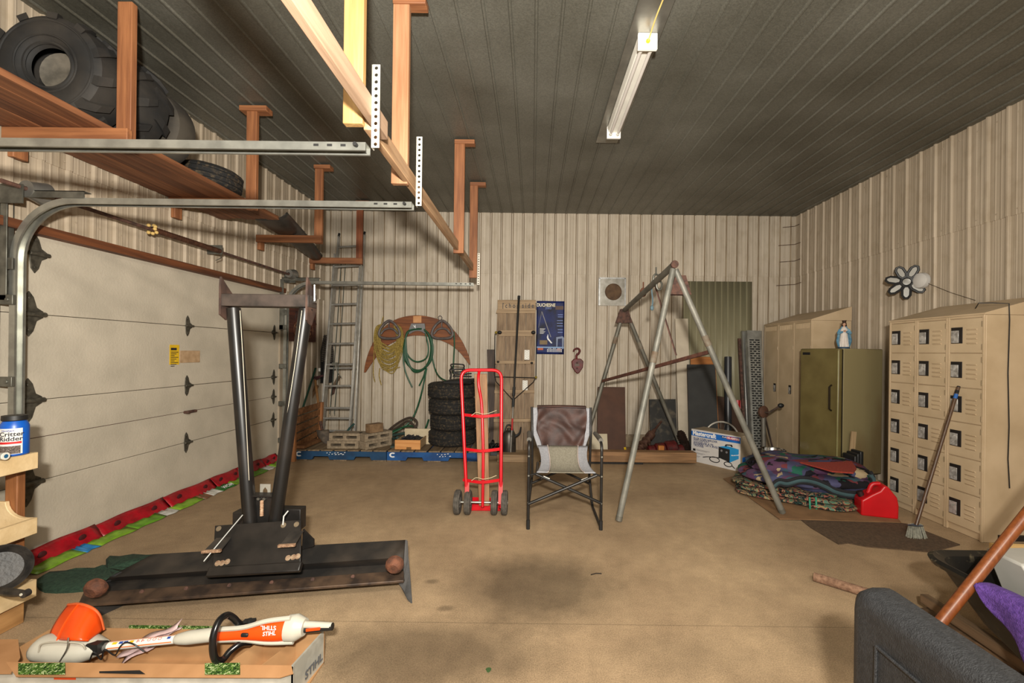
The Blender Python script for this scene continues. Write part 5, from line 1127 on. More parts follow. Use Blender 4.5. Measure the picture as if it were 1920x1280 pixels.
# ================================================================ RED HAND TRUCK
ht_ = thing('hand_truck', 'red tubular steel hand truck with four grey wheels standing in front of the tires', 'hand truck', PF(902, 970))
DH = 3.78; RH = 3.98   # foot and top depth
def HT_(px, py, o=0.): return P(px, py, DH+(RH-DH)*(950-py)/255-o)
pts = [HT_(876, 950), HT_(873, 880), HT_(869, 780), HT_(865, 715)]+[HT_(865, 712), HT_(868, 699), HT_(880, 694)]+[HT_(902, 693.5), HT_(925, 694), HT_(937, 699), HT_(940, 712)]+[HT_(941, 780), HT_(941, 880), HT_(939, 950)]
def rnd(pts, r, n=5):
    out = [pts[0]]
    for a, b, c in zip(pts, pts[1:], pts[2:]):
        d0 = (a-b); d1 = (c-b); l = min(r, d0.length*.45, d1.length*.45); p0 = b+d0.normalized()*l; p2 = b+d1.normalized()*l
        for i in range(n+1): t = i/n; out.append(p0*(1-t)**2+b*2*t*(1-t)+p2*t*t)
    out.append(pts[-1]); return out
mb = MB(); mb.tube(rnd([HT_(876, 952), HT_(864, 693.5), HT_(940.5, 693.5), HT_(939, 952)], .09), .0155, n=14); mb.build('outer_frame', REDP, ht_)
mb = MB(); mb.tube([HT_(899, 694), HT_(897, 706, .03), HT_(898, 725, .035), HT_(902, 748, .02), HT_(904, 775, .015), HT_(906, 850, .015), HT_(905, 950, .0)], .0135, n=12, sm=4); mb.build('centre_tube', REDP, ht_)
for py in (777, 841, 899):
    l = HT_(868, py); r = HT_(941, py); m = (l+r)/2+V((0, -.035, -.012))
    cv = catmull([l, l.lerp(m, .6)+V((0, -.008, 0)), m, r.lerp(m, .6)+V((0, -.008, 0)), r], 4); mb = MB()
    for a, b in zip(cv, cv[1:]): mb.bar(a, b, .006, .026, (0, 0, 1))
    mb.build('cross_strap', REDP, ht_)
tp_ = [PF(876, 946, .03), PF(938, 947, .03)]
mb = MB(); a, b = PF(880, 955, .012), PF(938, 956, .012); mb.box2((a.x, a.y, .002), (b.x, a.y+.22, .008)); mb.box2((a.x, a.y, .002), (b.x, a.y+.006, .06)); mb.box2((a.x, a.y+.1, .002), (b.x, a.y+.106, .09)); mb.build('toe_plate', REDP, ht_, bevel=.002)
for px in (876, 939):
    q = P(px, 922, DH-.02); mb = MB(); mb.prism([HT_(px-4, 903), HT_(px+4, 903), P(px+3, 945, DH-.06), P(px-5, 945, DH-.06)], (0, .008, 0)); mb.build('axle_bracket', mat('pale red bracket', (186, 60, 58), rough=.5), ht_)
yw = 3.80; zw = .108
xs = [P(px, 946, yw).x for px in (858, 877.5, 927, 946)]
mb = MB(); mb.cyl((xs[0]-.03, yw, zw), (xs[3]+.03, yw, zw), .01, n=10); mb.build('axle', STEEL, ht_)
TRD = mat('grey wheel rubber', (66, 62, 56), rough=.85, col2=(92, 86, 78), scale=30, bump=.3)
for x in xs:
    mb = MB(); mb.lathe([(.05, -.02), (.075, -.026), (.095, -.026), (.103, -.02), (.107, -.012), (.103, -.008), (.107, -.004), (.107, .004), (.103, .008), (.107, .012), (.103, .02), (.095, .026), (.075, .026), (.05, .02)], (x, yw, zw), (1, 0, 0), 32, closed=True); wl = mb.build('wheel', TRD, ht_)
    mb = MB(); mb.lathe([(.011, -.028), (.02, -.03), (.03, -.014), (.052, -.01), (.052, .01), (.03, .014), (.02, .03), (.011, .028)], (x, yw, zw), (1, 0, 0), 20); mb.build('hub', mat('grey hub', (110, 104, 98), rough=.5, metal=.5), wl)
for py in (777, 899):
    mb = MB(); mb.tube([HT_(884, py+2, .05), HT_(893, py-4, .055), HT_(905, py-1, .06), HT_(918, py-3, .06), HT_(931, py-8, .05)], .0025, n=5, sm=3); mb.build('twine', mat('pale string', (200, 186, 150)), ht_)
# wood strip standing behind the centre tube
mb = MB(); mb.prism([HT_(889, 701, -.035), HT_(913, 701, -.035), HT_(918, 948, -.05), HT_(898, 948, -.05)], (0, .02, 0))
tag(mb.build('wood_strip', wood('brown fibre board', (120, 86, 54), (146, 108, 72), 2), origin=V((P(905, 948, 3.85).x, 3.85, .01)), bevel=.003), 'upright brown board tied into the middle of the red hand truck', 'board')
# ================================================================ CAMP CHAIR
chr_ = thing('camp_chair', 'grey folding camp chair with dark tube frame and armrests on the open floor', 'chair', PF(1060, 985))
FR = mat('gunmetal tube', (46, 44, 42), rough=.38, metal=.5, var=.2, scale=10)
def ctube(name, pts, r=.012, rad=.05, m=FR, par=chr_): mb = MB(); mb.tube(rnd([V(p) for p in pts], rad), r, n=12); return mb.build(name, m, par)
yfr, yrr = 3.5, 4.0
xl_, xr_ = PF(990, 994).x, PF(1128, 997).x
zarm = .71
def cx_(px, D): return P(px, 800, D).x
for x, s in ((xl_, 1), (xr_, -1)):
    # side loop: front leg - arm - back
    ctube('side_frame', [(x, yfr+.06, .015), (x, yfr, .015), (x, yfr-.0, zarm), (x-.005*s, yrr-.06, zarm-.01), ], rad=.07)
    ctube('floor_rail', [(x, yfr, .016), (x, yrr, .016), (x+.03*s, yrr+.01, .3)], rad=.05)
    mb = MB(); mb.cyl((x, yfr, 0), (x, yfr, .075), .0155, n=12); mb.build('foot_cap', BLKP, chr_)
    ctube('back_post', [(x+.03*s, yrr+.01, .3), (x+.025*s, yrr-.03, zarm), (x+.02*s, yrr+.05, .93)], rad=.08)
    mb = MB(); mb.tube([(x, yfr+.05, zarm+.012), (x-.002*s, yfr+.2, zarm+.014), (x-.004*s, yrr-.1, zarm+.004)], .02, n=12); mb.build('armrest', mat('grey arm pad', (92, 88, 80), rough=.6), chr_)
# seat rails and crossed struts
zs_ = .45
fl_, fr_ = V((xl_+.07, yfr+.02, zs_)), V((xr_-.05, yfr+.02, zs_))
ctube('seat_rail', [fl_, (xl_+.08, yrr-.02, .42)], .012); ctube('seat_rail', [fr_, (xr_-.08, yrr-.02, .42)], .012)
q0, q1 = V((xl_+.0, yfr+.015, .215)), V((xr_-.0, yfr+.015, .225))
ctube('cross_strut', [fl_+V((-.01, -.02, .0)), V((xr_-.0, yfr-.005, .22))], .0125); ctube('cross_strut', [fr_+V((.01, -.03, .0)), V((xl_+.0, yfr-.028, .215))], .0125)
ctube('rear_strut', [(xl_+.03, yrr-.02, .23), (xr_-.1, yrr-.04, .45)], .011); ctube('rear_strut', [(xr_-.03, yrr-.02, .23), (xl_+.1, yrr-.06, .45)], .011)
ctube('side_link', [(xl_, yfr, .44), (xl_+.08, yfr+.03, .45)], .008); ctube('side_link', [(xr_, yfr, .44), (xr_-.06, yfr+.03, .45)], .008)
for c, d in ((fl_.lerp(V((xr_, yfr, .22)), .14), 1), (fr_.lerp(V((xl_, yfr-.028, .215)), .16), -1)):
    mb = MB(); mb.box(c+V((0, -.022, 0)), (.055, .006, .022), Matrix.Rotation(radians(22*d), 3, 'Y')); mb.build('caution_sticker', WH, chr_)
for x in (xl_, xr_):
    for z in (.22, .44, .6): 
        mb = MB(); mb.cyl((x, yfr-.015, z), (x, yfr-.011, z), .007, n=8); mb.build('rivet', STEEL, chr_)
GREYF = mat('grey green fabric', (122, 116, 100), rough=.9, col2=(140, 134, 118), scale=80, bump=.2); LGF = mat('light grey fabric', (142, 142, 146), rough=.9, col2=(158, 158, 162), scale=80, bump=.2)
def seat(u, v):
    xa = xl_+.065+.0*v; xb = xr_-.045; w = .04*sin(pi*v*.9)
    return V((xa+w+(xb-xa-2*w)*u, yfr+.01+(yrr-yfr-.08)*v, .462-.04*sin(pi*u)*sin(pi*min(1, v*1.1))+.13*v**1.7))
mb = MB(); mb.grid(lambda u, v: seat(.2+.6*u, v), 14, 14); mb.build('seat', GREYF, chr_, solid=.006)
for a, b in ((0, .19), (.81, 1)):
    mb = MB(); mb.grid(lambda u, v: seat(a+(b-a)*u, v), 8, 14); mb.build('seat_side', LGF, chr_, solid=.006)
for a in (.195, .805):
    mb = MB(); mb.tube([seat(a, v/10)+V((0, 0, .006)) for v in range(11)], .004, n=5); mb.build('piping', mat('pale pink piping', (184, 168, 160)), chr_)
def back(u, v): 
    xa, xb = xl_+.02, xr_-.02; s = 1
    tap = .06*max(0, .45-v)/.45
    return V((xa+tap+(xb-xa-2*tap)*u, yrr-.03+.075*v+.05*sin(pi*u), .56+.365*v))
mb = MB(); mb.grid(lambda u, v: back(.0+u, v), 20, 12); mb.build('backrest', LGF, chr_, solid=.008)
# leather jacket over the back
LE = mat('brown leather', (46, 28, 23), rough=.62, col2=(72, 45, 37), scale=9, bump=.12, bscale=30)
def jk(u, v):
    p = back(.09+.83*u, 1.0-.98*v); f = .010*sin(5*u+9*v+2*sin(6*u))+.009*sin(13*v+4*sin(5*u))*sin(pi*v)+.006*sin(17*u-14*v+3*sin(8*v))*v
    return p+V((.006*sin(9*v), -.03-.012*sin(pi*u)-f, .006*sin(14*u)*v-.02*sin(pi*u)*v))
mb = MB(); mb.grid(jk, 40, 30)
mb.grid(lambda u, v: back(.09+.83*u, 1.0)+V((0, -.03+.08*v, .004+.014*sin(pi*v))), 40, 5)
tag(mb.build('leather_jacket', LE, origin=V(((xl_+xr_)/2, yrr, .56)), solid=.006), 'crumpled brown leather jacket draped over the back of the camp chair', 'jacket')
# ================================================================ SWING SET FRAME
sw = thing('swing_frame', 'tall weathered galvanised pipe swing set frame standing in the middle of the floor', 'swing frame', (1.45, 4.8, 0))
GP = mat('weathered galvanised pipe', (104, 103, 95), rough=.55, metal=.3, col2=(134, 131, 121), scale=7, bump=.1); GPD = mat('dark weathered pipe', (92, 90, 80), rough=.55, metal=.3, col2=(112, 108, 98), scale=7)
fa = P(1262, 500, 3.82); ra = P(1170, 582, 5.8)
fl2, fr2 = PF(1160, 978), PF(1467, 965); rl2 = V((.66, 5.72, 0)); rr2 = PF(1284, 856)
def leg(a, b, m, r=.027, split=.33, col=True):
    mb = MB(); mb.cyl(a, b, r, n=16); lg = mb.build('leg', m, sw); d = (a-b).normalized()
    c = a.lerp(b, split); mb = MB(); mb.cyl(c+d*.05, c-d*.05, r*1.12, n=16); mb.build('joint_sleeve', mat('rust stained sleeve', (98, 80, 62), rough=.7, col2=(118, 112, 98), scale=14), lg)
    mb = MB(); mb.cyl(b, b+d*.04, r*1.08, n=16); mb.build('foot_cap', GPD, lg); return lg
top = fa+V((0, -.02, 0))
leg(fa+V((-.0, 0, -.02)), fl2+V((0, 0, .012)), GP, split=.36); leg(fa+V((.03, .03, -.02)), fr2+V((0, 0, .02)), GP, split=.29)
leg(ra+V((-.03, 0, -.1)), rl2+V((0, 0, .012)), GPD, split=.16); leg(ra+V((.06, 0, -.08)), rr2+V((0, 0, .012)), GPD, split=.2)
mb = MB(); dr_ = (ra-fa).normalized(); mb.cyl(fa-dr_*.04+V((0, 0, .01)), ra+dr_*.06, .03, n=16); mb.build('ridge_pipe', GPD, sw)
mb = MB(); mb.cyl(fa-dr_*.05+V((0, 0, .01)), fa-dr_*.03+V((0, 0, .01)), .034, n=16); mb.build('pipe_cap', RUSTD, sw)
for c, d in ((ra, 1), (fa+V((.08, .06, -.09)), .9)):
    mb = MB(); mb.prism([c+V((-.11*d, -.035, -.17*d)), c+V((.11*d, -.035, -.17*d)), c+V((.05*d, -.035, .02)), c+V((-.05*d, -.035, .02))], (0, .012, 0)); mb.prism([c+V((-.11*d, .035, -.17*d)), c+V((.11*d, .035, -.17*d)), c+V((.05*d, .035, .02)), c+V((-.05*d, .035, .02))], (0, .012, 0)); mb.build('gusset_plate', RUSTD, sw)
mb = MB(); b0_ = P(1129, 714, 5.7); b1_ = P(1334, 658, 3.86); mb.bar(b0_, b1_, .006, .034); mb.bar(b0_+V((.0, 0, -.017)), b1_+V((.0, 0, -.017)), .03, .005); mb.build('cross_brace', mat('brown angle iron', (72, 42, 34), rough=.7, col2=(98, 62, 48), scale=20), sw)
mb = MB(); mid = P(1268, 666, 4.45); mb.bar(P(1228, 534, 4.55), mid, .045, .012); mb.build('hanging_strap', mat('brown angle iron', (72, 42, 34)), sw)
for px, py, D, m in ((1206, 548, 4.95, RUST), (1230, 522, 4.5, DSTEEL), (1236, 535, 4.35, DSTEEL)):
    mb = MB(); c = P(px, py, D); mb.tube([c+V((.028*cos(t), 0, .045*sin(t))) for t in [2*pi*i/14 for i in range(14)]], .011, n=7, closed=True); mb.tube([c+V((0, 0, .04)), c+V((.0, 0, .12))], .008, n=6); mb.build('hanging_hook', m, sw)
mb = MB(); mb.tube([P(1223, 526, 4.6), P(1222, 545, 4.6), P(1224, 565, 4.6), P(1221, 580, 4.6)], .008, n=6, sm=3); mb.sph(P(1222.5, 577, 4.6), .02, 8, 6, (1, 1, 1.5)); cdo = mb.build('cord', mat('blue grey cord', (96, 120, 130)), sw); cdo['label'] = 'blue cord tied to the ridge'
# ================================================================ LEANING THINGS RIGHT OF CENTRE
gp_ = thing('ribbed_steel_sheet', 'tall pale green ribbed steel panel leaning on the back wall behind the swing frame', 'panel', P(1345, 835, 6.45))
mb = MB(); PRF = []; n_ = 11
for k in range(n_):
    s = k/n_; PRF += [(s, 0), (s+.008, .014), (s+.022, .014), (s+.03, 0)]
PRF.append((1, 0))
def GP_(s, t, o): return P(1281+(1410-1281)*s, 527+(1.*s)+(846-527)*t, 6.6-.2*t-o)
for (s0, o0), (s1, o1) in zip(PRF, PRF[1:]):
    mb.f([mb.v(GP_(s0, 0, o0)), mb.v(GP_(s1, 0, o1)), mb.v(GP_(s1, 1, o1)), mb.v(GP_(s0, 1, o0))])
bmesh.ops.remove_doubles(mb.bm, verts=mb.bm.verts, dist=.0005)
mb.build('sheet', mat('olive green steel', (128, 122, 96), rough=.5, col2=(138, 132, 106), scale=3, st=(6, 1, .6)), gp_, solid=.004, ang=20)
def sheet2(*a, **k): return lean(*a, **k)
sheet2('white_board', 'tall narrow white board leaning beside the pale green panel', 'board', ((1266, 597), (1290, 597), (1297, 842), (1273, 842)), 6.28, 6.5, .02, mat('off white board', (178, 166, 146), col2=(190, 178, 158), scale=5))
sheet2('orange_board', 'orange brown wood board just showing above the black panel', 'board', ((1295, 668), (1341, 669), (1350, 846), (1298, 846)), 6.12, 6.3, .018, wood('orange ply', (140, 84, 32), (164, 104, 46), 0))
sheet2('black_sheet', 'black matt rectangular panel leaning in front of the orange brown board', 'panel', ((1288.5, 683), (1341, 683), (1349, 848), (1293, 848)), 6.0, 6.2, .015, mat('matt black panel', (32, 32, 31), rough=.7, col2=(42, 42, 40), scale=5))
mb = MB(); mb.cyl(P(1365, 846, 6.1), P(1365, 669, 6.3), .05, n=20); pp_ = mb.build('black_pipe', mat('dark abs pipe', (40, 42, 46), rough=.35, var=.1), origin=P(1365, 846, 6.1)); tag(pp_, 'dark plastic pipe standing upright in front of the green panel', 'pipe')
rs_ = thing('red_sheet', 'piece of bright red ribbed steel sheet behind the round brown disc', 'sheet', P(1357, 846, 5.95))
mb = MB(); pr = [(i/24, .012*(i % 2)) for i in range(25)]
def RS(s, t, o): return P(1318+(1402-1318)*s, 746+5*s+(846-746)*t, 6.3-.12*t-o)
for (s0, o0), (s1, o1) in zip(pr, pr[1:]): mb.f([mb.v(RS(s0, 0, o0)), mb.v(RS(s1, 0, o1)), mb.v(RS(s1, 1, o1)), mb.v(RS(s0, 1, o0))])
mb.build('sheet', mat('red steel', (170, 14, 20), rough=.4, var=.08), rs_, solid=.003, smooth=False)
mb = MB(); c = P(1346, 812, 6.18); rd = .42; ax_ = V((0, -1, .16)).normalized(); mb.lathe([(0, 0), (rd-.01, 0), (rd, .006), (rd, .022), (rd-.01, .028), (0, .028)], V((c.x, 6.2, rd*.985+.01)), ax_, 56)
dk = mb.build('round_disc', mat('brown hardboard', (52, 34, 22), rough=.7, col2=(66, 44, 28), scale=8), origin=V((c.x, 6.2, .0))); tag(dk, 'large round brown table top disc leaning behind the welder carton', 'disc')
# wheel rim
wz = thing('bicycle_wheel', 'pale bicycle wheel rim with spokes showing above the welder carton', 'wheel', P(1352, 860, 5.9)); c = P(1353, 824, 6.04); R_w = .25; axw = V((0, -1, .12)).normalized(); x, y, _ = frame(axw)
mb = MB(); mb.tube([c+x*(R_w*cos(t))+y*(R_w*sin(t)) for t in [2*pi*i/48 for i in range(48)]], .012, n=8, closed=True); mb.build('rim', mat('pale rim', (190, 184, 172), rough=.4, metal=.3), wz)
mb = MB(); mb.cyl(c-axw*.03, c+axw*.03, .018, n=12); mb.build('hub', DSTEEL, wz)
for k in range(24):
    a = 2*pi*k/24; mb = MB(); mb.cyl(c+x*(.016*cos(a+.5))+y*(.016*sin(a+.5))+axw*(.02 if k % 2 else -.02), c+x*(R_w*cos(a))+y*(R_w*sin(a)), .0018, n=5, cap=False); mb.build('spoke', DSTEEL, wz)
sheet2('brown_board', 'dark brown hardboard panel leaning on the back wall left of the swing frame leg', 'board', ((1121, 725), (1172, 725.5), (1174, 853), (1120, 853)), 6.1, 6.35, .012, mat('dark hardboard', (66, 40, 26), rough=.75, col2=(78, 48, 32), scale=6))
sheet2('white_offcut', 'small off white rectangular board low beside the camp chair arm', 'board', ((1108, 813), (1138.5, 813), (1140, 853), (1106, 853)), 5.9, 6.0, .012, mat('off white offcut', (172, 160, 134), col2=(184, 172, 146), scale=5))
sheet2('stained_sheet', 'black stained mottled sheet leaning on the back wall behind the rusty parts', 'sheet', ((1217, 748.5), (1267, 748), (1271, 846), (1221, 846)), 6.2, 6.4, .012, mat('mottled black sheet', (30, 28, 24), rough=.7, col2=(92, 82, 66), scale=12, detail=8, lo=.5, hi=.85))
mb = MB(); a = P(1171.5, 838, 5.95); b = P(1174, 853, 5.93); mb.bar(a, b, .034, .012); tag(mb.build('yellow_strip', mat('yellow level', (206, 170, 26)), origin=b, bevel=.002), 'short bright yellow strip standing beside the dark brown board', 'strip')
# beam on the floor
c0 = PF(1085, 874); mb = MB(); xa, xb = P(1040, 870, 5.6).x, P(1304, 870, 5.6).x
bmo = thing('floor_beam', 'thick brown timber beam lying on the floor in front of the back wall', 'beam', ((xa+xb)/2, 5.65, 0))
BW = wood('brown beam', (110, 80, 50), (142, 106, 70), 0)
mb.box2((xa, 5.56, .03), (xb, 5.7, .165)); mb.build('upper_timber', BW, bmo, bevel=.006)
mb = MB(); mb.box2((xa, 5.575, .001), (P(1205, 870, 5.6).x, 5.72, .029)); mb.build('lower_plank', mat('black plank', (26, 22, 18), rough=.8), bmo, bevel=.003)
mb = MB(); a, b = P(932, 870, 5.62).x, P(991, 870, 5.62).x; mb.box2((a, 5.6, .001), (b, 5.75, .1)); tag(mb.build('wood_block', wood('pale block', (122, 98, 70), (150, 124, 92), 0), origin=V(((a+b)/2, 5.67, 0)), bevel=.005), 'pale timber offcut on the floor beneath the roof rake blade', 'block')
# rusty auger shaft and machine parts
au = thing('auger_shaft', 'rusty stepped auger shaft leaning to the right in front of the back wall', 'shaft', P(1197, 852, 5.85)); a = P(1197, 851, 5.85); b = P(1240, 796, 6.2); d = (b-a); L_ = d.length
mb = MB(); pr = [(0, 0), (.04, 0)]
for t, r in ((.06, .04), (.07, .065), (.1, .065), (.11, .04), (.16, .04), (.17, .085), (.2, .085), (.21, .055), (.3, .055), (.31, .08), (.34, .08), (.35, .05), (.42, .05), (.44, .075), (.56, .075), (.58, .04), (.68, .035), (.7, .02), (1., .018), (1., 0)): pr.append((r*.8, t*L_))
mb.lathe(pr, a+V((0, 0, .05)), d, 18); mb.build('shaft', mat('rusty brown machine', (62, 36, 28), rough=.6, metal=.3, col2=(92, 66, 52), scale=20), au)
mp_ = thing('gear_pump', 'low dark red machine with flanges lying behind the floor beam', 'machine', P(1250, 852, 5.95))
MR = mat('oily dark red', (84, 18, 18), rough=.45, col2=(52, 16, 14), scale=14); 
for px, r, l in ((1222, .075, .1), (1238, .09, .14), (1258, .105, .16), (1274, .08, .12)):
    c = P(px, 838, 5.9); c.z = r+.03; mb = MB(); mb.lathe([(0, 0), (r*.8, 0), (r, .02), (r, l-.02), (r*.8, l), (0, l)], c-V((l/2, 0, 0)), (1, .15, .1), 20); mb.build('housing', MR, mp_)
c = P(1240, 848, 5.8); mb = MB(); mb.box((c.x, 5.82, .14), (.08, .06, .12)); mb.build('orange_cap', mat('dull orange', (160, 96, 34)), mp_, bevel=.01)
gr = thing('gear_stack', 'leaning stack of dark greasy gears between the machine and the welder carton', 'gears', P(1283, 855, 5.9))
for k in range(5):
    c = P(1276+k*3.6, 818+k*8, 6.0-.03*k); mb = MB(); r = .085-.004*k
    x, y, zx = frame(V((.5, -.8, .35))); pts = []
    for i in range(32): rr_2 = r*(1.0 if i % 2 else .86); pts.append(c+x*(rr_2*cos(2*pi*i/32))+y*(rr_2*sin(2*pi*i/32)))
    mb.prism(pts, zx*.035); mb.cyl(c-zx*.01, c+zx*.05, .03, n=12); mb.build('gear', mat('greasy gear', (34, 26, 22), rough=.45, metal=.4, col2=(56, 42, 36), scale=14), gr)
# ================================================================ WELDER CARTON
f0_, f1_ = PF(1296, 863), PF(1388, 884.5); hx = (f1_-f0_); hz = .435; bk = V((-hx.y, hx.x, 0)).normalized(); bk = bk if bk.y > 0 else -bk; bk *= .3
wc = thing('welder_carton', 'white and blue printed welder carton standing on the floor by the swing frame leg', 'carton', (f0_+f1_)/2)
CW = mat('carton white', (196, 192, 188), rough=.6, var=.04)
mb = MB(); z_1 = V((0, 0, hz)); mb.hexa([f0_+V((0, 0, .001)), f1_+V((0, 0, .001)), f1_+bk, f0_+bk, f0_+z_1, f1_+z_1, f1_+bk+z_1, f0_+bk+z_1]); bx_ = mb.build('carton_body', mat('carton board', (150, 134, 112), rough=.8, col2=(166, 150, 126), scale=8), wc, bevel=.004)
ex = hx.normalized(); nF = V((ex.y, -ex.x, 0)); LN = hx.length
def CF(s, t, o=.002): return f0_+hx*s+V((0, 0, hz*(1-t)))+nF*o
def cpoly(pts, m, nm, par=bx_, o=.002): mb = MB(); mb.prism([CF(s, t, o) for s, t in pts], nF*.0008); return mb.build(nm, m, par)
def cq(s0, s1, t0, t1, m, nm, o=.003): return cpoly(((s0, t0), (s1, t0), (s1, t1), (s0, t1)), m, nm, o=o)
cq(.0, 1, .0, 1, CW, 'front_print', .0015)
CB = mat('carton blue', (16, 96, 176), rough=.5, var=.05); CN = mat('carton navy', (24, 44, 96)); CTQ = mat('carton light blue', (30, 134, 190), rough=.5, var=.05); CK = mat('carton black', (26, 26, 28), rough=.5)
cpoly(((.0, .06), (1, .035), (1, .2), (.6, .21), (.3, .215), (.0, .2)), CB, 'blue_band', o=.003)
mb = MB(); mb.text('Mastercraft', CF(.03, .175, .0045), ex, (0, 0, 1), .078, bold=.045, sx=.92); mb.build('lettering', WINK, bx_)
cq(.64, .74, .055, .12, CN, 'navy_tag', .004); cq(.74, .98, .055, .13, mat('carton red', (190, 24, 34)), 'red_tag', .004)
mb = MB(); mb.text('A-AC', CF(.65, .108, .0052), ex, (0, 0, 1), .03, bold=.02); mb.text('90-AMPERE', CF(.755, .115, .0052), ex, (0, 0, 1), .032, bold=.03); mb.build('lettering', WINK, bx_)
mb = MB(); 
for body, t, s in (('FLUX CORE WELDER', .3, .036), ('AND GUN KIT', .345, .036), ('SOUDEUSE A FIL', .42, .04), ('FOURRE 120 V AVEC', .47, .04), ('TROUSSE', .52, .036)): mb.text(body, CF(.05, t, .0035), ex, (0, 0, 1), s, bold=.02)
mb.build('lettering', CN, bx_)
for k, t in enumerate((.6, .7, .8)): 
    cq(.04, .095, t, t+.07, CK if k < 2 else CB, 'icon'); cq(.11, .4-.1*k, t+.01, t+.02, mat('carton grey', (120, 116, 118)), 'caption'); cq(.11, .34-.08*k, t+.035, t+.045, mat('carton grey', (120, 116, 118)), 'caption')
cpoly(((.58, .4), (.8, .42), (.8, .8), (.58, .72)), CK, 'machine_front'); cpoly(((.8, .42), (.97, .37), (.97, .64), (.8, .8)), CTQ, 'machine_side', o=.0032); cpoly(((.58, .4), (.74, .33), (.97, .37), (.8, .42)), CTQ, 'machine_top', o=.0034)
cpoly(((.7, .35), (.72, .29), (.84, .27), (.86, .33), (.83, .34), (.81, .305), (.74, .32), (.735, .36)), CK, 'machine_handle', o=.004)
for s, t in ((.64, .5), (.74, .52)): mb = MB(); mb.cyl(CF(s, t, .003), CF(s, t, .006), .014, n=12); mb.build('knob_print', mat('carton grey', (120, 116, 118)), bx_)
mb = MB(); mb.text('Mastercraft', CF(.83, .6, .005), ex+V((0, 0, .25)), (0, 0, 1), .022, bold=.03); mb.build('lettering', WINK, bx_)
for cs, ct_, a, b in ((.5, .81, .1, .06), (.77, .86, .075, .05)):
    mb = MB(); mb.tube([CF(cs+a*cos(t)*(1), ct_+b*1.3*sin(t), .003) for t in [2*pi*i/24 for i in range(24)]], .006, n=5, closed=True); mb.build('cable_print', CK, bx_)
mb = MB(); mb.tube([CF(.26, .81, .003), CF(.36, .77, .003), CF(.5, .74, .003), CF(.6, .73, .003)], .006, n=5, sm=3); mb.tube([CF(.84, .87, .003), CF(.9, .94, .003)], .006, n=5); mb.build('cable_print', CK, bx_)
sd_ = bk.normalized()
mb = MB(); mb.prism([f1_+bk*.15+ex*.002+V((0, 0, .11)), f1_+bk*.9+ex*.002+V((0, 0, .11)), f1_+bk*.9+ex*.002+V((0, 0, .17)), f1_+bk*.15+ex*.002+V((0, 0, .17))], ex*.001); mb.build('blue_panel', CB, bx_)
# ================================================================ RIGHT SIDE
# perforated steel ramps
def ramp(label, quad, D0, D1, cols=2, n=46):
    t = thing('steel_ramp', label, 'ramp', P((quad[2][0]+quad[3][0])/2, quad[2][1], D0), 'perforated steel ramps by the tall lockers')
    TL, TR, BR, BL = P(*quad[0], D1), P(*quad[1], D1), P(*quad[2], D0), P(*quad[3], D0)
    if BL.z < .005: 
        for q in (BL, BR): q.z = .005
    def G(s, q): return TL.lerp(TR, s).lerp(BL.lerp(BR, s), q)
    nn = (TR-TL).cross(BL-TL).normalized(); nn = nn if nn.y > 0 else -nn
    M_ = mat('ramp galvanised', (132, 132, 126), rough=.42, metal=.5, col2=(160, 160, 154), scale=9)
    mb = MB()
    def plate(s0, s1, q0, q1): mb.prism([G(s0, q0), G(s1, q0), G(s1, q1), G(s0, q1)], nn*.004)
    plate(0, .16, 0, 1); plate(.84, 1, 0, 1); plate(.16, .84, 0, .07); plate(.16, .84, .97, 1)
    ws = .9/n
    for k in range(n):
        q = .07+.9*k/n; o = (k % 2)*.0
        plate(.16, .84, q, q+ws*.42)
    for k in range(n):
        q = .07+.9*k/n
        if k % 2: plate(.3, .4, q+ws*.4, q+ws); plate(.6, .7, q+ws*.4, q+ws)
        else: plate(.46, .54, q+ws*.4, q+ws)
    mb.build('slotted_deck', M_, t, smooth=False)
    for s in (0, 1):
        mb = MB(); a = G(s, 0); b = G(s, 1); mb.prism([a, a+(TR-TL).normalized()*.005*(1 if s == 0 else -1), b+(TR-TL).normalized()*.005*(1 if s == 0 else -1), b], nn*.06); mb.build('side_flange', CHROME if s else M_, t)
    mb = MB(); mb.prism([G(.0, .0)+nn*.03, G(1, 0)+nn*.03, G(1, 1)+nn*.03, G(0, 1)+nn*.03], nn*.002); mb.build('backing', mat('dark backing', (30, 30, 28)), t)
    return t
ramp('perforated galvanised steel ramp leaning beside the tall tan lockers, front one', ((1400, 619), (1428, 620), (1437, 850), (1411, 850)), 5.75, 6.3)
lean('ramp_edge', 'second steel ramp seen edge on behind the front perforated ramp', 'ramp', ((1391.5, 620), (1399.5, 620), (1411, 846), (1403, 846)), 5.95, 6.36, .05, mat('bright ramp edge', (150, 150, 146), rough=.3, metal=.7), bevel=.006)
lean('rusty_post', 'rust brown steel post leaning left of the steel ramps', 'post', ((1385, 634), (1392, 634), (1404, 846), (1396, 846)), 6.02, 6.4, .04, RUSTD, bevel=.004)
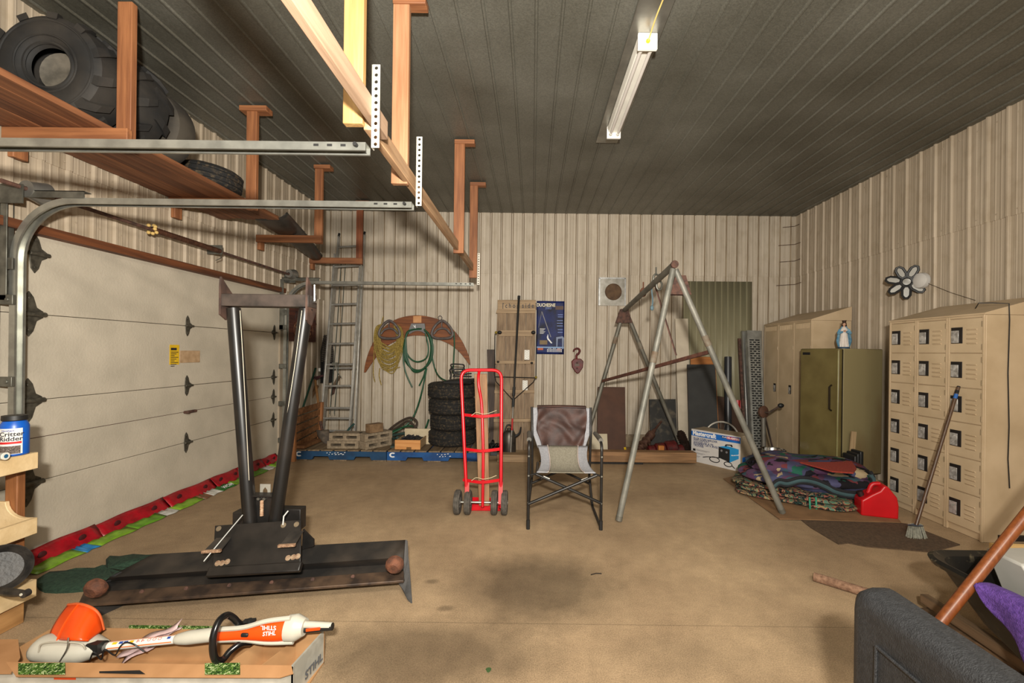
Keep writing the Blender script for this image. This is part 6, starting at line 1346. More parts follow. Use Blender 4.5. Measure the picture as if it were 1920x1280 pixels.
# ---------------------------------------------------------------- lockers
TAN = mat('tan locker enamel', (184, 162, 130), rough=.5, col2=(198, 176, 144), scale=4, bump=.03); TAN2 = mat('locker side enamel', (176, 153, 121), rough=.5, col2=(194, 171, 139), scale=3)
LATCH = mat('latch chrome', (206, 203, 198), rough=.28, metal=.4, col2=(150, 146, 140), scale=40); LATCHD = mat('latch dark', (44, 40, 38), rough=.45, metal=.4)
def locker(label, xf, xb, y0, y1, ztop, zback, cols, rws, zb0, tall=False, cat='locker'):
    t = thing('locker_bank', label, cat, ((xf+xb)/2, (y0+y1)/2, 0))
    mb = MB(); mb.box2((xf+.012, y0, .002), (xb, y1, ztop)); mb.build('cabinet', TAN2, t, bevel=.004)
    mb = MB(); mb.prism([(xf-.006, y0-.004, ztop+.001), (xb, y0-.004, ztop+.001), (xb, y0-.004, zback), (xf-.006, y0-.004, ztop+.014)], (0, y1-y0+.008, 0)); mb.build('sloped_top', TAN2, t)
    W_ = (y1-y0)/cols; fr_w = .018
    for c in range(cols):
        ya = y1-c*W_; yb = ya-W_     # column 0 is the far one
        for r in range(rws):
            hh = (ztop-.02-zb0)/rws; za = ztop-.02-r*hh; zb_ = za-hh
            y_l, y_r = ya-fr_w, yb+fr_w; g_ = .004
            mb = MB(); mb.box2((xf-.002, y_r, zb_+g_), (xf+.014, y_l, za-g_))
            wd = y_l-y_r; hd = za-zb_
            if not tall:
                for k in range(4):     # louvres
                    z = za-hd*(.3+.13*k); s0 = y_l-wd*.56; s1 = y_l-wd*.86
                    mb.prism([(xf-.002, s0, z), (xf-.010, s0, z-.004), (xf-.002, s0, z-.016)], (0, s1-s0, 0))
            else:
                for k in range(18): s = y_l-wd*(.08+.84*k/17); mb.box2((xf-.006, s-.003, za-.075), (xf-.002, s+.003, za-.012))
            d = mb.build('door', TAN, t, bevel=.0015)
            # latch plate
            if tall: lw, lh, cy, cz = .055, .12, y_l-wd*.84, zb0+(ztop-zb0)*.50
            else: lw, lh, cy, cz = wd*.36, hd*.47, y_l-wd*.24, za-hd*.48
            mb = MB(); mb.box2((xf-.006, cy-lw/2, cz-lh/2), (xf-.0015, cy+lw/2, cz+lh/2)); lt = mb.build('latch_plate', LATCHD, d, bevel=.001)
            mb = MB(); mb.box2((xf-.010, cy-lw*.2, cz-lh*.46), (xf-.006, cy+lw*.46, cz+lh*.3)); mb.prism([(xf-.010, cy-lw*.02, cz+lh*.2), (xf-.010, cy+lw*.4, cz+lh*.02), (xf-.010, cy+lw*.16, cz-lh*.02)], (-.01, 0, 0)) if not tall else None; 
            mb.build('latch', LATCH, d, bevel=.001)
            if not tall and r < 3: pass
            for z in (za-hd*.18, zb_+hd*.18):
                mb = MB(); mb.cyl((xf-.004, y_r-.005, z-.022), (xf-.004, y_r-.005, z+.022), .005, n=8); mb.build('hinge', mat('hinge steel', (150, 132, 104), rough=.45, metal=.3), d)
        for yy in (ya-fr_w/2, yb+fr_w/2):
            mb = MB(); mb.box2((xf-.004, yy-fr_w/2+.001, .002), (xf+.012, yy+fr_w/2-.001, ztop)); mb.build('frame_post', TAN2, t, bevel=.002)
    mb = MB(); mb.box2((xf-.003, y0, ztop-.018), (xf+.012, y1, ztop)); mb.build('top_rail', TAN2, t, bevel=.002)
    mb = MB(); mb.box2((xf+.02, y0+.01, .0), (xf+.03, y1-.01, zb0)); mb.build('kick_plate', mat('dirty kick plate', (80, 64, 48)), t)
    return t
lk = locker('big tan bank of eighteen small lockers with chrome latches against the right wall', 3.545, 4.05, 3.345, 4.235, 1.79, 1.95, 3, 6, .06)
mb = MB(); mb.tube([P(1829, 578, 3.5), P(1835, 568, 3.45), P(1860, 567.5, 3.4), P(1892, 569, 3.335), P(1893, 600, 3.33), P(1890, 700, 3.332), P(1892, 800, 3.332), P(1890, 860, 3.332), P(1893, 915, 3.332)], .004, n=6)
tag(mb.build('black_cable', BLKP, origin=P(1892, 569, 3.335)), 'thin black cable hanging down the side of the big tan locker bank', 'cable')
mb = MB(); a = P(1874, 1006, 3.33); mb.box2((a.x, 3.325, a.z-.035), (a.x+.4, 3.344, a.z+.01)); mb.build('handle_slot', LATCHD, lk, bevel=.003)
lk2 = locker('tall tan lockers with a sloped top in the back right corner', 3.545, 4.05, 5.42, 6.52, 1.90, 2.08, 3, 1, .06, tall=True)
# ---------------------------------------------------------------- green refrigerator
fg = thing('green_refrigerator', 'olive green upright refrigerator standing between the two locker banks', 'refrigerator', (3.6, 5.1, 0))
GF = mat('olive enamel', (96, 84, 48), rough=.4, col2=(112, 100, 60), scale=4); GFS = mat('rust streaked olive enamel', (138, 126, 90), rough=.45, col2=(116, 92, 60), scale=2.2, st=(1, 1, .5), lo=.5, hi=.75)
c0 = V((3.42, 4.76, 0)); cl_ = V((3.302, 5.26, 0)); e1 = (cl_-c0); e2 = V((-e1.y, e1.x, 0)); e2 = e2 if e2.x > 0 else -e2; e2 = e2.normalized()*.63; nd_ = -e2.normalized()
z0, z1 = .1, 1.535
def hx8(a, b, c, d, zl, zh): return [V((q.x, q.y, zl)) for q in (a, b, c, d)]+[V((q.x, q.y, zh)) for q in (a, b, c, d)]
mb = MB(); mb.hexa(hx8(c0+e2*.1, c0+e2, cl_+e2, cl_+e2*.1, z0, z1)); mb.build('cabinet', GFS, fg, bevel=.012)
mb = MB(); mb.hexa(hx8(c0, c0+e2*.09, cl_+e2*.09, cl_, z0+.02, z1)); dd = mb.build('door', GF, fg, bevel=.015)
mb = MB(); mb.hexa(hx8(c0+e2*.088-nd_*0, c0+e2*.102, cl_+e2*.102, cl_+e2*.088, z0+.03, z1-.01)); mb.build('door_gasket', mat('dark gasket', (40, 34, 20)), fg)
hp0 = c0.lerp(cl_, .16)+nd_*.03; mb = MB(); mb.tube([V((hp0.x, hp0.y, .83))-nd_*.028, V((hp0.x, hp0.y, .85)), V((hp0.x, hp0.y, 1.1)), V((hp0.x, hp0.y, 1.12))-nd_*.028], .01, n=8); mb.build('handle', mat('dark handle', (44, 36, 24), rough=.35, metal=.4), dd)
b_ = cl_.lerp(c0, .08)+nd_*.003; b2_ = cl_.lerp(c0, .28)+nd_*.003; mb = MB(); mb.hexa(hx8(b_, b2_, b2_-nd_*.003, b_-nd_*.003, 1.46, 1.49)); mb.build('badge', CHROME if False else mat('dark badge', (34, 34, 38), rough=.3, metal=.5), dd)
mb = MB(); q = c0+e2*.02; mb.tube([V((q.x, q.y, z0+.05))+nd_*.022, V((q.x, q.y, z1-.03))+nd_*.022], .004, n=6); mb.build('door_edge_trim', mat('pale olive edge', (150, 146, 100), rough=.3), dd)
for a, b in ((.06, .1), (.06, .9), (.9, .1), (.9, .9)):
    q = c0+e1*b+e2*(.1+a*.85); mb = MB(); mb.cyl((q.x, q.y, 0), (q.x, q.y, z0), .03, n=12); mb.build('foot', BLKP, fg)
# statue on top
sx = c0.lerp(cl_, .3)+e2*.25; sc_ = P(1582, 655, 4.95); sc_ = V((sc_.x, 4.95, z1+.001))
st = thing('statuette', 'small painted robed figure statuette in blue and white standing on the green refrigerator', 'statuette', sc_)
S_ = .325
PW = mat('plaster white', (206, 196, 186), rough=.55, var=.06, scale=30); PB = mat('plaster blue', (66, 124, 158), rough=.5, col2=(120, 160, 180), scale=26)
SKN = mat('plaster skin', (190, 146, 118), rough=.55, var=.04)
FD = V((-.45, -.9, 0)).normalized(); SD = V((.9, -.45, 0)).normalized()
def SP(x, y, z): return sc_+SD*(x*S_)+FD*(y*S_)+V((0, 0, z*S_))     # x across, y to the front, in statue heights
mb = MB(); mb.lathe([(0, 0), (.19*S_, 0), (.19*S_, .03*S_), (.16*S_, .06*S_), (0, .06*S_)], sc_, n=24); mb.build('base', mat('navy base', (24, 58, 84)), st)
def prof(v, keys):
    for (a, ra), (b, rb) in zip(keys, keys[1:]):
        if v <= b: t = (v-a)/(b-a); t = t*t*(3-2*t); return ra+(rb-ra)*t
    return keys[-1][1]
def robe(u, v):
    a = 2*pi*u; r = prof(v, [(0, .15), (.35, .125), (.62, .105), (.84, .12), (.95, .075), (1, .035)]); q = 1+.08*sin(13*a)*(1-v)
    return SP(r*q*cos(a), r*.72*q*sin(a), .05+.735*v)
mb = MB(); g_ = mb.grid(robe, 60, 22, cu=True); mb.f([r[-1] for r in g_]); mb.build('robe', PW, st)
def mantle(u, v):
    a = radians(90+52+256*u); r = prof(v, [(0, .175), (.3, .215), (.55, .19), (.8, .15), (.95, .085), (1, .06)]); op = 1+.05*sin(9*a)
    return SP(r*op*cos(a), r*.75*op*sin(a), .07+.73*v)
mb = MB(); mb.grid(mantle, 40, 20); mb.build('mantle', PB, st, solid=.004)
hc = SP(0, .02, .875)
mb = MB(); mb.sph(hc, .058*S_, 18, 12, (.92, .92, 1.25)); mb.cyl(SP(0, .005, .77), hc, .03*S_, n=10); mb.sph(hc+FD*(.056*S_)+V((0, 0, -.006*S_)), .012*S_, 8, 6, (.8, .8, 1.3)); hd_ = mb.build('head', SKN, st)
for s in (-1, 1):
    mb = MB(); mb.sph(hc+SD*(s*.022*S_)+FD*(.048*S_)+V((0, 0, .014*S_)), .008*S_, 6, 5); mb.build('eye', INK, hd_)
mb = MB(); mb.sph(hc+FD*(.05*S_)+V((0, 0, -.032*S_)), .01*S_, 8, 5, (1.4, 1, .5)); mb.build('mouth', mat('plaster lip', (150, 84, 72)), hd_)
def hair(u, v):
    a = radians(90+58+244*u); r = .066*(1+.25*v); return hc+SD*(r*S_*cos(a))+FD*(r*S_*sin(a))+V((0, 0, S_*(.05-.13*v)))
HR = mat('dark bronze', (54, 34, 20), rough=.6)
mb = MB(); mb.grid(hair, 18, 6); mb.sph(hc+V((0, 0, .035*S_))-FD*.012*S_, .062*S_, 14, 8, (1, 1, .8)); mb.build('hair', HR, st)
mb = MB(); mb.lathe([(.052*S_, 0), (.062*S_, .03*S_), (.075*S_, .07*S_), (.06*S_, .055*S_), (.044*S_, .03*S_)], hc+V((0, 0, .06*S_)), n=14, closed=True); mb.build('crown', HR, st)
for s in (-1, 1):
    mb = MB(); mb.tube([SP(s*.13, .02, .68), SP(s*.18, .07, .54), SP(s*.06, .14, .6)], .036*S_, n=10, sm=5); mb.build('sleeve', PB, st)
    mb = MB(); mb.sph(SP(s*.02, .15, .625), .028*S_, 10, 7, (.7, .8, 1.5))
    mb.build('hand', SKN, st)
# pale round light box and flower ornament on the right wall
XW = XR-.026
fc = PX(1700, 528, XR-.12); fw = thing('flower_ornament', 'black framed stained glass flower ornament with seven petals on the right wall', 'ornament', fc)
nf = V((-.62, -.78, .0)).normalized(); xf_ = V((.78, -.62, 0)); yf_ = V((0, 0, 1)); ppm = 800/fc.y
R0 = 30/ppm
def FL(a, r, o=0.): return fc+xf_*(r*cos(a))+yf_*(r*sin(a))+nf*o
mb = MB(); mb.tube([FL(2*pi*i/20, .26*R0) for i in range(20)], .012, n=7, closed=True); mb.build('centre_ring', BLKP, fw)
mb = MB(); mb.lathe([(0, 0), (.25*R0, 0), (.25*R0, .004), (0, .006)], fc, nf, 20); mb.build('centre_glass', mat('grey glass', (120, 116, 106), rough=.2, var=.1), fw)
for k in range(7):
    a0 = radians(12+k*360/7); c_, s_ = cos(a0), sin(a0)
    loc = [(.3, -.1), (.5, -.2), (.85, -.19), (1.02, -.08), (1.02, .08), (.85, .19), (.5, .2), (.3, .1)]
    wpt = [fc+xf_*(R0*(x*c_-y*s_))+yf_*(R0*(x*s_+y*c_)) for x, y in loc]
    mb = MB(); mb.tube(wpt, .0125, n=7, closed=True); mb.build('petal_frame', BLKP, fw)
    mb = MB(); mb.prism(wpt, nf*.003); mb.build('petal_glass', mat('pale petal glass', (120, 115, 102), rough=.25, var=.1), fw)
c = PX(1727, 526, XW-.01); mb = MB(); mb.lathe([(0, .05), (.04, .048), (.075, .03), (.085, 0), (.085, -.008), (0, -.008)], c, (-1, -.2, 0), 28); wb = mb.build('round_lamp', mat('milky plastic', (190, 186, 180), rough=.35, var=.04), origin=c); tag(wb, 'small round white plastic wall fitting behind the black flower ornament', 'lamp')
mb = MB(); a = PX(1740, 531, XW); b = PX(1829, 563, XW); mb.tube([a, a.lerp(b, .5)+V((0, 0, -.01)), b], .0025, n=5); tag(mb.build('thin_wire', mat('brown wire', (70, 60, 48)), origin=a), 'thin wire running along the right wall from the round white fitting', 'wire')
# ---------------------------------------------------------------- floor mats
def floormat(name, label, pix, m, th, cat, z=.001):
    pts = [PF(*q) for q in pix]; c = sum(pts, V())/len(pts); mb = MB(); mb.prism([V((p.x, p.y, z)) for p in pts], (0, 0, th)); return tag(mb.build(name, m, origin=(c.x, c.y, 0)), label, cat)
floormat('dark_mat', 'dark brown gritty floor mat in front of the big tan lockers', ((1500, 974), (1520, 990), (1572, 1021), (1590, 1019), (1625, 1026), (1700, 1032), (1745, 1036), (1800, 1022), (1700, 983), (1640, 975)), mat('dark gritty mat', (70, 54, 38), rough=.95, col2=(92, 72, 52), scale=60, bump=.3), .007, 'mat')
floormat('cardboard_sheet', 'flat brown cardboard sheet on the floor under the quilts', ((1356, 899), (1462, 975.5), (1500, 976), (1690, 982), (1640, 925), (1560, 890), (1420, 884)), mat('floor cardboard', (118, 88, 58), rough=.9, col2=(138, 104, 70), scale=6), .006, 'cardboard', z=.009)
# ---------------------------------------------------------------- quilts
FLO = ramp_mat('floral print', [(74, 110, 90), (94, 118, 88), (158, 120, 88), (48, 80, 72), (26, 30, 28), (140, 84, 74), (158, 142, 98), (88, 120, 104)], 9, kind='NOISE', warp=.5)
GEO = ramp_mat('geometric print', [(84, 56, 78), (66, 66, 92), (54, 78, 86), (94, 70, 96), (28, 26, 30), (72, 72, 100), (104, 50, 54), (160, 142, 112), (36, 88, 72), (88, 58, 86), (74, 74, 104), (30, 28, 34)], 9.5, kind='VORONOI', st=(1, 1.6, 1), warp=.25)
def fold(c, sx_, sy_, z0, h_, rz, ns, amp, f1, f2, ph=0, e=.5, slope=0.):
    R_ = Matrix.Rotation(rz, 3, 'Z')
    def fn(u, v):
        a = 2*pi*u; b = pi*(v-.5); cb, sb = cos(b), sin(b); ca, sa = cos(a), sin(a)
        pw = lambda q, p: math.copysign(abs(q)**p, q)
        x = pw(cb, .35)*pw(ca, e); y = pw(cb, .35)*pw(sa, e); z = pw(sb, .6)
        w = amp*(sin(f1*x*3+2*y+ph)+.7*sin(f2*y*3-1.5*x+ph*2)+.5*sin(9*x*y+ph))
        q = V((x*sx_*(1+.5*w), y*sy_*(1+.5*w), 0)); q = R_ @ q
        return V((c[0]+q.x, c[1]+q.y, z0+h_*(.5+.5*z)*(1+w*(1.2 if z > 0 else 0))+slope*x*(.5+.5*z)))
    return fn
qf = thing('floral_quilt', 'folded floral green and orange quilt at the bottom of the quilt pile', 'quilt', (2.6, 4.5, .017))
for k, (z0, h_, sx_, sy_, dx, dy) in enumerate(((.017, .045, .54, .40, 0, 0), (.06, .045, .50, .37, .0, .02), (.1, .04, .46, .35, -.06, .06))):
    mb = MB(); mb.grid(fold((2.72+dx, 4.42+dy), sx_, sy_, z0, h_, radians(-34), 40, .045, 2.1, 2.6, k*1.3, .45), 72, 16, cu=True); bmesh.ops.remove_doubles(mb.bm, verts=mb.bm.verts, dist=.0002); mb.build('fold_layer', FLO, qf)
for px in (1518, 1530):
    mb = MB(); mb.tube([P(px, 932, 4.02), P(px+.5, 945, 3.99), P(px+1, 959, 4.0)], .008, n=6, sm=3); mb.build('green_tie', mat('green tie', (40, 130, 100)), qf)
qg = thing('geometric_comforter', 'thick folded purple and teal geometric comforter on top of the quilt pile', 'comforter', (2.85, 4.45, .16))
def roll(c, rz, L_, prof, z0, amp, ph):
    # a soft bolster: rounded section, lumpy along its length, sagging flat at the bottom
    R_ = Matrix.Rotation(rz, 3, 'Z')
    def fn(u, v):
        a = 2*pi*u; t = 2*v-1; e = (1-abs(t)**3.2)**.45 if abs(t) < 1 else 0
        w = 1+amp*(sin(6.5*t+2*a+ph)*.6+sin(11*t-3*a+ph)*.35+.45*sin(4*t+ph*2))
        cy_, sz_ = cos(a), sin(a)
        y = prof[0]*e*w*math.copysign(abs(cy_)**.75, cy_); z = prof[1]*e*(w if sz_ > 0 else .9)*math.copysign(abs(sz_)**.8, sz_)
        q = R_ @ V((t*L_*(1+.04*sin(2*a)), y+.03*sin(3*t+ph), 0))
        return V((c[0]+q.x, c[1]+q.y, z0+prof[1]*.9+z))
    return fn
mb = MB(); mb.grid(roll((3.03, 4.28), radians(-6), .36, (.25, .055), .10, .10, 2.2), 56, 40, cu=True); bmesh.ops.remove_doubles(mb.bm, verts=mb.bm.verts, dist=.0002); mb.build('navy_underside', mat('navy cloth', (34, 36, 62), rough=.95, col2=(48, 50, 78), scale=30), qg)
mb = MB(); mb.grid(roll((2.86, 4.45), radians(-17), .62, (.37, .085), .13, .10, .7), 72, 64, cu=True); bmesh.ops.remove_doubles(mb.bm, verts=mb.bm.verts, dist=.0002); mb.build('lower_fold', GEO, qg)
mb = MB(); mb.grid(roll((2.90, 4.52), radians(-12), .56, (.33, .095), .20, .13, 1.9), 72, 64, cu=True); bmesh.ops.remove_doubles(mb.bm, verts=mb.bm.verts, dist=.0002); mb.build('upper_fold', GEO, qg)
DKB = mat('black binding', (26, 26, 30), rough=.9); TEB = mat('teal binding', (56, 80, 84), rough=.9)
e_ = [(1448, 912), (1460, 903), (1476, 905), (1500, 899), (1525, 902), (1548, 911), (1565, 920), (1590, 926), (1615, 926), (1632, 917), (1638, 900), (1632, 888)]
for off, m, r in ((0, DKB, .016), (5, TEB, .02), (10, DKB, .014)):
    mb = MB(); pts = []
    for x, y in e_:
        q = P(x, y-4+off, 4.13-.0006*(x-1448)); pts.append(q)
    mb.tube(pts, r, n=8, sm=4); mb.build('bound_edge', m, qg)
mb = MB(); pts = [PF(1500, 868, .385), PF(1560, 868, .385), PF(1597, 866, .385), PF(1606, 880, .385), PF(1600, 888, .38), PF(1560, 885, .38), PF(1540, 879, .385)]
mb.prism(pts, (0, 0, .012)); tag(mb.build('red_shingle', mat('red grit', (132, 40, 28), rough=.95, col2=(150, 56, 40), scale=80, bump=.3), origin=sum(pts, V())/7), 'flat dull red shingle piece lying on top of the comforter pile', 'shingle')
# ---------------------------------------------------------------- gas can
gcn = PF(1662, 976); gc = thing('gas_can', 'red plastic gas can on the floor beside the quilt pile and lockers', 'gas can', (gcn.x, gcn.y+.1, .0))
RG = mat('red polyethylene', (186, 10, 20), rough=.4, var=.06)
Rz = Matrix.Rotation(radians(-18), 3, 'Z')
def gp3(x, y, z): return V((gcn.x, gcn.y+.12, .010))+Rz @ V((x, y, z))
mb = MB(); prof = [(-.14, 0), (.14, 0), (.142, .12), (.13, .19), (.06, .285), (.03, .29), (-.0, .24), (-.06, .2), (-.138, .14)]
mb.prism([gp3(x, -.085, z) for x, z in prof], Rz @ V((0, .17, 0))); mb.build('can_body', RG, gc, bevel=.028, seg=4)
mb = MB(); mb.tube([gp3(-.06, 0, .19), gp3(-.03, 0, .27), gp3(.03, 0, .285)], .018, n=10, sm=4); mb.build('grip', RG, gc)
mb = MB(); mb.cyl(gp3(-.105, 0, .15), gp3(-.125, 0, .2), .025, n=14); mb.build('spout_cap', mat('dark cap', (40, 14, 14)), gc)
# ---------------------------------------------------------------- broom
bf = PF(1716, 1008); br2 = thing('broom', 'broom with brown handle and blue grey bristle head leaning on the locker doors', 'broom', bf)
bt_ = P(1797, 726, 3.5); bh = P(1718, 984, 3.36)
bt_.x = min(bt_.x, 3.525)
mb = MB(); mb.cyl(bh, bt_, .0125, n=12); mb.build('handle', mat('brown broom stick', (78, 56, 40), rough=.35, var=.25, st=(10, 10, 1)), br2)
d = (bt_-bh).normalized(); mb = MB(); mb.cyl(bt_-d*.1, bt_-d*.06, .0132, n=12); mb.build('blue_band', mat('blue band', (30, 84, 150)), br2)
mb = MB(); mb.cyl(bt_-d*.055, bt_+d*.01, .0136, .011, n=12); mb.build('hanger_cap', DARKH, br2)
mb = MB()
def bcap(u, v):
    a = 2*pi*u; w = .035+.03*(1-v); return bh.lerp(bf+V((0, 0, .1)), 1-v)*1+V((w*cos(a), .025*sin(a), 0))
g_ = mb.grid(bcap, 20, 6, cu=True); mb.f([r[-1] for r in g_]); mb.f([r[0] for r in g_]); mb.build('broom_cap', mat('blue grey plastic', (78, 92, 112), rough=.5), br2)
BRM = mat('pale grey bristle', (140, 138, 124), rough=.9, var=.25, scale=60)
mb = MB()
for k in range(150):
    a = random.uniform(0, 2*pi); r = math.sqrt(random.random()); p0 = bf+V((.055*r*cos(a), .02*r*sin(a), .11)); p1 = bf+V((.085*r*cos(a)+random.uniform(-.006, .006), .035*r*sin(a)-.01, .002)); mb.cyl(p0, p1, .0022, n=4, cap=False)
o = mb.build('bristles', BRM, br2); o['kind'] = 'stuff'
# black plastic box between refrigerator and lockers
c = PF(1643, 908); tt = thing('black_tray', 'ribbed black plastic tray standing on edge between the refrigerator and the lockers', 'tray', (3.47, 4.42, 0))
for k in range(3):
    mb = MB(); mb.box2((3.40+.045*k, 4.48+.02*k, .0), (3.436+.045*k, 4.66, .40+.02*k)); mb.build('ribbed_wall', BLKP, tt, bevel=.008)
mb = MB(); mb.box2((3.41, 4.5, .02), (3.52, 4.65, .06)); mb.build('tray_base', BLKP, tt)
mb = MB(); mb.bar((3.50, 4.69, .0), (3.56, 4.71, .62), .05, .02); tag(mb.build('wood_lath', wood('pale lath', (150, 124, 90), (172, 146, 110), 2), origin=(3.5, 4.66, 0)), 'thin wood lath leaning beside the green refrigerator behind the black tray', 'wood strip')
# steel pail, hand crank
pc_ = P(1449, 876, 5.3); pc_.z = 0; r_ = .135
pa = thing('steel_pail', 'shiny stainless steel pail behind the swing leg near the welder carton', 'pail', pc_)
mb = MB(); mb.lathe([(0, .002), (r_-.01, .002), (r_, .02), (r_, .1), (r_+.006, .105), (r_+.006, .115), (r_, .12), (r_+.004, .27), (r_+.014, .278), (r_+.006, .284), (r_-.004, .27), (r_-.006, .02), (0, .015)], pc_, n=40); mb.build('pail_body', CHROME, pa)
ck = thing('hand_crank', 'old iron hand crank post with a knob handle beside the tall lockers', 'crank', PF(1432, 868))
a = P(1430, 850, 5.5); a.z = .0; t_ = P(1431, 772, 5.5)
a.x = t_.x+.02
IR2 = mat('oily iron', (54, 44, 38), rough=.55, metal=.4, col2=(84, 68, 58), scale=12)
mb = MB(); mb.cyl(a, t_, .028, n=12); mb.build('post', mat('grey post', (104, 100, 92), rough=.5, metal=.4), ck)
mb = MB(); mb.bar(V((a.x+.18, a.y+.02, 0)), t_+V((.02, .02, 0)), .03, .012); mb.build('brace', IR2, ck)
mb = MB(); mb.lathe([(0, -.03), (.045, -.03), (.075, -.015), (.08, .015), (.05, .03), (0, .035)], t_, (.4, -1, .1), 24); mb.build('gear_case', mat('brown gear case', (88, 58, 42), rough=.6, col2=(64, 44, 36), scale=10), ck)
k0 = t_+V((.03, -.07, -.0)); k1 = P(1464, 760, 5.42)
mb = MB(); mb.tube([t_+V((0, -.03, 0)), k0, k0.lerp(k1, .5), k1], .011, n=8); mb.build('crank_arm', IR2, ck)
mb = MB(); mb.sph(k1, .03, 12, 8, (1.3, 1, 1)); mb.build('knob', BLKP, ck)
# ---------------------------------------------------------------- wheelbarrow tub
wbw = thing('wheelbarrow', 'black poly wheelbarrow tub on brown wooden handles at the right edge of the photo', 'wheelbarrow', (2.3, 1.7, 0))
TUB = mat('black poly tub', (18, 17, 15), rough=.42, col2=(120, 108, 84), scale=26, detail=8, lo=.6, hi=.85)
def rrect(x0, x1, y0, y1, r, z, n=7):
    out = []
    for cx_2, cy_2, a0 in ((x1-r, y1-r, 0), (x0+r, y1-r, 90), (x0+r, y0+r, 180), (x1-r, y0+r, 270)):
        for i in range(n+1): a = radians(a0+90*i/n); out.append(V((cx_2+r*cos(a), cy_2+r*sin(a), z)))
    return out
TX, TZ = 1.937, .0
L0 = [rrect(TX, TX+.85, .95, 2.15, .14, .455), rrect(TX-.01, TX+.86, .94, 2.16, .15, .475), rrect(TX+.01, TX+.84, .96, 2.14, .13, .485), rrect(TX+.045, TX+.805, 1.0, 2.105, .11, .47), rrect(TX+.13, TX+.72, 1.06, 2.0, .12, .25), rrect(TX+.22, TX+.6, 1.15, 1.9, .1, .14)]
L1 = [rrect(TX, TX+.85, .95, 2.15, .14, .455), rrect(TX+.03, TX+.82, .98, 2.12, .12, .45), rrect(TX+.12, TX+.73, 1.05, 2.01, .13, .24), rrect(TX+.21, TX+.61, 1.14, 1.91, .1, .125)]
mb = MB(); rr2_ = [[mb.v(p) for p in L] for L in L0]
for a, b in zip(rr2_, rr2_[1:]): mb.skin(a, b)
mb.f(rr2_[-1]); q1_ = [rr2_[0]]+[[mb.v(p) for p in L] for L in L1[1:]]
for a, b in zip(q1_, q1_[1:]): mb.skin(a, b)
mb.f(q1_[-1]); mb.build('tub', TUB, wbw)
WBH = wood('grey brown handle', (82, 64, 46), (116, 92, 68), 1)
for x in (2.2, 2.48):
    mb = MB(); mb.bar((x-.02, .55, .07), (x+.02, 2.4, .095), .045, .05); mb.build('handle', WBH, wbw, bevel=.004)
for x in (2.26, 2.48):
    mb = MB(); mb.tube([(x, 1.25, .06), (x, 1.2, .015), (x, 1.4, .015), (x, 1.5, .06)], .014, n=8); mb.build('leg', BLKP, wbw)
mb = MB(); mb.lathe([(.06, -.04), (.13, -.045), (.155, -.03), (.16, 0), (.155, .03), (.13, .045), (.06, .04)], (2.3, 2.42, .16), (1, 0, 0), 28, closed=True); 
mb.bm.free()
# white bin inside, cream board, towel
bn = thing('white_bin', 'pale grey white plastic bin sitting inside the black wheelbarrow tub', 'bin', (2.3, 1.72, .142))
PB_ = mat('pale plastic', (176, 174, 166), rough=.5, var=.05)
A_, B_ = P(1846, 1026, 2.0), P(1915, 1058, 1.8)
mb = MB(); mb.hexa([V((2.18, 1.58, .142)), V((2.44, 1.58, .142)), V((2.44, 1.86, .142)), V((2.18, 1.86, .142)), B_, B_+V((.36, .02, 0)), A_+V((.34, .02, 0)), A_]); mb.build('bin_body', PB_, bn, bevel=.012)
q = [P(1862, 1020, 2.32), P(1960, 1024, 2.32), P(1960, 1160, 2.34), P(1862, 1160, 2.34)]; mb = MB(); 

mb.prism(q, (0, .02, 0)); tag(mb.build('cream_board', mat('cream board', (206, 168, 108), rough=.7, var=.06), origin=q[3]), 'cream yellow board standing behind the pale bin at the right edge', 'board')
TOW = mat('purple towel', (72, 44, 116), rough=1., col2=(96, 64, 142), scale=70, bump=.5, bscale=200)
tz_ = catmull([V((1.82, .475, 0)), V((1.79, .43, 0)), V((1.76, .40, 0)), V((1.716, .37, 0)), V((1.678, .335, 0)), V((1.64, .27, 0)), V((1.56, .20, 0)), V((1.45, .17, 0))], 4)
def towel(u, v):
    q = tz_[min(int(u*(len(tz_)-1)+.5), len(tz_)-1)]; w = .007*sin(34*q.x+3*v)
    if v < .3: t = v/.3; return V((2.05-.125*t, q.x, .452+.045*sin(pi*t*.6)+.003*sin(30*q.x)))
    t = (v-.3)/.7; return V((1.925-.018*min(1, t*3)-w*t, q.x-.01*t*sin(9*q.x), .494+(q.y-.494)*t))
mb = MB(); mb.grid(towel, 29, 20); tag(mb.build('purple_towel', TOW, origin=(1.93, 1.65, .4), solid=.012, off=-1), 'fluffy purple towel draped over the near rim of the black wheelbarrow tub', 'towel')
# orange brown pole
mb = MB(); a = V((1.49, 1.80, .018)); d = V((.478, .054, .512)); b = a+d*1.95; mb.cyl(a, b, .0225, n=16); tag(mb.build('wooden_pole', mat('varnished orange pole', (104, 54, 24), rough=.35, col2=(124, 68, 32), scale=6, st=(12, 12, 1)), origin=a), 'varnished orange brown wooden tool handle slanting up at the right edge', 'pole')
# plank under the wheelbarrow
mb = MB(); a = PF(1735, 1150); b = PF(1935, 1262); mb.bar(a+V((0, 0, .02)), V((b.x, b.y, .02)), .14, .035); tag(mb.build('floor_plank', wood('dirty plank', (88, 66, 46), (116, 90, 64), 0), origin=a, bevel=.004), 'dirty brown plank lying on the floor under the wheelbarrow', 'plank')
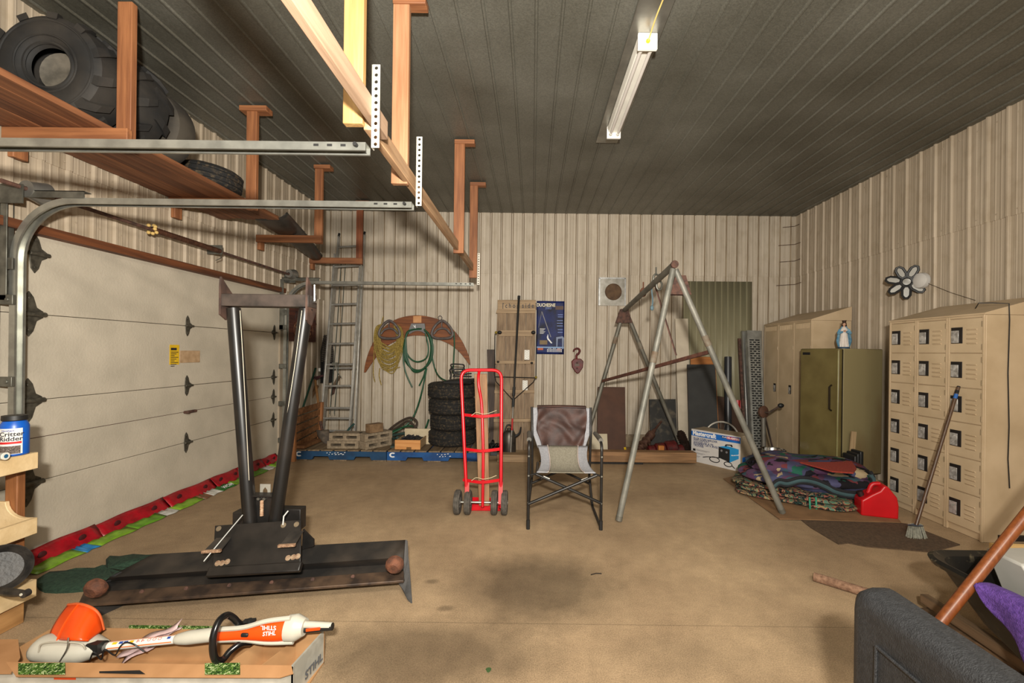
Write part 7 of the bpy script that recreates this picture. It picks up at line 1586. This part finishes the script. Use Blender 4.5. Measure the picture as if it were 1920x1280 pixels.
# rusty pipe on the floor
mb = MB(); a = PF(1526, 1089); b = PF(1690, 1140); d = (b-a).normalized(); mb.cyl(V((a.x, a.y, .029)), V((b.x, b.y, .029)), .027, n=18); x, y, _ = frame(d)
rpp = thing('rusty_pipe', 'short rusty steel pipe lying on the floor behind the grey folded table', 'pipe', V((a.x, a.y, .0)))
mb.build('pipe', mat('flaky rusty pipe', (112, 82, 62), rough=.9, col2=(150, 116, 92), scale=40, bump=.5), rpp)
mb = MB(); mb.lathe([(0, 0), (.019, 0)], V((a.x, a.y, .029))-d*.001, d, 16); mb.build('pipe_mouth', DARKH, rpp)
# folded grey table in the foreground
GT = mat('grey pebbled plastic', (38, 39, 41), rough=.5, col2=(48, 49, 51), scale=90, bump=.35, bscale=260)
ft = thing('folded_table', 'dark grey pebbled plastic folded table standing on edge in the right foreground', 'table', (1.03, .85, 0))
def slab(x0, x1, y0, y1, z1, r, n=6):
    out = [V((0, y0, 0)), V((0, y1, 0))]
    for i in range(n+1): a = radians(90*i/n); out.append(V((0, y1-r+r*cos(a), z1-r+r*sin(a))))
    out.append(V((0, y0, z1))); return out
yE = P(1603, 1140, 1.27).y
xA = PF(1606, 1125, .72).x
S0 = slab(0, 0, .2, 1.285, .785, .07)
def ins(pts, d): 
    return [V((p.x, min(max(p.y, .2), 1.285-d) if p.y > 1 else p.y, max(0, min(p.z, .755-d)))) for p in pts]
xa_ = .953
lay = [(xa_+.003, .07), (xa_, .05), (xa_+.004, .03), (xa_+.022, .008), (xa_+.05, .0), (xa_+.085, .0), (xa_+.1, .015), (xa_+.1, .04)]
mb = MB(); rs = []
for x, d in lay:
    P_ = slab(0, 0, .2, 1.285-d, .785-d, max(.03, .075-d)); rs.append([mb.v(V((x, p.y, p.z))) for p in P_])
for a, b in zip(rs, rs[1:]): mb.skin(a, b)
mb.f(rs[0][::-1]); mb.f(rs[-1]); mb.build('table_leaf', GT, ft)
for z in (.655,):
    mb = MB(); mb.tube([(xa_+.0, 1.17, z), (xa_+.0, .9, z), (xa_+.0, .5, z)], .0045, n=8); mb.build('moulded_rib', GT, ft)
mb = MB(); mb.tube([(xa_, 1.17, .655), (xa_, 1.175, .3), (xa_, 1.175, .05)], .0045, n=8); mb.build('moulded_rib', GT, ft)

# bits on the floor
q = PF(916, 1256, .002); mb = MB(); mb.prism([q+V((.012*cos(a)*(1+.3*sin(3*a)), .016*sin(a), .001)) for a in [2*pi*i/9 for i in range(9)]], (0, 0, .001)); tag(mb.build('leaf', mat('dry green leaf', (58, 84, 46)), origin=q), 'tiny green leaf scrap on the bare concrete floor near the front', 'leaf')
a = PF(1108, 1077, .004); b = PF(1128, 1075, .004); mb = MB(); mb.tube([a, a.lerp(b, .5)+V((0, .01, 0)), b], .0035, n=5); tag(mb.build('twig', mat('dark twig', (40, 32, 26)), origin=a), 'tiny dark twig lying beside the dark round oil stain on the floor', 'twig')
# ================================================================ LIGHT
def area(name, loc, target, size, power, col, sy=None):
    l = bpy.data.lights.new(name, 'AREA'); l.energy = power; l.color = col; l.size = size
    if sy: l.shape = 'RECTANGLE'; l.size_y = sy
    o = bpy.data.objects.new(name, l); COL.objects.link(o); o.location = loc
    o.rotation_euler = (V(target)-V(loc)).to_track_quat('-Z', 'Y').to_euler(); return o
area('camera_flash', (.05, -.35, 1.85), (-.7, 5, 5.0), .14, 365, (1, .95, .86))
area('shop_lamp', (.9, -1.2, 3.5), (.9, -.6, 0), 1.4, 168, (1, .92, .80), .5)
w = bpy.data.worlds.new('world'); SC.world = w; w.use_nodes = True
bg = w.node_tree.nodes['Background']; bg.inputs['Color'].default_value = (1, .95, .86, 1); bg.inputs['Strength'].default_value = 1.15
SC.view_settings.view_transform = 'Standard'; SC.view_settings.look = 'None'; SC.view_settings.gamma = 1; SC.view_settings.use_curve_mapping = False
SC.view_settings.exposure = 0.
